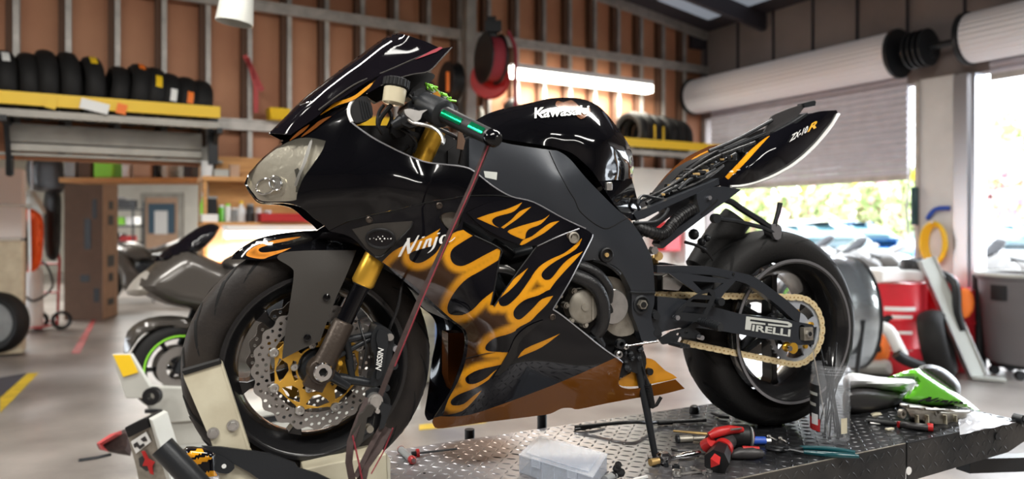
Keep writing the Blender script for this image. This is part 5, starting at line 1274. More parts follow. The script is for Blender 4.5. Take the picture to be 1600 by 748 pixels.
q.bar(OB(0, Ly/2, hh/2), OB(Lx, Ly/2, hh/2), .002, hh*.9)
q.build('tray', 'plastic_clear', r, sm=False)
q = M(); q.prism([OB(-.004, -.004, hh), OB(Lx+.004, -.004, hh), OB(Lx+.004, Ly+.004, hh), OB(-.004, Ly+.004, hh)], (0, 0, .004))
q.prism([OB(.015, .015, hh+.004), OB(Lx-.015, .015, hh+.004), OB(Lx-.015, Ly-.015, hh+.004), OB(.015, Ly-.015, hh+.004)], (0, 0, .003)); q.build('lid', 'plastic_clear', r, bevel=.002)
for i in (1, 4): M().box(OB(Lx*(i+.5)/6, -.006, hh-.005), (.03, .006, .022), np.stack((ex, ey, np.array((0, 0, 1))), 1)).build('latch', 'plastic_clear', r, bevel=.001)
# drain hose pair
def T_tube(pts, r, n=10, sm=4):
    P = np.array([TP(u, v, h) for u, v, h in pts]); return M().tube(smooth3(P, sm) if sm else P, r, n)
r, _ = T_thing('breather_hose', 'thin black rubber hose curving across the deck behind the side stand', 'hose', 1000, 658)
T_tube([(898, 667, .01), (930, 664, .02), (960, 661, .03), (990, 659, .035), (1015, 660, .02), (1030, 659, .012), (1060, 658, .010), (1103, 656, .009)], .006).build('hose', 'hose_black', r)
T_tube([(898, 671, .006), (925, 667, .008), (945, 663, .008)], .005).build('hose_branch', 'hose_black', r)
a, b = dirT(1028, 660, 1050, 659, .011); M().tube([a, b], .0085, 12).build('sleeve', 'black_plastic', r); a = TP(1032, 660, .01); M().tube([a, a+(0, 0, -.008)], .004, 8).build('nipple', 'black_metal', r)
def knob(name, label, cat, u, v, r_, h, m): 
    p = TP(u, v); return tag(M().lathe([(.0005, 0), (r_, 0), (r_*1.05, h*.4), (r_*.8, h*.85), (r_*.4, h), (.0005, h)], p, (0, 0, 1), 10).build(name, m, origin=p), label, cat)
knob('rubber_cap', 'small round black rubber cap on the deck in front of the rear tyre', 'cap', 1085, 645, .018, .028, 'black_plastic')
q = T_tube([(1112, 645, .008), (1125, 650, .008), (1140, 652, .008)], [.004, .007, .004], 8, 0); tag(q.build('cable_clip', 'black_plastic'), 'small black plastic cable clip touching the rear tyre', 'clip')
# cluster of plastic clips
r, _ = T_thing('wiring_clip', 'black plastic wiring clip with grey plug beside the clear organizer box', 'clip', 968, 740)
q = M()
for (u, v, h, rr) in ((966, 726, .03, .010), (964, 732, .026, .012), (970, 738, .016, .012), (958, 742, .012, .010)): q.ball(TP(u, v, h)*1, rr, 8)
q.tube([TP(964, 745, .004), TP(966, 728, .035)], .006, 8); q.build('clip_body', 'black_plastic', r)
a, b = dirT(945, 749, 962, 741, .01); M().tube([a, b], .010, 12).build('plug', 'grey_plastic', r)
r, _ = T_thing('plastic_strip', 'short white plastic strip lying beside the wiring clip', 'plastic strip', 1000, 747)
a, b = dirT(990, 749, 1011, 744, .004); M().bar(a, b, .008, .005).build('strip', 'white_plastic', r)
# ratchet wrench
r, _ = T_thing('ratchet_wrench', 'chrome ratchet wrench with a socket lying at the foot of the side stand', 'wrench', 1050, 714)
a, b = dirT(1028, 719, 1094, 707, .016); d = b-a
M().tube([a, a+d*.12, a+d*.2, a+d*.55, a+d*.6, a+d*.98, b], [.011, .009, .006, .006, .009, .0085, .004], 14).build('handle', 'chrome', r)
p = TP(1037, 725, .0); q = M(); q.tube([p+(0, 0, .002), p+(0, 0, .008), p+(0, 0, .027), p+(0, 0, .033)], [.014, .020, .020, .013], 20); q.build('head', 'chrome', r)
e = unit(np.cross(d, (0, 0, 1))); q = M(); c_ = TP(1028, 720, .013); q.tube([c_, c_-unit(d)*.026], [.009, .010], 14); q.build('socket', 'brass', r)
# second small spanner set
for (u0, v0, u1, v1, lab, nm) in ((1058, 741, 1108, 735, 'small chrome combination spanner at the front of the deck below the drill', 'combination_spanner'), (1082, 731, 1100, 738, 'tiny steel spanner crossing the small chrome spanner', 'combination_spanner'), (1068, 706, 1084, 706, 'dark hex key with a bent end lying by the ratchet wrench', 'hex_key')):
    r, _ = T_thing(nm, lab, 'wrench', (u0+u1)/2, (v0+v1)/2)
    a, b = dirT(u0, v0, u1, v1, .005); d = b-a; e = unit(np.cross(d, (0, 0, 1)))
    if nm == 'hex_key':
        M().tube([TP(1050, 701, .006), TP(1060, 704, .012), TP(1078, 704, .014), TP(1092, 712, .006)], .004, 6).build('bar', 'black_metal', r); continue
    M().bar(a, b, .007, .003).build('shank', 'silver', r); ww = .012 if u1-u0 > 30 else .007
    M().lathe([(ww, -.003), (ww, .003), (ww*.55, .003), (ww*.55, -.003)][::-1], a, (0, 0, 1), 16).build('ring_end', 'silver', r)
    M().lathe([(ww*.8, -.003), (ww*.8, .003), (ww*.4, .003), (ww*.4, -.003)][::-1], b, (0, 0, 1), 12, a0=.6, a1=5.6).build('open_end', 'silver', r)
for i, (u, v, l, lab) in enumerate(((1056, 733, .010, 'tiny black socket bit beside the chrome spanner'), (1057, 741, .011, 'small round chrome socket at the end of the chrome spanner'), (1067, 737, .007, 'smallest chrome bit lying on the deck below the ratchet wrench'), (1025, 727, .012, 'small black knurled socket under the ratchet head'), (1041, 729, .006, 'tiny dark nut just behind the ratchet head'))):
    p = TP(u, v); tag(M().lathe([(l*.6, 0), (l, .001), (l, .012), (l*.6, .013), (l*.5, .006)], p, (0, 0, 1), 12).build('socket', 'black_metal' if i in (0, 3, 4) else 'silver', origin=p), lab, 'socket')
# brown brush stick and extension bar
r, _ = T_thing('wooden_stick', 'thin brown wooden stick lying behind the red drill', 'stick', 1080, 675); a, b = dirT(1052, 673, 1108, 678, .010); M().tube([a, b], [.003, .005], 8).build('stick', 'brass', r)
r, _ = T_thing('socket_extension', 'steel socket extension bar lying left of the red drill', 'socket extension', 1080, 686)
a, b = dirT(1058, 686, 1104, 684, .010); d = b-a; M().tube([a, a+d*.5, a+d*.55, b], [.011, .011, .0065, .0065], 14).build('bar', 'cover_metal', r); M().tube([a-d*.02, a+d*.06], .0125, 14).build('socket_end', 'black_metal', r)
# impact driver, lying on its side
r, _ = T_thing('cordless_drill', 'red and black cordless impact driver lying on its side on the deck', 'power tool', 1140, 705)
hb = TP(1162, 697, .045); hf = TP(1106, 692, .055)
def dd(u, v, h): return TP(u, v, h)
back = dd(1166, 692, .040); mid = dd(1128, 694, .045); head = dd(1106, 690, .045)
M().tube([dd(1172, 682, .045), dd(1168, 681, .045), dd(1150, 681, .046), dd(1130, 684, .046), dd(1114, 688, .042), dd(1104, 692, .036)], [.028, .033, .032, .030, .025, .014], 24).build('motor_housing', 'black_plastic', r)
p = dd(1172, 682, .045); dr_ = unit(dd(1172, 682, .045)-dd(1150, 681, .046)); M().tube([p, p+dr_*.005], [.030, .027], 24).build('end_ring', 'grey_plastic', r)
M().tube([p+dr_*.005, p+dr_*.008], [.023, .019], 24).build('end_badge', 'red_plastic', r)
q = M(); q.tube([dd(1160, 671, .074), dd(1140, 671, .078), dd(1120, 675, .076), dd(1108, 681, .066)], [.008, .013, .014, .010], 12); q.tube([dd(1112, 690, .052), dd(1103, 697, .034)], [.016, .020], 12); q.build('top_shell', 'red_plastic', r)
M().tube([dd(1158, 669, .082), dd(1142, 671, .086)], .003, 8).build('bit', 'silver', r)
M().tube([dd(1138, 688, .045), dd(1131, 697, .038), dd(1126, 706, .032), dd(1121, 716, .028)], [.024, .021, .022, .026], 18).build('grip', 'seat_dark', r)
M().tube([dd(1131, 698, .037), dd(1128, 703, .034)], [.0265, .0265], 20).build('collar', 'red_plastic', r)
M().tube([dd(1127, 704, .032), dd(1119, 722, .028)], [.027, .034], 7).build('battery', 'black_plastic', r)
M().tube([dd(1120, 713, .048), dd(1115, 724, .040)], [.010, .015], 3).build('battery_badge', 'red_plastic', r)
M().tube([dd(1142, 711, .012), dd(1156, 708, .017), dd(1176, 708, .019), dd(1190, 709, .016)], [.010, .017, .017, .012], 14).build('foot', 'seat_dark', r)
M().tube([dd(1160, 699, .034), dd(1186, 700, .032)], .005, 8).build('foot_trim', 'red_plastic', r)
# blue bit holder
r, _ = T_thing('bit_driver', 'blue handled bit driver with a steel tip lying behind the drill', 'screwdriver', 1190, 688)
a, b = dirT(1172, 688, 1196, 688, .012); M().tube([a, b], [.013, .012], 12).build('handle', 'blue', r); a, b = dirT(1194, 688, 1204, 688, .012); M().tube([a, b], .008, 6).build('tip', 'silver', r)
for i, (u0, v0, u1, v1, lab) in enumerate(((1201, 681, 1213, 687, 'small silver screw behind the blue bit driver, the one nearer to it'), (1219, 684, 1229, 690, 'small silver screw between the bit driver and the jar of zip ties'))):
    a, b = dirT(u0, v0, u1, v1, .005); r, _ = T_thing('screw', lab, 'screw', u0, v0); M().tube([a, b], .0028, 8).build('shank', 'silver', r); M().tube([a, a+(b-a)*.15], .006, 8).build('head', 'silver', r)
p = TP(1189, 707); tag(M().lathe([(.011, 0), (.011, .004), (.005, .004), (.005, 0)][::-1], p, (0, 0, 1), 16).build('washer', 'steel', origin=p), 'small steel washer lying between the drill and the pliers', 'washer')
# pliers
r, _ = T_thing('water_pump_pliers', 'long slip-joint pliers with teal grips near the edge of the deck', 'pliers', 1270, 706)
for (pts, rr) in (([(1250, 699, .012), (1280, 700, .014), (1310, 703, .013), (1336, 707, .010)], [.006, .0075, .008, .006]), ([(1256, 706, .010), (1285, 709, .011), (1312, 711, .011), (1341, 713, .008)], [.006, .008, .0085, .006])):
    P = np.array([TP(*p_) for p_ in pts]); k = len(P); P2 = smooth3(P, 4); M().tube(P2, list(np.interp(np.linspace(0, k-1, len(P2)), range(k), rr)), 12).build('grip', 'teal', r)
q = M()
for pts in ([(1198, 696, .010), (1212, 698, .013), (1232, 701, .013), (1256, 706, .010)], [(1199, 700, .008), (1212, 703, .010), (1230, 702, .012), (1252, 699, .012)]): q.tube(smooth3([TP(*p_) for p_ in pts], 3), .0085, 8, flat=.6)
q.build('jaw', 'black_metal', r); p = TP(1228, 701, .02); M().cyl(p, p+(0, 0, .006), .008, n=12).build('pivot', 'black_metal', r)
# jar of zip ties
r, pj = T_thing('zip_tie_jar', 'clear plastic jar with a dark label full of black zip ties', 'jar', 1297, 686)
Yj = pj[1]; rj = 29/1130*Yj; hj = 118/1130*Yj
M().lathe([(.0005, 0), (rj*.92, 0), (rj, .006), (rj, hj*.83), (rj*.90, hj*.87), (rj*.90, hj), (rj*.86, hj), (rj*.86, hj*.86), (rj*.95, hj*.82), (rj*.95, .008), (.0005, .006)], pj, (0, 0, 1), 48).build('jar_body', 'jar_clear', r)
q = M()
for k in range(3): q.lathe([(rj*.90, hj*(.88+.035*k)), (rj*.96, hj*(.89+.035*k)), (rj*.90, hj*(.90+.035*k))], pj, (0, 0, 1), 40)
q.build('thread', 'jar_clear', r)
th0 = math.atan2(-pj[1], -pj[0])
def jar_band(name, z0, z1, a0, a1, m, e=.0006):
    q = M(); vs = []
    for i in range(13):
        a = th0+a0+(a1-a0)*i/12
        for z in (z0, z1): vs.append(pj+np.array((math.cos(a)*(rj+e), math.sin(a)*(rj+e), z*hj)))
    q.add(vs, [(2*i, 2*i+2, 2*i+3, 2*i+1) for i in range(12)]); return q.build(name, m, r)
jar_band('label', .30, .74, -1.5, -.55, 'black_plastic'); jar_band('label', .14, .30, -1.5, -.5, 'red_plastic', .0007)
jar_band('label_panel', .60, .64, -1.45, -.65, 'letter_silver', .001); jar_band('label_panel', .46, .50, -1.4, -.75, 'light_grey', .001); jar_band('label_panel', .22, .36, -1.1, -.62, 'letter_white', .0011); jar_band('label_panel', .14, .34, .55, .95, 'cream_paint')
rz = random.Random(5)
for i in range(12):
    a = rz.uniform(0, 2*PI); a2 = a+PI+rz.uniform(-.9, .9); k0 = rz.uniform(.3, .85); k1 = rz.uniform(.1, .8)
    p0 = pj+np.array((math.cos(a)*rj*k0, math.sin(a)*rj*k0, .012)); p1 = pj+np.array((math.cos(a2)*rj*k1, math.sin(a2)*rj*k1, hj*rz.uniform(.95, 1.28)))
    d = np.array((0, 0, 0.)); 
    o = thing('zip_tie', 'black plastic zip tie standing in the clear jar', 'zip tie', tuple(p0), 'zip ties in the jar')
    M().bar(p0+(0, 0, .0), p1, .0042, .0018).build('band', 'black_plastic', o, sm=False); M().box(p0+(0, 0, .004), (.008, .006, .008)).build('buckle', 'black_plastic', o, sm=False)
o = thing('zip_tie', 'pale grey metal tie leaning out over the rim of the jar', 'zip tie', tuple(pj+(0, 0, .01))); M().bar(pj+(-.01, -.01, .01), YP(1270, 545, Yj-.02), .003, .0015).build('band', 'silver', o, sm=False)

# seat, green tail cowl, crankcase cover at the far end of the deck
def TY(u, v, Y): return YP(u, v, Y)
se = thing('motorcycle_seat', 'grey and black motorcycle seat lying on the deck beside the rear tyre', 'seat', tuple(TP(1360, 652)))
def deck_plane(Y0):                                           # a plane facing the viewer, parallel to the deck edge
    n = NT; c = None
    def f(u, v, dpt):
        r_ = ray(u, v); cc = (np.array((0, Y0, 0)) @ n)+0; t = (Y0-dpt)/(r_ @ n); return r_*np.asarray(t)[..., None]+np.array((0, 0, CAMH))
    return f
def solid(name, outline, dep, mats, parent, wd=14, thick=.08, step=6, base=1.80, cn=3):
    """rounded body read off the photograph: front bulges towards the viewer, with true depth behind"""
    O = curve(outline, True, cn); P, F = surf2d(O, step)
    a = P[F]; cr = np.cross(a[:, 1]-a[:, 0], a[:, 2]-a[:, 0]); F = np.where(cr[:, None] > 0, F[:, ::-1], F)
    d = np.clip(seg_dist(P, O, True)/wd, 0, 1); b = np.sqrt(1-(1-d)**2)*thick/2
    def pos(off):
        r_ = ray(P[:, 0], P[:, 1]); t = (-(base)+off)/(r_ @ NT); return r_*t[:, None]+np.array((0, 0, CAMH))
    s_ = dep(P[:, 0], P[:, 1]) if callable(dep) else dep
    A = pos(s_+b); B = pos(s_-b); n = len(P); q = M(); q.add(np.concatenate((A, B)), [tuple(f) for f in F]+[(f[2]+n, f[1]+n, f[0]+n) for f in F])
    return q.build(name, mats, parent)
# base = distance of the plane from the viewer along the deck normal (near edge 1.41, far edge 2.05)
solid('seat_top', [(1318, 606), (1318, 590), (1332, 582), (1372, 588), (1400, 590), (1425, 592), (1431, 598), (1424, 606), (1414, 616), (1390, 614), (1350, 608), (1325, 612)], .0, 'seat_vinyl', se, 14, .16, 5, 1.78)
solid('seat_side', [(1318, 612), (1330, 606), (1350, 604), (1395, 610), (1416, 612), (1419, 620), (1400, 638), (1370, 646), (1335, 650), (1318, 640)], .0, 'seat_dark', se, 14, .16, 5, 1.76)
solid('seat_foot', [(1362, 645), (1384, 645), (1386, 656), (1372, 660), (1360, 655)], .0, 'cream_paint', se, 5, .05, 4, 1.68)
gc = thing('green_tail_cowl', 'lime green motorcycle tail cowl with black script lettering on the deck', 'motorcycle fairing', tuple(TP(1470, 640)))
gd_ = lambda u, v: (np.asarray(u)-1390)*.0008
solid('cowl_shell', [(1386, 590, 1), (1400, 584), (1418, 578), (1434, 575), (1438, 577), (1470, 598), (1510, 624), (1536, 646, 1), (1515, 642), (1488, 637), (1450, 634), (1412, 628), (1414, 616), (1430, 600), (1424, 592)], -.02, 'green_paint', gc, 10, .08, 5, 1.63)
solid('cowl_pad', [(1434, 575), (1442, 570), (1456, 569), (1474, 575), (1490, 587), (1500, 600), (1501, 612), (1496, 616), (1480, 606), (1460, 592), (1445, 582)], -.05, 'seat_dark', gc, 8, .12, 4, 1.66)
def gmap(x, y):
    c = np.array([(1434, 627), (1514, 632), (1512, 626), (1446, 619)], float); x = x[:, None]; y = y[:, None]
    p = c[0]*(1-x)*(1-y)+c[1]*x*(1-y)+c[2]*x*y+c[3]*(1-x)*y; r_ = ray(p[:, 0], p[:, 1]); t = (-1.63-.02+.043)/(r_ @ NT); return r_*t[:, None]+np.array((0, 0, CAMH))
strokes('script_lettering', [[(a*1.0, b, c*1.6) for a, b, c in s_] for s_ in NJ], 'groove', gc, gmap)
cp = thing('crankcase_cover', 'cast cream metal crankcase cover lying open side out on the deck', 'engine part', tuple(TP(1460, 668)))
solid('cover_wall', [(1412, 632), (1440, 634), (1470, 640), (1512, 642), (1514, 648), (1508, 664), (1490, 668), (1462, 666), (1432, 658), (1420, 652)], .10, 'cover_metal', cp, 5, .10, 4, 1.64)
solid('cover_flange', [(1406, 630), (1412, 630), (1445, 636), (1500, 640), (1516, 641), (1516, 645), (1500, 645), (1445, 641), (1410, 636)], .17, 'cover_metal', cp, 2, .02, 4, 1.64)
for (u, v) in ((1409, 646), (1518, 662), (1463, 643), (1502, 664)):
    r_ = ray(u, v); p = r_*((-1.64+.15)/(r_ @ NT))+np.array((0, 0, CAMH)); M().lathe([(.014, -.006), (.014, .006), (.007, .006), (.007, -.006)][::-1], p, NT, 14).build('lug', 'cover_metal', cp)
q = M()
for u in (1432, 1448, 1476, 1492): r_ = ray(u, 648); p = r_*((-1.64+.155)/(r_ @ NT))+np.array((0, 0, CAMH)); r2 = ray(u+1, 662); p2 = r2*((-1.64+.155)/(r2 @ NT))+np.array((0, 0, CAMH)); q.bar(p, p2, .004, .012, NT)
q.build('cover_rib', 'cream_paint', cp)
r, _ = T_thing('screwdriver', 'long black and red screwdriver lying in front of the crankcase cover', 'screwdriver', 1420, 668)
a, b = dirT(1356, 657, 1404, 663, .010); d = b-a; M().tube([a, a+d*.8, b], [.008, .010, .003], 12).build('tip_sleeve', 'black_plastic', r)
a, b = dirT(1360, 661, 1410, 664, .006); M().tube([a, b], .003, 8).build('shaft', 'silver', r)
a, b = dirT(1406, 663, 1450, 668, .013); M().tube([a, a+(b-a)*.05, b], [.008, .011, .012], 14).build('handle', 'seat_dark', r); a, b = dirT(1449, 667, 1458, 668, .014); M().tube([a, b], [.0135, .013], 14).build('collar', 'red_plastic', r); a, b = dirT(1403, 663, 1409, 663, .012); M().tube([a, b], .010, 14).build('collar', 'red_plastic', r)
r, _ = T_thing('cable_tie_scrap', 'small pale scrap of plastic on the deck in front of the seat', 'plastic scrap', 1390, 670); p = TP(1390, 670, .004); M().box(p, (.03, .012, .006), rotz(.4)).build('scrap', 'cream_paint', r, bevel=.001)

M_ = T_thing('clear_film', 'crumpled clear plastic film at the right end of the deck', 'plastic film', 1550, 657)[0]
q = M(); rs_ = random.Random(9); nx, ny = 12, 10; vs = []
cs = [TP(1500, 682), TP(1588, 663), TP(1522, 644), TP(1496, 648)]
for i in range(nx+1):
    for j in range(ny+1):
        x = i/nx; y = j/ny; vs.append(cs[0]*(1-x)*(1-y)+cs[1]*x*(1-y)+cs[2]*x*y+cs[3]*(1-x)*y+np.array((0, 0, .003+rs_.random()*.006)))
q.add(vs, [(i*(ny+1)+j, (i+1)*(ny+1)+j, (i+1)*(ny+1)+j+1, i*(ny+1)+j+1) for i in range(nx) for j in range(ny)]); q.build('sheet', 'film', M_)
# ------------------------------------------------------------------ around the shop
def floor_pt(u, v): Y = 1130*CAMH/(v-350); return YP(u, v, Y)
def X3(loc, ang=0, sc=1.):
    R = rotz(ang); loc = np.asarray(loc, float); return lambda P: (np.asarray(P)*sc) @ R.T+loc
def simple_tire(q, c, ax, R, w, n=40, mi=0):
    rb = R*.66; q.lathe([(rb, -w*.32), (rb+.02, -w*.45), (R*.86, -w*.5), (R*.96, -w*.36), (R, -w*.12), (R, w*.12), (R*.96, w*.36), (R*.86, w*.5), (rb+.02, w*.45), (rb, w*.32), (rb+.01, w*.2), (R*.92, w*.3), (R*.93, -w*.3), (rb+.01, -w*.2)][::-1], c, ax, n, mi); return q
# tyre racks on the stud wall
ZK = CAMH+1.062
def rack(name, t0, t1, label, dr=.62):
    r = thing(name, label, 'shelf', tuple(WB((t0+t1)/2, .3, ZK)))
    M().bar(WB(t0, .70, ZK), WB(t1, .70, ZK), .03, .108).build('front_beam', 'yellow', r, sm=False)
    M().bar(WB(t0, .12, ZK-.06), WB(t1, .12, ZK-.06), .04, .08).build('rear_beam', 'beam_grey', r, sm=False)
    M().bar(WB(t0, .66, ZK-.12), WB(t1, .66, ZK-.12), .05, .06).build('lower_beam', 'beam_grey', r, sm=False)
    k = max(1, int(abs(t1-t0)/1.5))
    for i in range(k+1):
        t = t0+(t1-t0)*i/k; q = M(); q.bar(WB(t, .12, ZK-.17), WB(t, .69, ZK-.17), .05, .05); q.bar(WB(t, .12, ZK-dr), WB(t, .48, ZK-.12), .04, .04); q.bar(WB(t, .13, ZK+.05), WB(t, .13, ZK-dr), .05, .04)
        q.build('bracket', 'black_metal', r, sm=False)
    return r
tL = wall_t(344, .70); rack('tire_rack', tL, tL+3.4, 'yellow and grey wall rack holding a row of black tyres above the wide opening')
M().box(WB(tL+.02, .36, ZK-.22), (.09, .06, .5), RB).build('end_plate', 'black_metal', bpy.data.objects['tire_rack'], sm=False)
tyl = [(6, .29, 'letter_white', .8), (42, .29, None, 0), (70, .31, None, 0), (104, .31, None, 0), (141, .30, 'yellow', .95), (180, .27, None, 0), (210, .29, 'orange', 1.05), (235, .28, 'yellow', .45), (259, .26, 'letter_white', .1), (285, .25, 'orange', .1), (309, .24, None, 0)]
wh = ['leftmost, half out of the picture', 'second from the left, plain', 'third from the left, plain and wide', 'fourth from the left, plain and wide', 'with one long yellow sticker beside the gap', 'plain, right after the yellow-stickered one', 'with an orange sticker at its top', 'with a round yellow sticker in the middle', 'with a pale sticker low on its tread', 'with an orange sticker low on its tread', 'last at the right end, leaning over']
for (u, R, stk, th), wtxt in zip(tyl, wh):
    t = wall_t(u, .39); R *= 1.02; c = WB(t, .39, ZK-.145+R); lean = .12*(1 if u > 170 else -.2)
    ax = unit(DB+np.array((0, 0, lean))+NB*.18)
    root = thing('tire', 'black tyre on the left wall rack, '+wtxt, 'tire', tuple(c-(0, 0, R)), 'tyres on the left wall rack')
    simple_tire(M(), c, ax, R, .155).build('tread', 'rubber', root)
    if stk:
        a, b, d_ = frame_of(ax); q = M(); vs = []
        up_ = np.array((0, 0, 1.)); f_ = unit(NB-ax*(NB @ ax)); g_ = unit(up_-ax*(up_ @ ax))
        for i in range(7):
            aa = th-.22+.44*i/6
            for w_ in (-.028, .028): vs.append(c+(f_*math.cos(aa)+g_*math.sin(aa))*(R+.004)+ax*w_)
        q.add(vs, [(2*i, 2*i+1, 2*i+3, 2*i+2) for i in range(6)]); q.build('sticker', stk, root)
for u, v, m, lab in ((80, 161, 'yellow', 'small yellow tag hanging under the left tyre rack'), (148, 166, 'letter_white', 'torn white paper tag hanging under the left tyre rack'), (190, 170, 'orange', 'small orange tag hanging under the left tyre rack')):
    t = wall_t(u, .73); z = CAMH-(v-350)/1130*(WB(t, .73)[1]); w_ = .22 if m == 'letter_white' else .08
    tag(M().box(WB(t, .73, z), (w_, .004, .09), RB @ np.array(((math.cos(.2), 0, math.sin(.2)), (0, 1, 0), (-math.sin(.2), 0, math.cos(.2))))).build('paper_tag', m), lab, 'tag')
t1_ = wall_t(975, .70); rack('tire_rack', .15, t1_, 'short yellow wall rack with a few tyres in the corner behind the fuel tank', .22)
for i, (u, R, stk) in enumerate(((985, .30, None), (1000, .30, 'yellow'), (1014, .29, 'yellow'), (1030, .29, None), (1044, .28, None), (1057, .27, None))):
    t = wall_t(u, .38); c = WB(t, .38, ZK-.14+R)
    root = thing('tire', 'black tyre on the corner rack, '+['nearest, its open side showing', 'second, with a yellow sticker', 'third, with a paler yellow sticker', 'fourth, plain', 'fifth, plain', 'last, against the corner'][i], 'tire', tuple(c-(0, 0, R)), 'tyres on the corner rack')
    simple_tire(M(), c, unit(DB+NB*.1), R, .14).build('tread', 'rubber', root)
    if stk: M().box(c+NB*(R+.003), (.03, .004, .18), RB).build('sticker', stk, root)
# pale panel under the corner rack
struct(M().box(WB(.75, .02+.11, 1.54), (1.35, .03, 1.4), RB).build('wall_panel', 'white_wall', sm=False))
# steel pipe column with hose reels
tcx = wall_t(733, .3); cbase = WB(tcx, .3, 0)
struct(M().box(cbase+(0, 0, 2.6), (.13, .13, 5.2), RB).build('wall_column', 'beam_grey', sm=False))
def reel(name, u, v, Y, r, m_face, m_hose, label, ax, wd):
    c = YP(u, v, Y); ax = unit(ax); root = thing(name, label, 'hose reel', tuple(c))
    for sgn in (-1, 1):
        f = c+ax*wd/2*sgn; M().lathe([(.04, 0), (r, 0), (r*1.02, .008), (r, .016), (.04, .016)], f, ax, 32).build('flange', m_face, root)
    q = M()
    for i in range(6): q.lathe([(r*.80+.02*math.cos(k*PI/3), (i-2.5)*wd/6.5+.02*math.sin(k*PI/3)) for k in range(6)], c, ax, 32)
    q.build('hose', m_hose, root); M().cyl(c-ax*wd*.62, c+ax*wd*.62, .045, n=16).build('hub', 'black_metal', root)
    return root, c
r1, rc = reel('hose_reel', 768, 92, 7.9, .27, 'black_metal', 'strap_red', 'round black hose reel wound with red hose hanging before the stud wall', (-.9, -.42, 0), .17)
q = M(); q.bar(rc+(0, 0, .05), rc+(0, 0, .46), .10, .05); q.box(rc+(.02, .0, .34), (.18, .16, .12)); q.bar(rc+(0, 0, .4), WB(wall_t(768, .0), .05, rc[2]+.4), .06, .06); q.build('mount_arm', 'black_metal', r1)
M().tube(smooth3([rc+(.18, 0, .3), rc+(.26, 0, .1), rc+(.26, 0, -.3), rc+(.27, .02, -1.1)], 4), .022, 10).build('hose_end', 'strap_red', r1)
r2, rc2 = reel('hose_reel', 766, 124, 8.1, .215, 'red_plastic', 'strap_red', 'flat bright red hose reel just under the big black reel', (-.25, -.95, 0), .09)
M().bar(rc2+(0, 0, 0), WB(wall_t(766), .05, rc2[2]), .05, .05).build('mount_arm', 'black_metal', r2)
r3, rc3 = reel('hose_reel', 706, 128, 8.2, .22, 'black_metal', 'black_plastic', 'dark cable reel hanging between the windscreen and the big hose reel', (-.85, -.5, 0), .12)
M().bar(rc3+(0, 0, 0), WB(wall_t(706), .05, rc3[2]), .05, .05).build('mount_arm', 'black_metal', r3)
M().cyl(rc3+(-.02, -.3, .05), rc3+(-.02, -.3, -.16), .02, n=10).build('handle', 'orange', r3)
rz = random.Random(12)
for i, (u, v, w_, h_, m, lab) in enumerate(((650, 172, .10, .30, 'grey_plastic', 'grey coiled lead hanging by the windscreen tip'), (672, 150, .14, .34, 'seat_dark', 'dark apron hanging on the wall left of the cable reel'), (700, 178, .22, .28, 'light_grey', 'pale grey bag hanging below the cable reel'), (728, 170, .16, .34, 'grey_plastic', 'grey tool belt hanging on the steel column'), (752, 182, .14, .24, 'light_grey', 'light grey pouch hanging left of the red reel cord'), (800, 168, .20, .22, 'seat_dark', 'dark round cable coil hanging just right of the red hose'), (640, 140, .06, .30, 'strap_red', 'thin red cord hanging behind the windscreen'))):
    t = wall_t(u, .22); Y = WB(t, .22)[1]; c = YP(u, v, Y); root = thing(('' if 'cord' in lab else 'hanging_')+('coil' if 'coil' in lab else 'bag' if 'bag' in lab or 'pouch' in lab else 'hanging_rope' if 'cord' in lab else 'apron' if 'apron' in lab else 'belt'), lab, 'hanging gear', tuple(c-(0, 0, h_/2)))
    q = M(); q.tube(smooth3([c+(rz.uniform(-.02, .02), 0, h_*.5), c+(0, 0, h_*.2), c+(0, 0, -h_*.2), c+(.01, 0, -h_*.5)], 3), list(np.interp(np.linspace(0, 1, 10), (0, .3, .7, 1), (w_*.15, w_*.5, w_*.55, w_*.3))), 10, flat=.5); q.build('body', m, root)
    q = M(); q.cyl(WB(t, .0, c[2]+h_*.52), WB(t, .24, c[2]+h_*.52), .01, n=8); q.build('hook', 'steel', root)
# red straps on the wall at left
def wall_ribbon(name, pts, w_, m, lab, cat):
    P = [WB(wall_t(u, .2), .2, wb_z(v, u, .2)) for u, v in pts]; q = M(); vs = []
    for i in range(len(P)):
        d = unit(P[min(i+1, len(P)-1)]-P[max(i-1, 0)]); e = unit(np.cross(d, NB))
        for a, b in ((-1, -1), (1, -1), (1, 1), (-1, 1)): vs.append(P[i]+e*w_/2*a+NB*.004*b)
    q.add(vs, [(4*i+j, 4*i+(j+1) % 4, 4*i+4+(j+1) % 4, 4*i+4+j) for i in range(len(P)-1) for j in range(4)]+[(0, 1, 2, 3), tuple(range(len(vs)-4, len(vs)))[::-1]]); return tag(q.build(name, m), lab, cat)
wall_ribbon('red_strap', [(382, 86), (392, 104), (404, 130), (410, 142)], .05, 'red_plastic', 'short red strap running diagonally down from a nail on the wall', 'strap')
wall_ribbon('red_strap', [(386, 90), (394, 112), (400, 135), (400, 176)], .05, 'red_plastic', 'longer red strap end hanging straight down beside the diagonal one', 'strap')
# bins on the lower girt
for (u0, u1, v0, v1, m, lab) in ((418, 452, 170, 196, 'yellow', 'yellow plastic bin on the wall rail left of the windscreen'), (560, 614, 184, 203, 'yellow', 'yellow plastic bin seen through the cockpit of the motorcycle')):
    t0 = wall_t(u0, .25); t1 = wall_t(u1, .25); zt = wb_z(v0, (u0+u1)/2, .25); zb = CAMH+1.09
    zb = min(zb, zt-.12)
    r_ = tag(M().prism([WB(t0, .34, zt), WB(t1, .34, zt), WB(t1+.02, .30, zb), WB(t0-.02, .30, zb)], -NB*.2).build('storage_bin', m, bevel=.01), lab, 'bin')
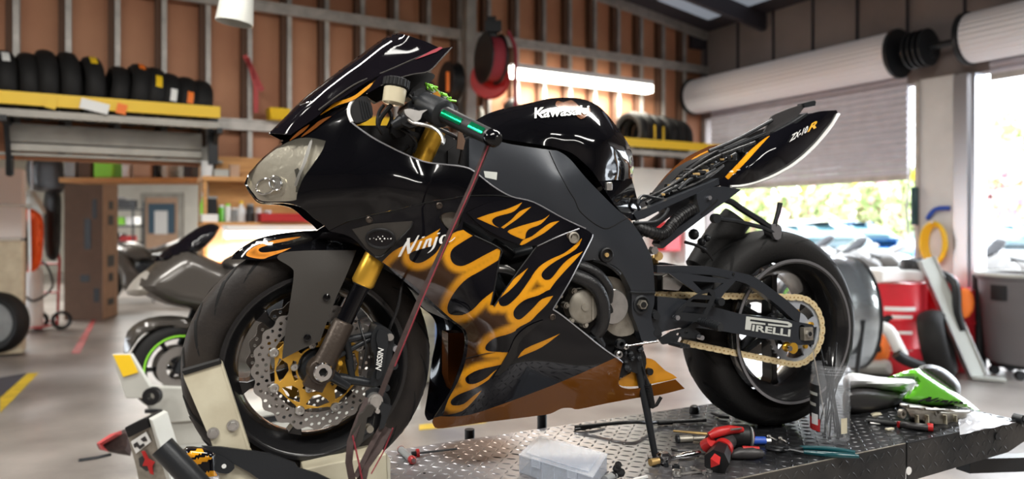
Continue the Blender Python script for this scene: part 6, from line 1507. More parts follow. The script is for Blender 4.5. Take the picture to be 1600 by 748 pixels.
# bell lamp at the top left
pl_ = YP(368, 20, 4.2); r_ = thing('bell_lamp', 'white metal bell-shaped lamp hanging from the roof at the upper left', 'lamp', tuple(pl_))
M().lathe([(.03, .30), (.045, .22), (.09, .10), (.105, -.06), (.10, -.06), (.085, .10), (.04, .21), (.025, .28)][::-1], pl_, (.12, 0, 1), 28).build('lamp_shade', 'light_grey', r_)
M().cyl(pl_+(.03, 0, .25), (pl_[0]+.03, pl_[1], 5.0), .012, n=8).build('hanging_rod', 'black_metal', r_)

# workbench with shelves left of the headlamp
def bench_box(name, u0, u1, v0, v1, o0, o1, m, sm=False):
    t0 = wall_t(u0, o1); t1 = wall_t(u1, o1); um = (u0+u1)/2; Y = WB((t0+t1)/2, o1)[1]
    z0 = CAMH-(v1-350)/1130*Y; z1 = CAMH-(v0-350)/1130*Y
    q = M(); q.box(WB((t0+t1)/2, (o0+o1)/2, (z0+z1)/2), (abs(t0-t1), o1-o0, z1-z0), RB); return q
tb0, tb1 = wall_t(314, .3), wall_t(640, .3)
wb_ = thing('workbench', 'long wooden wall workbench with two orange shelves under the brown stud wall', 'workbench', tuple(WB((tb0+tb1)/2, .3, 0)))
def level(v, u=350, o=.45): return CAMH-(v-350)/1130*WB(wall_t(u, o), o)[1]
Z1, Z2, Z3 = level(276), level(347), .93
for z, dp, nm in ((Z1, .42, 'shelf'), (Z2, .45, 'shelf'), (Z3, .75, 'bench_top')):
    M().box(WB((tb0+tb1)/2, dp/2+.02, z-.02), (tb0-tb1, dp, .045), RB).build(nm, 'wood', wb_, sm=False)
M().box(WB((tb0+tb1)/2, .135, (Z3+Z1)/2+.1), (tb0-tb1, .02, Z1-Z3+.25), RB).build('back_board', 'wood', wb_, sm=False)
for t in (tb0-.03, (tb0+tb1)/2, tb1+.03):
    M().box(WB(t, .4, Z3/2), (.08, .6, Z3-.05), RB).build('leg', 'wood', wb_, sm=False); M().box(WB(t, .25, (Z3+Z1)/2), (.03, .3, Z1-Z3), RB).build('upright', 'wood', wb_, sm=False)
M().box(WB((tb0+tb1)/2, .16, Z2-.25), (tb0-tb1-.1, .02, .42), RB).build('splash_board', 'cream_paint', wb_, sm=False)
tube_lamp('bench_lamp', WB(tb0-.2, .50, Z2-.12), WB(tb1+.2, .50, Z2-.12), 'fluorescent lamp under the lower workbench shelf, behind the front fender', 45)
def shelf_item(u, w_, h_, z, m, kind, lab, cap=None, o=.3):
    t = wall_t(u, o); c = WB(t, o, z+.003); Yv = c[1]; W = w_/1130*Yv; H = h_/1130*Yv
    root = thing(kind, lab, kind.replace('_', ' '), tuple(c))
    if kind in ('bottle', 'spray_can', 'bucket', 'jar', 'cup'):
        sh = {'bottle': [(.0005, 0), (.5, 0), (.5, .55), (.46, .65), (.2, .8), (.2, .92), (.0005, .92)], 'spray_can': [(.0005, 0), (.5, 0), (.5, .85), (.3, .93), (.0005, .93)], 'bucket': [(.0005, 0), (.42, 0), (.5, .9), (.53, .92), (.53, 1), (.0005, 1)], 'jar': [(.0005, 0), (.5, 0), (.5, .8), (.4, .85), (.0005, .85)], 'cup': [(.0005, 0), (.4, 0), (.5, 1), (.0005, 1)]}[kind]
        M().lathe([(max(.0005, a*W), b*H) for a, b in sh], c, (0, 0, 1), 20).build('body', m, root)
        if kind != 'cup': M().cyl(c+(0, 0, H*.88), c+(0, 0, H*1.02), W*(.24 if kind == 'bottle' else .42), n=14).build('cap', cap or 'white_plastic', root)
    else:
        M().box(c+(0, 0, H*.45), (W, min(W*.8, .22), H*.9), RB).build('body', m, root, bevel=.006); M().box(c+(0, 0, H*.95), (W*1.05, min(W*.84, .23), H*.1), RB).build('lid', cap or m, root, bevel=.003)
for a in ((324, 18, 24, Z1, 'white_plastic', 'bucket', 'white bucket at the left end of the upper bench shelf', 'light_grey'), (345, 22, 12, Z1, 'light_grey', 'tray', 'low grey tray next to the white bucket'), (366, 14, 20, Z1, 'cardboard_light', 'carton', 'small light carton on the upper bench shelf by the headlamp'),
          (318, 10, 45, Z2, 'lime', 'bottle', 'tall lime green bottle at the left end of the lower bench shelf'), (331, 14, 40, Z2, 'black_plastic', 'carton', 'dark upright carton beside the lime green bottle', 'grey_plastic'), (327, 24, 12, Z2, 'white_plastic', 'tray', 'white open tray in front of the dark carton', None, .42),
          (346, 9, 26, Z2, 'green_paint', 'spray_can', 'green spray can with a white cap on the lower bench shelf', 'white_plastic'), (356, 9, 28, Z2, 'letter_white', 'spray_can', 'white spray can next to the green one', 'lime'), (366, 10, 22, Z2, 'grey_plastic', 'jar', 'grey jar between the spray cans and the white bottle'), (377, 13, 32, Z2, 'white_plastic', 'bottle', 'white squeeze bottle left of the headlamp', 'yellow'),
          (391, 12, 28, Z2, 'seat_dark', 'spray_can', 'dark spray can just under the headlamp', 'grey_plastic'), (404, 10, 22, Z2, 'white_plastic', 'jar', 'small white jar under the headlamp'), (418, 14, 18, Z2, 'silver', 'jar', 'short silver can below the headlamp'), (480, 12, 20, Z2, 'white_plastic', 'bottle', 'white bottle behind the nose of the motorcycle')):
    shelf_item(*a)
shelf_item(452, 92, 13, Z2, 'red_plastic', 'tool_box', 'long red tool box on the lower bench shelf', 'red_drum', .42)
for u, m, lab, h_ in ((425, 'grey_plastic', 'grey bench grinder on the workbench behind the fender', 26), (400, 'white_plastic', 'white sheet box on the workbench left of the grinder', 18), (350, 'orange', 'small orange case at the left end of the workbench', 22)):
    shelf_item(u, 26, h_, Z3, m, 'case', lab)

# store room things
stc = thing('equipment_trailer', 'white wheeled equipment cabinet with two lidded boxes on top at the left edge', 'cabinet', tuple(floor_pt(10, 556)))
YT = 8.0
def ybox(q, u0, u1, v0, v1, Y, dp, mi=0):
    a = YP(u0, v0, Y); b = YP(u1, v1, Y); q.box(((a[0]+b[0])/2, Y+dp/2, (a[2]+b[2])/2), (abs(b[0]-a[0]), dp, abs(a[2]-b[2])), None, mi); return q
for (v0, v1, nm) in ((376, 552, 'body'), (322, 373, 'box'), (263, 319, 'box')):
    Pq = YP(37, v0, YT); zb_ = YP(37, v1, YT)[2]; M().prism([(*Pq[:2], zb_), (*(Pq+DB*1.3)[:2], zb_), (*(Pq+DB*1.3)[:2], Pq[2]), (*Pq[:2], Pq[2])], -NB*.35).build(nm, 'white_plastic' if nm == 'box' else 'cream_paint', stc, bevel=.02)
    if nm == 'box': a = YP(10, v0+8, YT); M().box((a[0], YT-.02, a[2]), (.16, .04, .05)).build('handle', 'black_plastic', stc, bevel=.01)
c = YP(-6, 503, YT-.08); simple_tire(M(), c, (0, -1, 0), .34, .2).build('wheel', 'rubber', stc); M().lathe([(.23, .04), (.20, .05), (.05, .07), (.0005, .07), (.0005, -.05), (.23, -.05)], c, (0, -1, 0), 32).build('wheel_rim', 'grey_plastic', stc)
# hand truck with gas cylinder
bt = YP(68, 513, 10.0); ht = thing('hand_truck', 'red two-wheeled hand truck standing beside the cardboard carton', 'hand truck', (bt[0], 10.0, 0))
q = M()
for dx in (-.16, .16): q.tube([(bt[0]+dx, 10.05, .05), (bt[0]+dx, 10.10, .95), (bt[0]+dx*.7, 10.12, 1.12)], .018, 8)
for z in (.1, .5, .9): q.tube([(bt[0]-.16, 10.06, z), (bt[0]+.16, 10.06, z)], .015, 8)
q.box((bt[0], 9.85, .06), (.34, .3, .015)); q.build('frame', 'red_plastic', ht)
for dx in (-.04, .28): simple_tire(M(), np.array((bt[0]+dx, 9.95, .13)), (.3, -1, 0), .13, .06, 24).build('wheel', 'black_plastic', ht)
gcyl = thing('gas_cylinder', 'white gas cylinder strapped upright on the red hand truck', 'gas cylinder', (bt[0]-.02, 9.82, .07))
M().lathe([(.0005, 0), (.11, 0), (.115, .03), (.115, .72), (.09, .80), (.04, .85), (.0005, .86)], (bt[0]-.02, 9.82, .07), (0, 0, 1), 24).build('body', 'white_plastic', gcyl); M().cyl((bt[0]-.02, 9.82, .92), (bt[0]-.02, 9.82, 1.0), .03, n=12).build('valve', 'brass', gcyl)
M().tube(smooth3([(bt[0], 9.8, .98), (bt[0]+.2, 9.75, .9), (bt[0]+.28, 9.75, .6), (bt[0]+.05, 9.7, .42), (bt[0]-.15, 9.72, .6)], 5), .015, 8).build('hose', 'hose_black', gcyl)
# hi-vis jacket hanging, with a grey bag above
def ypoly(name, pts, Y, dp, m, par, step=8, cn=3, wd=12):
    O = curve(pts, True, cn); P, F = surf2d(O, step); a = P[F]; cr = np.cross(a[:, 1]-a[:, 0], a[:, 2]-a[:, 0]); F = np.where(cr[:, None] > 0, F[:, ::-1], F)
    d = np.clip(seg_dist(P, O, True)/wd, 0, 1); b = np.sqrt(1-(1-d)**2)*dp/2
    r_ = ray(P[:, 0], P[:, 1]); A = r_*(Y-b)[:, None]+np.array((0, 0, CAMH)); B = r_*(Y+b)[:, None]+np.array((0, 0, CAMH)); n = len(P)
    return M().add(np.concatenate((A, B)), [tuple(f) for f in F]+[(f[2]+n, f[1]+n, f[0]+n) for f in F]).build(name, m, par)
jk = thing('safety_jacket', 'orange hi-vis jacket with grey trim hanging beside the white cabinet', 'jacket', tuple(YP(50, 430, 9.2)))
ypoly('body', [(32, 326), (44, 322), (60, 330), (68, 350), (66, 400), (58, 420), (40, 424), (34, 400)], 9.2, .16, 'hi_vis', jk)
ypoly('trim', [(32, 345), (42, 345), (44, 400), (42, 424), (34, 410)], 9.08, .05, 'guard_grey', jk); ypoly('reflective_band', [(43, 325), (47, 325), (49, 420), (45, 424)], 9.08, .04, 'letter_white', jk, wd=3)
q = M(); p = YP(50, 322, 9.2); q.cyl(p, (p[0], 9.2, 2.3), .012, n=8); q.box((p[0], 9.2, 2.32), (1.6, .05, .05)); q.cyl((p[0]-.75, 9.2, 0), (p[0]-.75, 9.2, 2.3), .025, n=10)
tag(q.build('clothes_rail', 'steel'), 'steel rail behind the white cabinet from which the orange jacket hangs', 'rail')
bgx = thing('grey_hood', 'pale grey cloth bag hanging just above the orange jacket', 'bag', tuple(YP(50, 335, 9.0)))
ypoly('body', [(31, 318), (38, 302), (50, 297), (60, 308), (72, 330), (66, 336), (50, 326), (36, 326)], 8.95, .18, 'light_grey', bgx)
for (pts, m, lab, Y) in (([(42, 250), (70, 246), (96, 250), (100, 270), (98, 300), (72, 300), (50, 296), (42, 280)], 'seat_dark', 'heap of dark coats hanging under the grey header beam', 9.35), ([(70, 300), (92, 298), (96, 330), (92, 400), (72, 400), (68, 350)], 'black_plastic', 'long black coat hanging between the orange jacket and the carton', 9.4)):
    r_ = thing('hanging_coat', lab, 'coat', tuple(YP(pts[0][0]+20, pts[5][1], Y))); ypoly('body', pts, Y, .2, m, r_)
# tall cardboard carton
cb = thing('cardboard_carton', 'tall brown cardboard carton standing open in the wide opening', 'carton', tuple(floor_pt(130, 497)))
A_ = floor_pt(160, 500); Bv = floor_pt(100, 500); Cv = floor_pt(183, 492)
def up3(P, z): return np.array((P[0], P[1], z))
zt = CAMH-(283-350)/1130*A_[1]
D_ = Bv+(Cv-A_)
M().prism([up3(A_, .0), up3(Bv, .0), up3(Bv, zt), up3(A_, zt)], (Cv-A_)*np.array((1, 1, 0))).build('carton_body', 'cardboard', cb, sm=False)  # dark front, paler side: the carton's shading is put into its colours
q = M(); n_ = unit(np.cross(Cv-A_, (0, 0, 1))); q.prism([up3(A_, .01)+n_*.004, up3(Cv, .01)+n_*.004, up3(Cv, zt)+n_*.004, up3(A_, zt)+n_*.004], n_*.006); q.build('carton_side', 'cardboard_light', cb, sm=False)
q = M(); q.prism([up3(A_, zt), up3(Bv, zt), up3(Bv, zt)+(0, -.12, .10), up3(A_, zt)+(0, -.12, .10)], (0, 0, .006)); q.prism([up3(A_, zt), up3(Cv, zt), up3(Cv, zt)+n_*.15+(0, 0, .04), up3(A_, zt)+n_*.15+(0, 0, .04)], (0, 0, .006)); q.build('flap', 'cardboard', cb, sm=False)
for (f, z, w_, h_) in ((.5, .72, .35, .12), (.5, .83, .3, .10), (.5, .42, .45, .14), (.5, .30, .3, .10), (.5, .12, .4, .08)):
    c = A_+(Cv-A_)*f; M().box((c[0]+n_[0]*.014, c[1]+n_[1]*.014, zt*z), (np.linalg.norm(Cv-A_)*w_, .004, zt*h_*.6), np.stack((unit(Cv-A_), n_*-1, np.array((0, 0, 1.))), 1)).build('printed_mark', 'seat_dark', cb, sm=False)
f_ = unit(np.cross(A_-Bv, (0, 0, 1.)))
for (x, z, w_, h_) in ((.62, .62, .10, .22), (.8, .8, .06, .14), (.55, .3, .14, .05), (.85, .18, .08, .10)):
    c = Bv+(A_-Bv)*x; M().box((c[0]+f_[0]*.004, c[1]+f_[1]*.004, zt*z), (w_, .004, zt*h_), np.stack((unit(A_-Bv), -f_, np.array((0, 0, 1.))), 1)).build('printed_mark', 'black_plastic', cb, sm=False)
# store rack and plank shelf
rk = thing('storage_rack', 'dark open storage rack of tools against the white store room wall', 'rack', tuple(floor_pt(200, 440)))
Yr = 17.5; x0_, x1_ = YP(183, 300, Yr)[0]-.3, YP(216, 300, Yr)[0]
for z in (.1, .55, 1.0, 1.4, 1.8): M().box(((x0_+x1_)/2, Yr, z), (x1_-x0_, .5, .04)).build('shelf', 'black_metal', rk, sm=False)
q = M()
for x in (x0_, x1_):
    for dy in (-.24, .24): q.box((x, Yr+dy, 1.0), (.04, .04, 2.0))
q.build('upright', 'black_metal', rk, sm=False)
rz = random.Random(4)
names = ['black case on the top level of the storage rack', 'long black case beside the first on the top level', 'lime green can on the fourth level of the rack', 'white tub on the fourth level of the rack', 'grey box on the third level of the rack', 'red box on the third level of the rack', 'white box on the second level of the rack', 'grey crate on the second level of the rack', 'large black crate on the lowest level of the rack']
for i, (x, z, w_, h_, m) in enumerate(((.3, 1.82, .35, .28, 'seat_dark'), (.7, 1.82, .3, .22, 'black_plastic'), (.6, 1.42, .15, .2, 'lime'), (.85, 1.42, .2, .2, 'white_plastic'), (.35, 1.02, .3, .2, 'grey_plastic'), (.7, 1.02, .25, .15, 'red_plastic'), (.4, .57, .3, .25, 'white_plastic'), (.75, .57, .25, .2, 'grey_plastic'), (.5, .12, .7, .28, 'black_plastic'))):
    c = (x0_+(x1_-x0_)*x, Yr, z+h_/2); r_ = thing('storage_box', names[i], 'box', (c[0], c[1], z)); M().box(c, (w_, .34, h_*.86)).build('body', m, r_, bevel=.01); M().box((c[0], c[1], z+h_*.93), (w_*1.04, .36, h_*.14)).build('lid', m, r_, bevel=.01)
Yp = 8.9; a = YP(92, 281, Yp); b = YP(312, 283, Yp); hp = struct(M().box(((a[0]+b[0])/2, Yp+.25, a[2]), (b[0]-a[0], .5, .06)).build('trim_11', 'wood', sm=False))
struct(M().box((b[0], Yp+.25, (a[2]+3.2)/2), (.05, .05, 3.2-a[2])).build('trim_12', 'beam_grey', sm=False))
for i, (u0, u1, v0, m, lab) in enumerate(((100, 118, 250, 'grey_plastic', 'grey box at the left end of the high plank shelf'), (122, 142, 246, 'cardboard', 'brown carton second on the high plank shelf'), (146, 176, 252, 'lime', 'greenish folded tarp on the high plank shelf'), (190, 202, 256, 'white_plastic', 'white cup-shaped tub on the high plank shelf'), (206, 236, 247, 'cardboard_light', 'light cardboard carton in the middle of the high plank shelf'), (240, 246, 250, 'black_plastic', 'thin black upright case on the high plank shelf'), (252, 262, 254, 'light_grey', 'pale box next to the fan on the high plank shelf'), (286, 300, 252, 'seat_dark', 'dark box at the right end of the high plank shelf'))):
    z0 = a[2]+.035; P0_ = YP(u0, v0, Yp+.05); P1_ = YP(u1, v0, Yp+.05); h_ = P0_[2]-z0
    r_ = thing('shelf_box', lab, 'box', ((P0_[0]+P1_[0])/2, Yp+.2, z0)); M().box(((P0_[0]+P1_[0])/2, Yp+.2, z0+h_*.45), (P1_[0]-P0_[0], .3, h_*.9)).build('body', m, r_, bevel=.01); M().box(((P0_[0]+P1_[0])/2, Yp+.2, z0+h_*.95), ((P1_[0]-P0_[0])*1.04, .31, h_*.1)).build('lid', m, r_, bevel=.005)
c = YP(272, 262, Yp+.1); r_ = thing('old_fan_guard', 'round grey wire fan guard leaning on the high plank shelf', 'fan', (c[0], Yp+.1, a[2]+.03))
q = M()
for k in range(1, 5): pts = [c+np.array((math.cos(t)*.045*k, 0, math.sin(t)*.045*k)) for t in np.linspace(0, 2*PI, 20)]; q.tube(pts, .006, 6, caps=False)
q.build('guard', 'light_grey', r_)

# ---- a second lift with a dusty sport bike on it
def parked_bike():
    r = thing('parked_motorcycle', '', 'motorcycle', (0, 0, 0)); I = X3((0, 0, 0))
    for nm, cx, R, w_ in (('front_wheel', 1.40, .30, .12), ('rear_wheel', 0, .32, .17)):
        c = np.array((cx, 0, R)); q = M(); q.lathe([(R*.70, .05), (R*.64, .04), (R*.62, 0), (R*.64, -.04), (R*.70, -.05), (R*.72, -.02), (R*.72, .02)], c, (0, 1, 0), 40); q.cyl(c-(0, .07, 0), c+(0, .07, 0), .045)
        for i in range(6): a_ = PI*i/3; e = np.array((math.cos(a_), 0, math.sin(a_))); q.bar(c+e*.04, c+e*R*.64, .03, .022, (0, 1, 0))
        wl = q.build(nm, 'rim_black', r); simple_tire(M(), c, (0, 1, 0), R, w_).build('tire', 'rubber', wl)
        for sd in (-1, 1): M().lathe([(R*.72, .002), (R*.72, -.002), (R*.69, -.002), (R*.69, .002)], c+(0, sd*.055, 0), (0, 1, 0), 40).build('rim_stripe', 'lime', wl)
        for sd in ((-1, 1) if cx else (1,)): M().lathe([(.14, .003), (.14, -.003), (.08, -.003), (.08, .003)], c+(0, sd*.07, 0), (0, 1, 0), 32).build('brake_disc', 'disc_steel', wl)
    for sd in (-1, 1):
        M().tube([(1.41, sd*.10, .27), (1.30, sd*.10, .55), (1.16, sd*.10, .95)], [.03, .026, .024], 12).build('fork_leg', 'black_metal', r)
        M().tube([(0, sd*.12, .32), (.3, sd*.13, .40), (.55, sd*.12, .46)], .035, 10).build('swingarm', 'black_metal', r)
        M().tube([(1.12, sd*.12, .98), (1.10, sd*.30, .96)], .016, 10).build('handlebar_grip', 'black_plastic', r)
    pillow(M(), curve([(1.66, .84), (1.62, .93), (1.50, 1.03), (1.36, 1.10), (1.18, 1.02), (.98, .92), (.88, .74), (.62, .40), (.66, .24), (.95, .20), (1.12, .30), (1.14, .52), (1.26, .66), (1.46, .72)], True, 3), .20, .12, .035, I).build('fairing', 'fairing_grey', r)
    pillow(M(), curve([(1.70, .80), (1.66, .90), (1.54, .98), (1.44, .92), (1.50, .80)], True, 3), .13, .08, .03, I).build('headlamp', 'fairing_silver', r)
    pillow(M(), curve([(1.54, 1.02), (1.40, 1.14), (1.22, 1.26), (1.12, 1.24), (1.22, 1.10), (1.40, 1.02)], True, 3), .13, .10, .03, I).build('windscreen', 'screen', r)
    pillow(M(), curve([(1.12, .98), (.98, 1.06), (.76, 1.05), (.60, .90), (.56, .80), (.80, .76), (1.05, .82)], True, 3), .15, .10, .035, I).build('fuel_tank', 'fairing_grey', r)
    pillow(M(), curve([(.64, .84), (.40, .88), (.10, 1.02), (-.22, 1.14), (-.28, 1.10), (-.05, .94), (.25, .78), (.55, .74)], True, 3), .12, .07, .03, I).build('tail', 'fairing_grey', r)
    pillow(M(), curve([(.62, .89), (.40, .91), (.16, 1.01), (.14, .98), (.38, .86), (.62, .83)], True, 3), .13, .05, .03, I).build('seat', 'seat_dark', r)
    pillow(M(), curve([(1.72, .42), (1.70, .56), (1.58, .64), (1.38, .64), (1.22, .56), (1.26, .50), (1.44, .56), (1.60, .54), (1.68, .44)], True, 3), .075, .04, .03, I).build('front_fender', 'fairing_grey', r)
    pillow(M(), curve([(.95, .30), (.95, .62), (.80, .76), (.50, .72), (.42, .50), (.50, .26), (.72, .20)], True, 3), .17, .06, .04, I).build('engine', 'black_metal', r)
    M().tube([(.70, -.16, .25), (.35, -.18, .24), (-.15, -.2, .48)], [.03, .05, .06], 14).build('exhaust', 'silver', r)
    M().tube([(.60, .14, .25), (.55, .26, .0)], .012, 8).build('side_stand', 'black_metal', r)
    return r
proto = parked_bike()
def put_bike(o, loc, ang, label, group=None):
    o.location = loc; o.rotation_euler = (0, 0, ang); o['label'] = label
    if group: o['group'] = group
    return o
ZL = .17
fa = YP(276, 572, 4.9)                                       # its front axle
angp = math.radians(180+38)
d_ = np.array((math.cos(angp), math.sin(angp), 0))
put_bike(proto, tuple(np.array((fa[0], fa[1], fa[2]-.30))-d_*1.40), angp, 'dusty grey sport motorcycle with green rim stripes on the lift behind the front wheel')
zl = fa[2]-.30
l2 = thing('lift_table', 'pale grey motorcycle lift standing behind the front wheel of the black motorcycle', 'workshop lift', (fa[0], fa[1], 0))
e_ = np.array((d_[1], -d_[0], 0))
def L2(x, y, z): return np.array((fa[0], fa[1], 0))-d_*x-e_*y+np.array((0, 0, z))
q = M(); q.prism([L2(-.12, -.33, zl-.004), L2(1.75, -.33, zl-.004), L2(1.75, .33, zl-.004), L2(-.12, .33, zl-.004)], (0, 0, -.05)); q.build('deck', 'light_grey', l2, bevel=.01)
q = M(); q.bar(L2(-.08, .30, .04), L2(1.7, .30, .04), .08, .08); q.bar(L2(-.08, -.30, .04), L2(1.7, -.30, .04), .08, .08); q.build('base_frame', 'light_grey', l2)
q = M(); q.bar(L2(.05, .28, .1), L2(1.4, .28, zl-.08), .06, .05); q.bar(L2(.05, -.28, .1), L2(1.4, -.28, zl-.08), .06, .05); q.bar(L2(1.4, .22, .1), L2(.05, .22, zl-.08), .06, .05); q.bar(L2(1.4, -.22, .1), L2(.05, -.22, zl-.08), .06, .05); q.build('scissor_arm', 'black_metal', l2)
# uprights of its wheel clamp
def yslab(name, pts, Y, dp, m, par, mi=0):
    P = [YP(u, v, Y) for u, v in pts]; return M().prism(P, (0, dp, 0)).build(name, m, par, sm=False, bevel=.004)
yslab('clamp_plate', [(174, 553), (204, 553), (238, 610), (228, 622), (196, 622)], 4.05, .03, 'light_grey', l2)
yslab('warning_sticker', [(176, 554), (203, 554), (216, 582), (192, 589)], 4.04, .004, 'yellow', l2)
q = M(); c = YP(241, 617, 4.0); q.lathe([(.048, 0), (.048, .04), (.02, .04), (.02, 0)][::-1], c, (0, -1, 0), 24); q.build('roller', 'black_plastic', l2)
yslab('clamp_cheek', [(226, 604), (285, 606), (330, 612), (330, 655), (270, 660), (236, 655)], 4.08, .05, 'light_grey', l2)
M().bar(YP(226, 642, 4.05), YP(330, 640, 4.2), .02, .02).build('clamp_rod', 'black_metal', l2)
yslab('clamp_foot', [(236, 658), (330, 655), (335, 690), (240, 700)], 4.1, .2, 'light_grey', l2)
# leaning post with stickers: clamp arm of the nearer lift
ca = thing('clamp_post', 'pale metal lift post with a white and a red sticker leaning at the lower left', 'lift post', tuple(YP(235, 748, 2.9)))
yslab('post_body', [(196, 670), (232, 655), (262, 748), (270, 790), (225, 790), (212, 730)], 2.9, .10, 'cover_metal', ca)
yslab('post_edge', [(232, 653), (238, 656), (268, 752), (276, 790), (268, 790), (259, 748)], 2.88, .13, 'light_grey', ca)
yslab('post_cap', [(194, 668), (228, 652), (233, 668), (200, 684)], 2.88, .12, 'black_plastic', ca)
yslab('white_sticker', [(204, 690), (228, 674), (236, 690), (212, 709)], 2.89, .004, 'letter_white', ca)
for k, (pts) in enumerate(([(208, 694), (214, 690), (218, 696), (224, 692), (226, 696), (218, 702), (214, 697), (210, 700)], [(219, 686), (226, 681), (230, 688), (224, 690)])): yslab('sticker_print', pts, 2.886, .002, 'seat_dark', ca)
yslab('red_sticker', [(220, 705), (226, 704), (232, 716), (242, 722), (238, 728), (240, 742), (234, 740), (230, 728), (222, 728), (226, 718)], 2.886, .004, 'red_plastic', ca)
yslab('sticker_print', [(216, 716), (222, 712), (226, 722), (234, 734), (228, 736), (218, 728)], 2.892, .003, 'seat_dark', ca)
rc_ = thing('caster_bracket', 'dark red steel bracket with a trailing rod on the floor at the lower left', 'bracket', tuple(floor_pt(180, 715)))
ypoly('bracket_body', [(151, 694), (170, 680), (200, 668), (206, 700), (204, 712), (180, 708), (155, 702)], 3.6, .12, 'strap', rc_, cn=1, wd=6)
M().tube([YP(123, 719, 3.4), YP(150, 715, 3.45), YP(172, 710, 3.55)], .008, 8).build('rod', 'black_metal', rc_)
ypoly('red_edge', [(151, 692), (172, 678), (190, 672), (190, 678), (160, 695), (170, 706), (156, 702)], 3.52, .05, 'red_paint', rc_, cn=1, wd=4)
# loose flamed panel on the floor below the front wheel
lf = thing('loose_fairing', 'loose black fairing panel with golden flames lying left of the wheel chock', 'motorcycle fairing', tuple(YP(315, 748, 2.1)))
O = curve([(286, 702), (310, 698), (336, 704), (342, 730), (342, 790), (300, 790), (292, 750)], True, 3)
P, F = surf2d(O, 4); a_ = P[F]; cr = np.cross(a_[:, 1]-a_[:, 0], a_[:, 2]-a_[:, 0]); F = np.where(cr[:, None] > 0, F[:, ::-1], F)
d = np.clip(seg_dist(P, O, True)/20, 0, 1); b = np.sqrt(1-(1-d)**2)*.06; r_ = ray(P[:, 0], P[:, 1]); A = r_*(2.1-b)[:, None]+np.array((0, 0, CAMH)); B = r_*(2.12-b*.8)[:, None]+np.array((0, 0, CAMH))
pf = flame_paint([(curve([(290, 708, 1), (312, 700, 1), (320, 706), (300, 714), (302, 718), (322, 712), (332, 716), (312, 724), (308, 732), (316, 738), (336, 734, 1), (340, 748), (318, 752), (304, 744), (298, 730), (294, 720)], True, 2), [], 12, [(curve([(290, 708, 1), (312, 700, 1), (320, 706), (300, 714), (302, 718), (322, 712), (332, 716), (312, 724), (308, 732), (316, 738), (336, 734, 1), (340, 748), (318, 752), (304, 744), (298, 730), (294, 720)], True, 2), True)])])
q = M(); vs, fs = shell(A, B, F, .01); q.add(vs, fs); cc = pf['col'](P, P[F].mean(1), F); q.col = [(*x, 1) for i, f in enumerate(fs) for x in (cc[i] if i < len(F) else [BLK]*len(f))]
q.build('panel', 'paint', lf)

# more bikes: two in the store room doorway, three outside
p2 = copy_tree(proto); put_bike(p2, (-6.2, 13.8, 0), math.radians(200), 'motorcycle parked in the opening right of the blue-glazed door, the nearer one', 'motorcycles in the store room')
p3 = copy_tree(proto); put_bike(p3, (-7.9, 16.9, 0), math.radians(215), 'motorcycle parked farther back in the store room', 'motorcycles in the store room')
for i, (u, Y, ang, lab) in enumerate(((1290, 11.6, 200, 'motorcycle parked outside, seen just right of the rear tyre'), (1395, 11.2, 190, 'motorcycle parked outside, seen above the red drums'), (1575, 10.3, 205, 'motorcycle parked outside, seen above the grey rubbish bin'), (1345, 12.8, 185, 'motorcycle parked outside, the farthest of the row'))):
    c = copy_tree(proto); put_bike(c, (YP(u, 400, Y)[0]+.6, Y, -.15 if False else 0), math.radians(ang), lab, 'motorcycles parked outside')

# ---- by the doors
def drum(p, label, r=.31, h=.88):
    root = thing('oil_drum', label, 'drum', (p[0], p[1], 0)); pr = [(.0005, 0), (r, 0)]
    for z in (.30, .60): pr += [(r, h*z-.03), (r+.012, h*z), (r, h*z+.03)]
    pr += [(r, h-.01), (r+.006, h), (r-.01, h), (r-.02, h-.02), (.0005, h-.02)]
    M().lathe(pr, (p[0], p[1], 0), (0, 0, 1), 36).build('body', 'red_drum', root); 
    return root
pd = YP(1393, 437, 7.2); dr = drum(pd, 'red steel oil drum with faded print standing by the open door'); 
fcv = unit(np.array((-pd[0], -pd[1], 0)))
def decal(parent, name, c, r, z0, z1, a0, a1, m):
    th = math.atan2(-c[1], -c[0]); vs = []
    for i in range(9):
        a = th+a0+(a1-a0)*i/8
        for z in (z0, z1): vs.append((c[0]+r*math.cos(a), c[1]+r*math.sin(a), z))
    M().add(vs, [(2*i, 2*i+2, 2*i+3, 2*i+1) for i in range(8)]).build(name, m, parent)
decal(dr, 'label', pd, .314, .70, .82, -.95, -.35, 'light_grey')
for z0, z1, a0, a1 in ((.62, .66, -.2, .7), (.55, .58, .0, .6), (.40, .43, .1, .6), (.24, .27, -.1, .6)): decal(dr, 'printed_mark', pd, .3145, z0, z1, a0, a1, 'letter_white')
pd2 = YP(1476, 468, 7.35); drum((pd2[0], 7.35), 'second red drum half hidden behind the leaning aluminium ramp', .28, .80)
r_ = thing('drip_tray', 'pale tray of parts lying on top of the front red drum', 'tray', (pd[0]-.03, 7.2, .88)); M().box((pd[0]-.03, 7.2, .945), (.5, .42, .12), rotz(.2)).build('tray', 'letter_white', r_, bevel=.02); M().box((pd[0]+.12, 7.1, 1.05), (.14, .10, .12)).build('handle_block', 'seat_dark', r_, bevel=.02)
for i, (du, m, lab) in enumerate(((-12, 'blue', 'blue rag on the second red drum'), (8, 'red_plastic', 'red funnel on the second red drum'), (-2, 'orange', 'orange cloth draped over the edge of the second red drum'))):
    p = YP(1478+du, 455, 7.2); tag(M().ball((p[0], 7.2 if i < 2 else 6.88, .86 if i < 2 else .70), .09, 12, 0, (1, .5 if i < 2 else .25, .9 if i < 2 else 1.6)).build('rag' if i != 1 else 'funnel', m), lab, 'rag' if i != 1 else 'funnel')
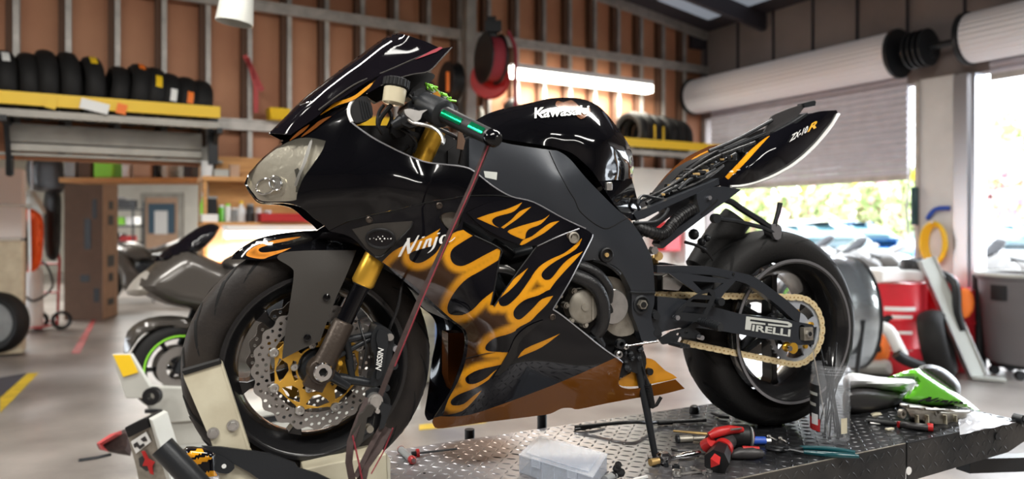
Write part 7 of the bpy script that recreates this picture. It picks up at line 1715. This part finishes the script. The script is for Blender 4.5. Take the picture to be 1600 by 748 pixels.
# leaning tyre
c = YP(1464, 532, 6.75); R_ = .32; root = thing('tire', 'black tyre leaning against the red drum', 'tire', (c[0], c[1], 0)); c[2] = R_+.01
simple_tire(M(), c, unit((.80, -.56, .20)), R_, .22).build('tread', 'rubber', root)
# aluminium ramp leaning
a0 = YP(1528, 583, 6.75); a0[2] = .03; a1 = YP(1447, 404, 6.95); root = thing('loading_ramp', 'pale aluminium loading ramp leaning diagonally against the red drums', 'ramp', tuple(a0-(0, 0, .03)))
q = M(); q.bar(a0, a1, .16, .03, (0, -1, .3)); q.build('ramp_tread', 'letter_silver', root)
a_, b_, dd_ = frame_of(a1-a0, (0, -1, .3)); q = M()
for sd in (-1, 1): q.bar(a0+a_*.075*sd, a1+a_*.075*sd, .012, .06, (0, -1, .3))
q.build('side_rail', 'silver', root)
for i in range(12): p = a0+(a1-a0)*(i+.5)/12; M().bar(p-a_*.05-b_*.02, p+a_*.05-b_*.02, .02, .012, dd_).build('rung', 'letter_white', root)
M().box(a0+(.06, -.06, -.005), (.26, .12, .03), rotz(-.5)).build('foot_plate', 'letter_silver', root, bevel=.004)
# shop vac head lying on the drums
c = YP(1431, 420, 7.15); root = thing('vacuum_head', 'dark shop vacuum head lying across the two red drums', 'vacuum cleaner', (c[0], 7.15, .89))
M().ball((c[0], 7.15, 1.03), .13, 16, 0, (1.25, 1, .7)).build('motor_head', 'seat_dark', root); M().cyl((c[0], 7.15, .89), (c[0], 7.15, .98), .10).build('neck', 'brass', root)
M().tube(smooth3([(c[0]+.1, 7.05, 1.0), (c[0]+.2, 6.86, .9), (c[0]+.22, 6.84, .62), (c[0]+.26, 6.83, .45)], 4), .04, 12).build('hose', 'hose_black', root)
# yellow rope on the pillar
pc = WR((tb+tc-.22)/2+.02, .07, 0); Yc = pc[1]; root = thing('yellow_rope', 'coil of yellow rope hanging on the white door pillar', 'rope', (pc[0], pc[1], CAMH-.05))
q = M()
for k in range(5):
    zc = CAMH-(352-350)/1130*Yc; w_ = .09+.012*k; pts = [np.array((pc[0], pc[1], zc))+DR*w_*math.sin(t)*1.0+NR*(.02+.01*k)+np.array((0, 0, -.19+.19*math.cos(t)*(1+.04*k))) for t in np.linspace(0, 2*PI, 22)]
    q.tube(pts, .017, 8, caps=False)
q.build('coil', 'yellow', root); M().cyl((pc[0], pc[1], CAMH+.02), np.array((pc[0], pc[1], CAMH+.02))+NR*.1, .01).build('hook', 'steel', root)
tag(M().tube(smooth3([WR(tb+.1, .06, CAMH+.06), WR(tb+.2, .08, CAMH+.16), WR(tb+.34, .06, CAMH+.17)], 4), .025, 8).build('blue_marker', 'blue'), 'blue painted arrow-like hook on the white door pillar', 'hook')
tag(M().tube([WR(tb-.10, .05, 2.1), WR(tb-.13, .07, 1.6), WR(tb-.12, .05, 1.35)], .012, 8).build('door_chain', 'steel'), 'thin dark pull chain hanging from the half-open roll-up door', 'chain')
tag(M().box(WR(tb-.03, .08, 1.65), (.06, .06, .42), RR).build('door_latch', 'teal', bevel=.008), 'narrow teal latch box on the edge of the first door frame', 'latch')
# rubbish bin on a dolly
c = YP(1600, 578, 6.9); root = thing('rubbish_bin', 'large dark grey round rubbish bin on a wheeled dolly by the open door', 'bin', (c[0], 6.9, 0)); c = np.array((c[0], 6.9, 0))
M().lathe([(.0005, .14), (.30, .14), (.315, .17), (.375, .92), (.39, .93), (.40, .97), (.37, .98), (.36, .94), (.30, .2), (.0005, .18)], c, (0, 0, 1), 40).build('body', 'bin_grey', root)
M().lathe([(.375, .955), (.41, .96), (.41, .99), (.375, .99)][::-1], c, (0, 0, 1), 40).build('rim', 'light_grey', root)
th = math.atan2(-c[1], -c[0]); decal(root, 'handle', c, .378, .74, .88, -.75, -.35, 'black_plastic')
M().lathe([(.0005, .10), (.28, .10), (.28, .14), (.0005, .14)], c, (0, 0, 1), 28).build('dolly', 'black_plastic', root)
for k in range(5): a = 2*PI*k/5+.2; p = c+np.array((.24*math.cos(a), .24*math.sin(a), .045)); M().cyl(p-(.0, .02, 0), p+(0, .02, 0), .045, n=16).build('caster', 'black_plastic', root)
c = YP(1530, 580, 7.15); tag(M().cyl((c[0], 7.15, 0), (c[0], 7.15, .95), .065, n=16).build('door_post_guard', 'black_plastic'), 'dark upright guard tube beside the rubbish bin', 'post')
# leaf blower
c = YP(1375, 585, 6.8); root = thing('leaf_blower', 'orange and white backpack leaf blower standing on the floor behind the seat', 'leaf blower', (c[0], 6.8, 0)); x = c[0]; zb = YP(1375, 582, 6.8)[2]
ypoly('engine_cover', [(1352, 520), (1366, 508), (1384, 510), (1390, 530), (1388, 560), (1370, 566), (1352, 562), (1344, 540)], 6.8, .28, 'orange', root); ypoly('base', [(1332, 565), (1360, 560), (1388, 562), (1394, 576), (1388, 586), (1340, 584), (1328, 576)], 6.75, .34, 'light_grey', root)
ypoly('dark_panel', [(1362, 538), (1376, 540), (1376, 550), (1364, 548)], 6.62, .05, 'black_plastic', root, wd=3)
M().tube(smooth3([YP(1372, 510, 6.6), YP(1388, 516, 6.55), YP(1400, 536, 6.55), YP(1410, 556, 6.55)], 4), .055, 14).build('blower_tube', 'letter_white', root); M().tube(smooth3([YP(1400, 552, 6.5), YP(1414, 562, 6.5), YP(1440, 572, 6.5)], 4), .05, 14).build('tube_end', 'black_plastic', root)
q = M(); q.tube(smooth3([YP(1376, 505, 6.95), YP(1392, 496, 6.95), YP(1404, 512, 6.95), YP(1402, 536, 6.95)], 4), .035, 10); q.build('harness', 'black_plastic', root)
q = M(); p = YP(1360, 584, 6.8); q.box((p[0], 6.85, p[2]/2), (.30, .3, p[2])); tag(q.build('step_stool', 'black_plastic', bevel=.01), 'low black crate on which the leaf blower stands', 'crate')
# drum fan right behind the rear tyre
c = YP(1304, 488, 6.0); root = thing('drum_fan', 'large galvanised drum fan standing just behind the rear tyre', 'fan', (c[0], 6.0, 0)); ax = unit((1, .03, 0)); Rf = .45
M().lathe([(Rf, -.2), (Rf+.012, -.2), (Rf, -.15), (Rf, -.05), (Rf+.010, .0), (Rf, .05), (Rf, .12), (Rf+.012, .14), (Rf-.01, .14), (Rf-.012, -.2)], c, ax, 40).build('housing', 'galvanised', root)
M().lathe([(Rf+.016, .13), (Rf+.016, .155), (Rf-.006, .155), (Rf-.006, .13)][::-1], c, ax, 40).build('rim', 'black_metal', root)
q = M(); a_, b_, _ = frame_of(ax)
for k in range(1, 7): q.tube([c+ax*.15+(a_*math.cos(t)+b_*math.sin(t))*Rf*k/6.5 for t in np.linspace(0, 2*PI, 26)], .004, 6, caps=False)
q.build('guard', 'black_metal', root)
for k in range(3):
    a = 2*PI*k/3; e = a_*math.cos(a)+b_*math.sin(a); g_ = -a_*math.sin(a)+b_*math.cos(a); M().prism([c+e*.05+g_*.03, c+e*.27+g_*.10+ax*.03, c+e*.27-g_*.08-ax*.03, c+e*.05-g_*.03], ax*.006).build('blade', 'silver', root)
M().cyl(c-ax*.08, c+ax*.08, .06).build('motor', 'black_metal', root)
q = M()
for sd in (-1, 1): q = M(); q.tube([c+ax*.0+unit(np.cross(ax, (0, 0, 1)))*.46*sd, np.array((c[0], c[1], .03))+unit(np.cross(ax, (0, 0, 1)))*.30*sd], .018, 10); q.tube([np.array((c[0], c[1], .03))+unit(np.cross(ax, (0, 0, 1)))*.30*sd-ax*.2, np.array((c[0], c[1], .03))+unit(np.cross(ax, (0, 0, 1)))*.30*sd+ax*.2], .02, 10); q.build('stand_leg', 'black_metal', root)
# things seen under and behind the motorcycle
for (kind, u0, u1, v0, v1, Y, dp, m, cat, lab) in (('tool_chest', 646, 684, 452, 560, 6.6, .5, 'cream_paint', 'tool chest', 'cream tool chest seen between the front wheel and the fairing'), ('yellow_crate', 684, 722, 474, 492, 6.3, .4, 'yellow', 'crate', 'yellow crate on the blue trolley behind the fairing edge'), ('blue_trolley', 680, 730, 494, 580, 6.3, .5, 'car_blue', 'trolley', 'blue trolley standing behind the fairing edge')):
    a = YP(u0, v0, Y); b = YP(u1, v0, Y); z1_ = a[2]; z0_ = 0 if kind != 'yellow_crate' else YP(u0, 494, Y)[2]
    r_ = thing(kind, lab, cat, ((a[0]+b[0])/2, Y+dp/2, z0_)); M().box(((a[0]+b[0])/2, Y+dp/2, (z0_+z1_)/2), (b[0]-a[0], dp, z1_-z0_)).build('body', m, r_, bevel=.01)
    if kind not in ('yellow_crate',):
        for k in range(4): z = z0_+(z1_-z0_)*(k+.5)/4; M().box(((a[0]+b[0])/2, Y-.008, z), ((b[0]-a[0])*.92, .02, (z1_-z0_)*.22)).build('drawer', m, r_, bevel=.004)
    else: M().box(((a[0]+b[0])/2, Y+dp/2, z1_), ((b[0]-a[0])*1.05, dp*1.05, .02)).build('rim', m, r_)

# ---- outside
struct(M().box((25, 40, -.03), (90, 90, .02)).build('ground', 'asphalt'))
def car(name, loc, ang, m, label, sc=1.):
    r = thing(name, label, 'car', tuple(loc)); X = X3((0, 0, 0)); XF = X3(loc, ang, sc)
    pillow(M(), curve([(-2.15, .35), (-2.2, .75), (-1.9, .92), (-1.3, .98), (1.0, .95), (1.9, .80), (2.2, .62), (2.2, .35), (1.7, .28), (-1.7, .28)], True, 3), .88, .22, .16, XF).build('body', m, r)
    pillow(M(), curve([(-1.5, .92), (-1.15, 1.36), (-.5, 1.48), (.35, 1.42), (1.0, .95), (.5, .90)], True, 3), .76, .30, .12, XF).build('cabin', 'car_glass', r)
    pillow(M(), curve([(-1.05, 1.36), (-.5, 1.47), (.30, 1.43), (.25, 1.50), (-.5, 1.54), (-1.0, 1.44)], True, 3), .70, .06, .08, XF).build('roof', m, r)
    for x in (-1.35, 1.35):
        for y in (-.78, .78): c = XF(np.array([(x, y, .33)]))[0]; ax = rotz(ang) @ np.array((0, 1, 0)); simple_tire(M(), c, ax, .33, .2, 24).build('wheel', 'rubber', r); M().lathe([(.21, .06), (.0005, .07), (.0005, -.07), (.21, -.06)], c, ax, 20).build('hubcap', 'silver', r)
    return r
car('parked_car', (YP(1262, 350, 14.6)[0]+.3, 14.6, 0), .25, 'car_white', 'white car parked outside, seen over the rear tyre')
car('parked_car', (YP(1345, 350, 19.5)[0], 19.5, 0), .1, 'car_blue', 'blue car parked outside in the gap under the roll-up door')
car('parked_car', (YP(1500, 350, 21.4)[0], 21.4, 0), .2, 'car_white', 'white car parked outside nearest to the door pillar')
car('parked_car', (YP(1610, 350, 17)[0], 17, 0), .2, 'car_white', 'white car parked outside beyond the grey rubbish bin')
def plant(name, c, rx, ry, h, z0, n, ms, label, cat, kindn='foliage', seed=1, size=.22):
    r = thing(name, label, cat, (c[0], c[1], 0)); rr = random.Random(seed)
    for mi, m in enumerate(ms):
        q = M(); k = n if mi == 0 else n//4
        vs = []; fs = []
        for i in range(k):
            a = rr.uniform(0, 2*PI); e = rr.uniform(-1, 1); ra = math.sqrt(1-e*e)*(.75+.3*rr.random()); p = np.array((c[0]+rx*ra*math.cos(a), c[1]+ry*ra*math.sin(a), z0+h/2+h/2*e*(.8+.25*rr.random())))
            d1 = unit((rr.uniform(-1, 1), rr.uniform(-1, 1), rr.uniform(-1, 1))); d2 = unit(np.cross(d1, (rr.uniform(-1, 1), rr.uniform(-1, 1), rr.uniform(-1, 1)))); s = size*rr.uniform(.6, 1.3)
            b = len(vs); vs += [p-d1*s, p-d2*s*.5, p+d1*s, p+d2*s*.5]; fs.append((b, b+1, b+2, b+3))
        q.add(vs, fs); q.build('foliage' if mi == 0 else 'blossom', m, r, sm=False)
    M().tube([(c[0], c[1], 0), (c[0], c[1], z0+h*.5)], [.12, .06], 8).build('trunk', 'strap', r); return r
for i in range(9):
    u = 1120+i*44; Y = 24+(i % 2)*1.8; x = YP(u, 350, Y)[0]; h_ = 2.9+(i*7 % 4)*.4
    plant('flowering_shrub', (x, Y), .74, .7, h_, .1, 700, ['leaf_green', 'flower_pink'] if i % 2 == 0 else ['leaf_green', 'yellow'], 'flowering green %s shrub in the hedge beyond the car park, %s from the left' % ('and pink' if i % 2 == 0 else 'and yellow', ['first', 'second', 'third', 'fourth', 'fifth', 'sixth', 'seventh', 'eighth', 'ninth'][i]), 'shrub', seed=i)
plant('tree', (YP(1590, 250, 34)[0], 34), 3.2, 3, 5.5, 1.0, 1800, ['leaf_green'], 'green tree seen through the open door at the right edge', 'tree', seed=20, size=.35)
plant('tree', (YP(1548, 290, 29)[0], 29), 1.6, 1.5, 3.8, .8, 900, ['flower_pink', 'leaf_green'], 'pink blossoming tree seen through the open door beside the frame', 'tree', seed=21, size=.28)

for (kind, u, z, w_, h_, m, lab) in (('wall_cabinet', 1046, 1.28, .30, .42, 'red_drum', 'small red cabinet on the back wall seen under the subframe of the motorcycle'), ('wall_cabinet', 1077, 1.2, .28, .60, 'white_plastic', 'white cabinet on the back wall next to the small red one')):
    c = WB(wall_t(u, .3), .25, z); r_ = thing(kind, lab, 'cabinet', tuple(c-(0, 0, h_/2))); M().box(c, (w_, .22, h_), RB).build('body', m, r_, bevel=.01); M().box(c+NB*.115, (w_*.92, .012, h_*.92), RB).build('door', m, r_, bevel=.004)
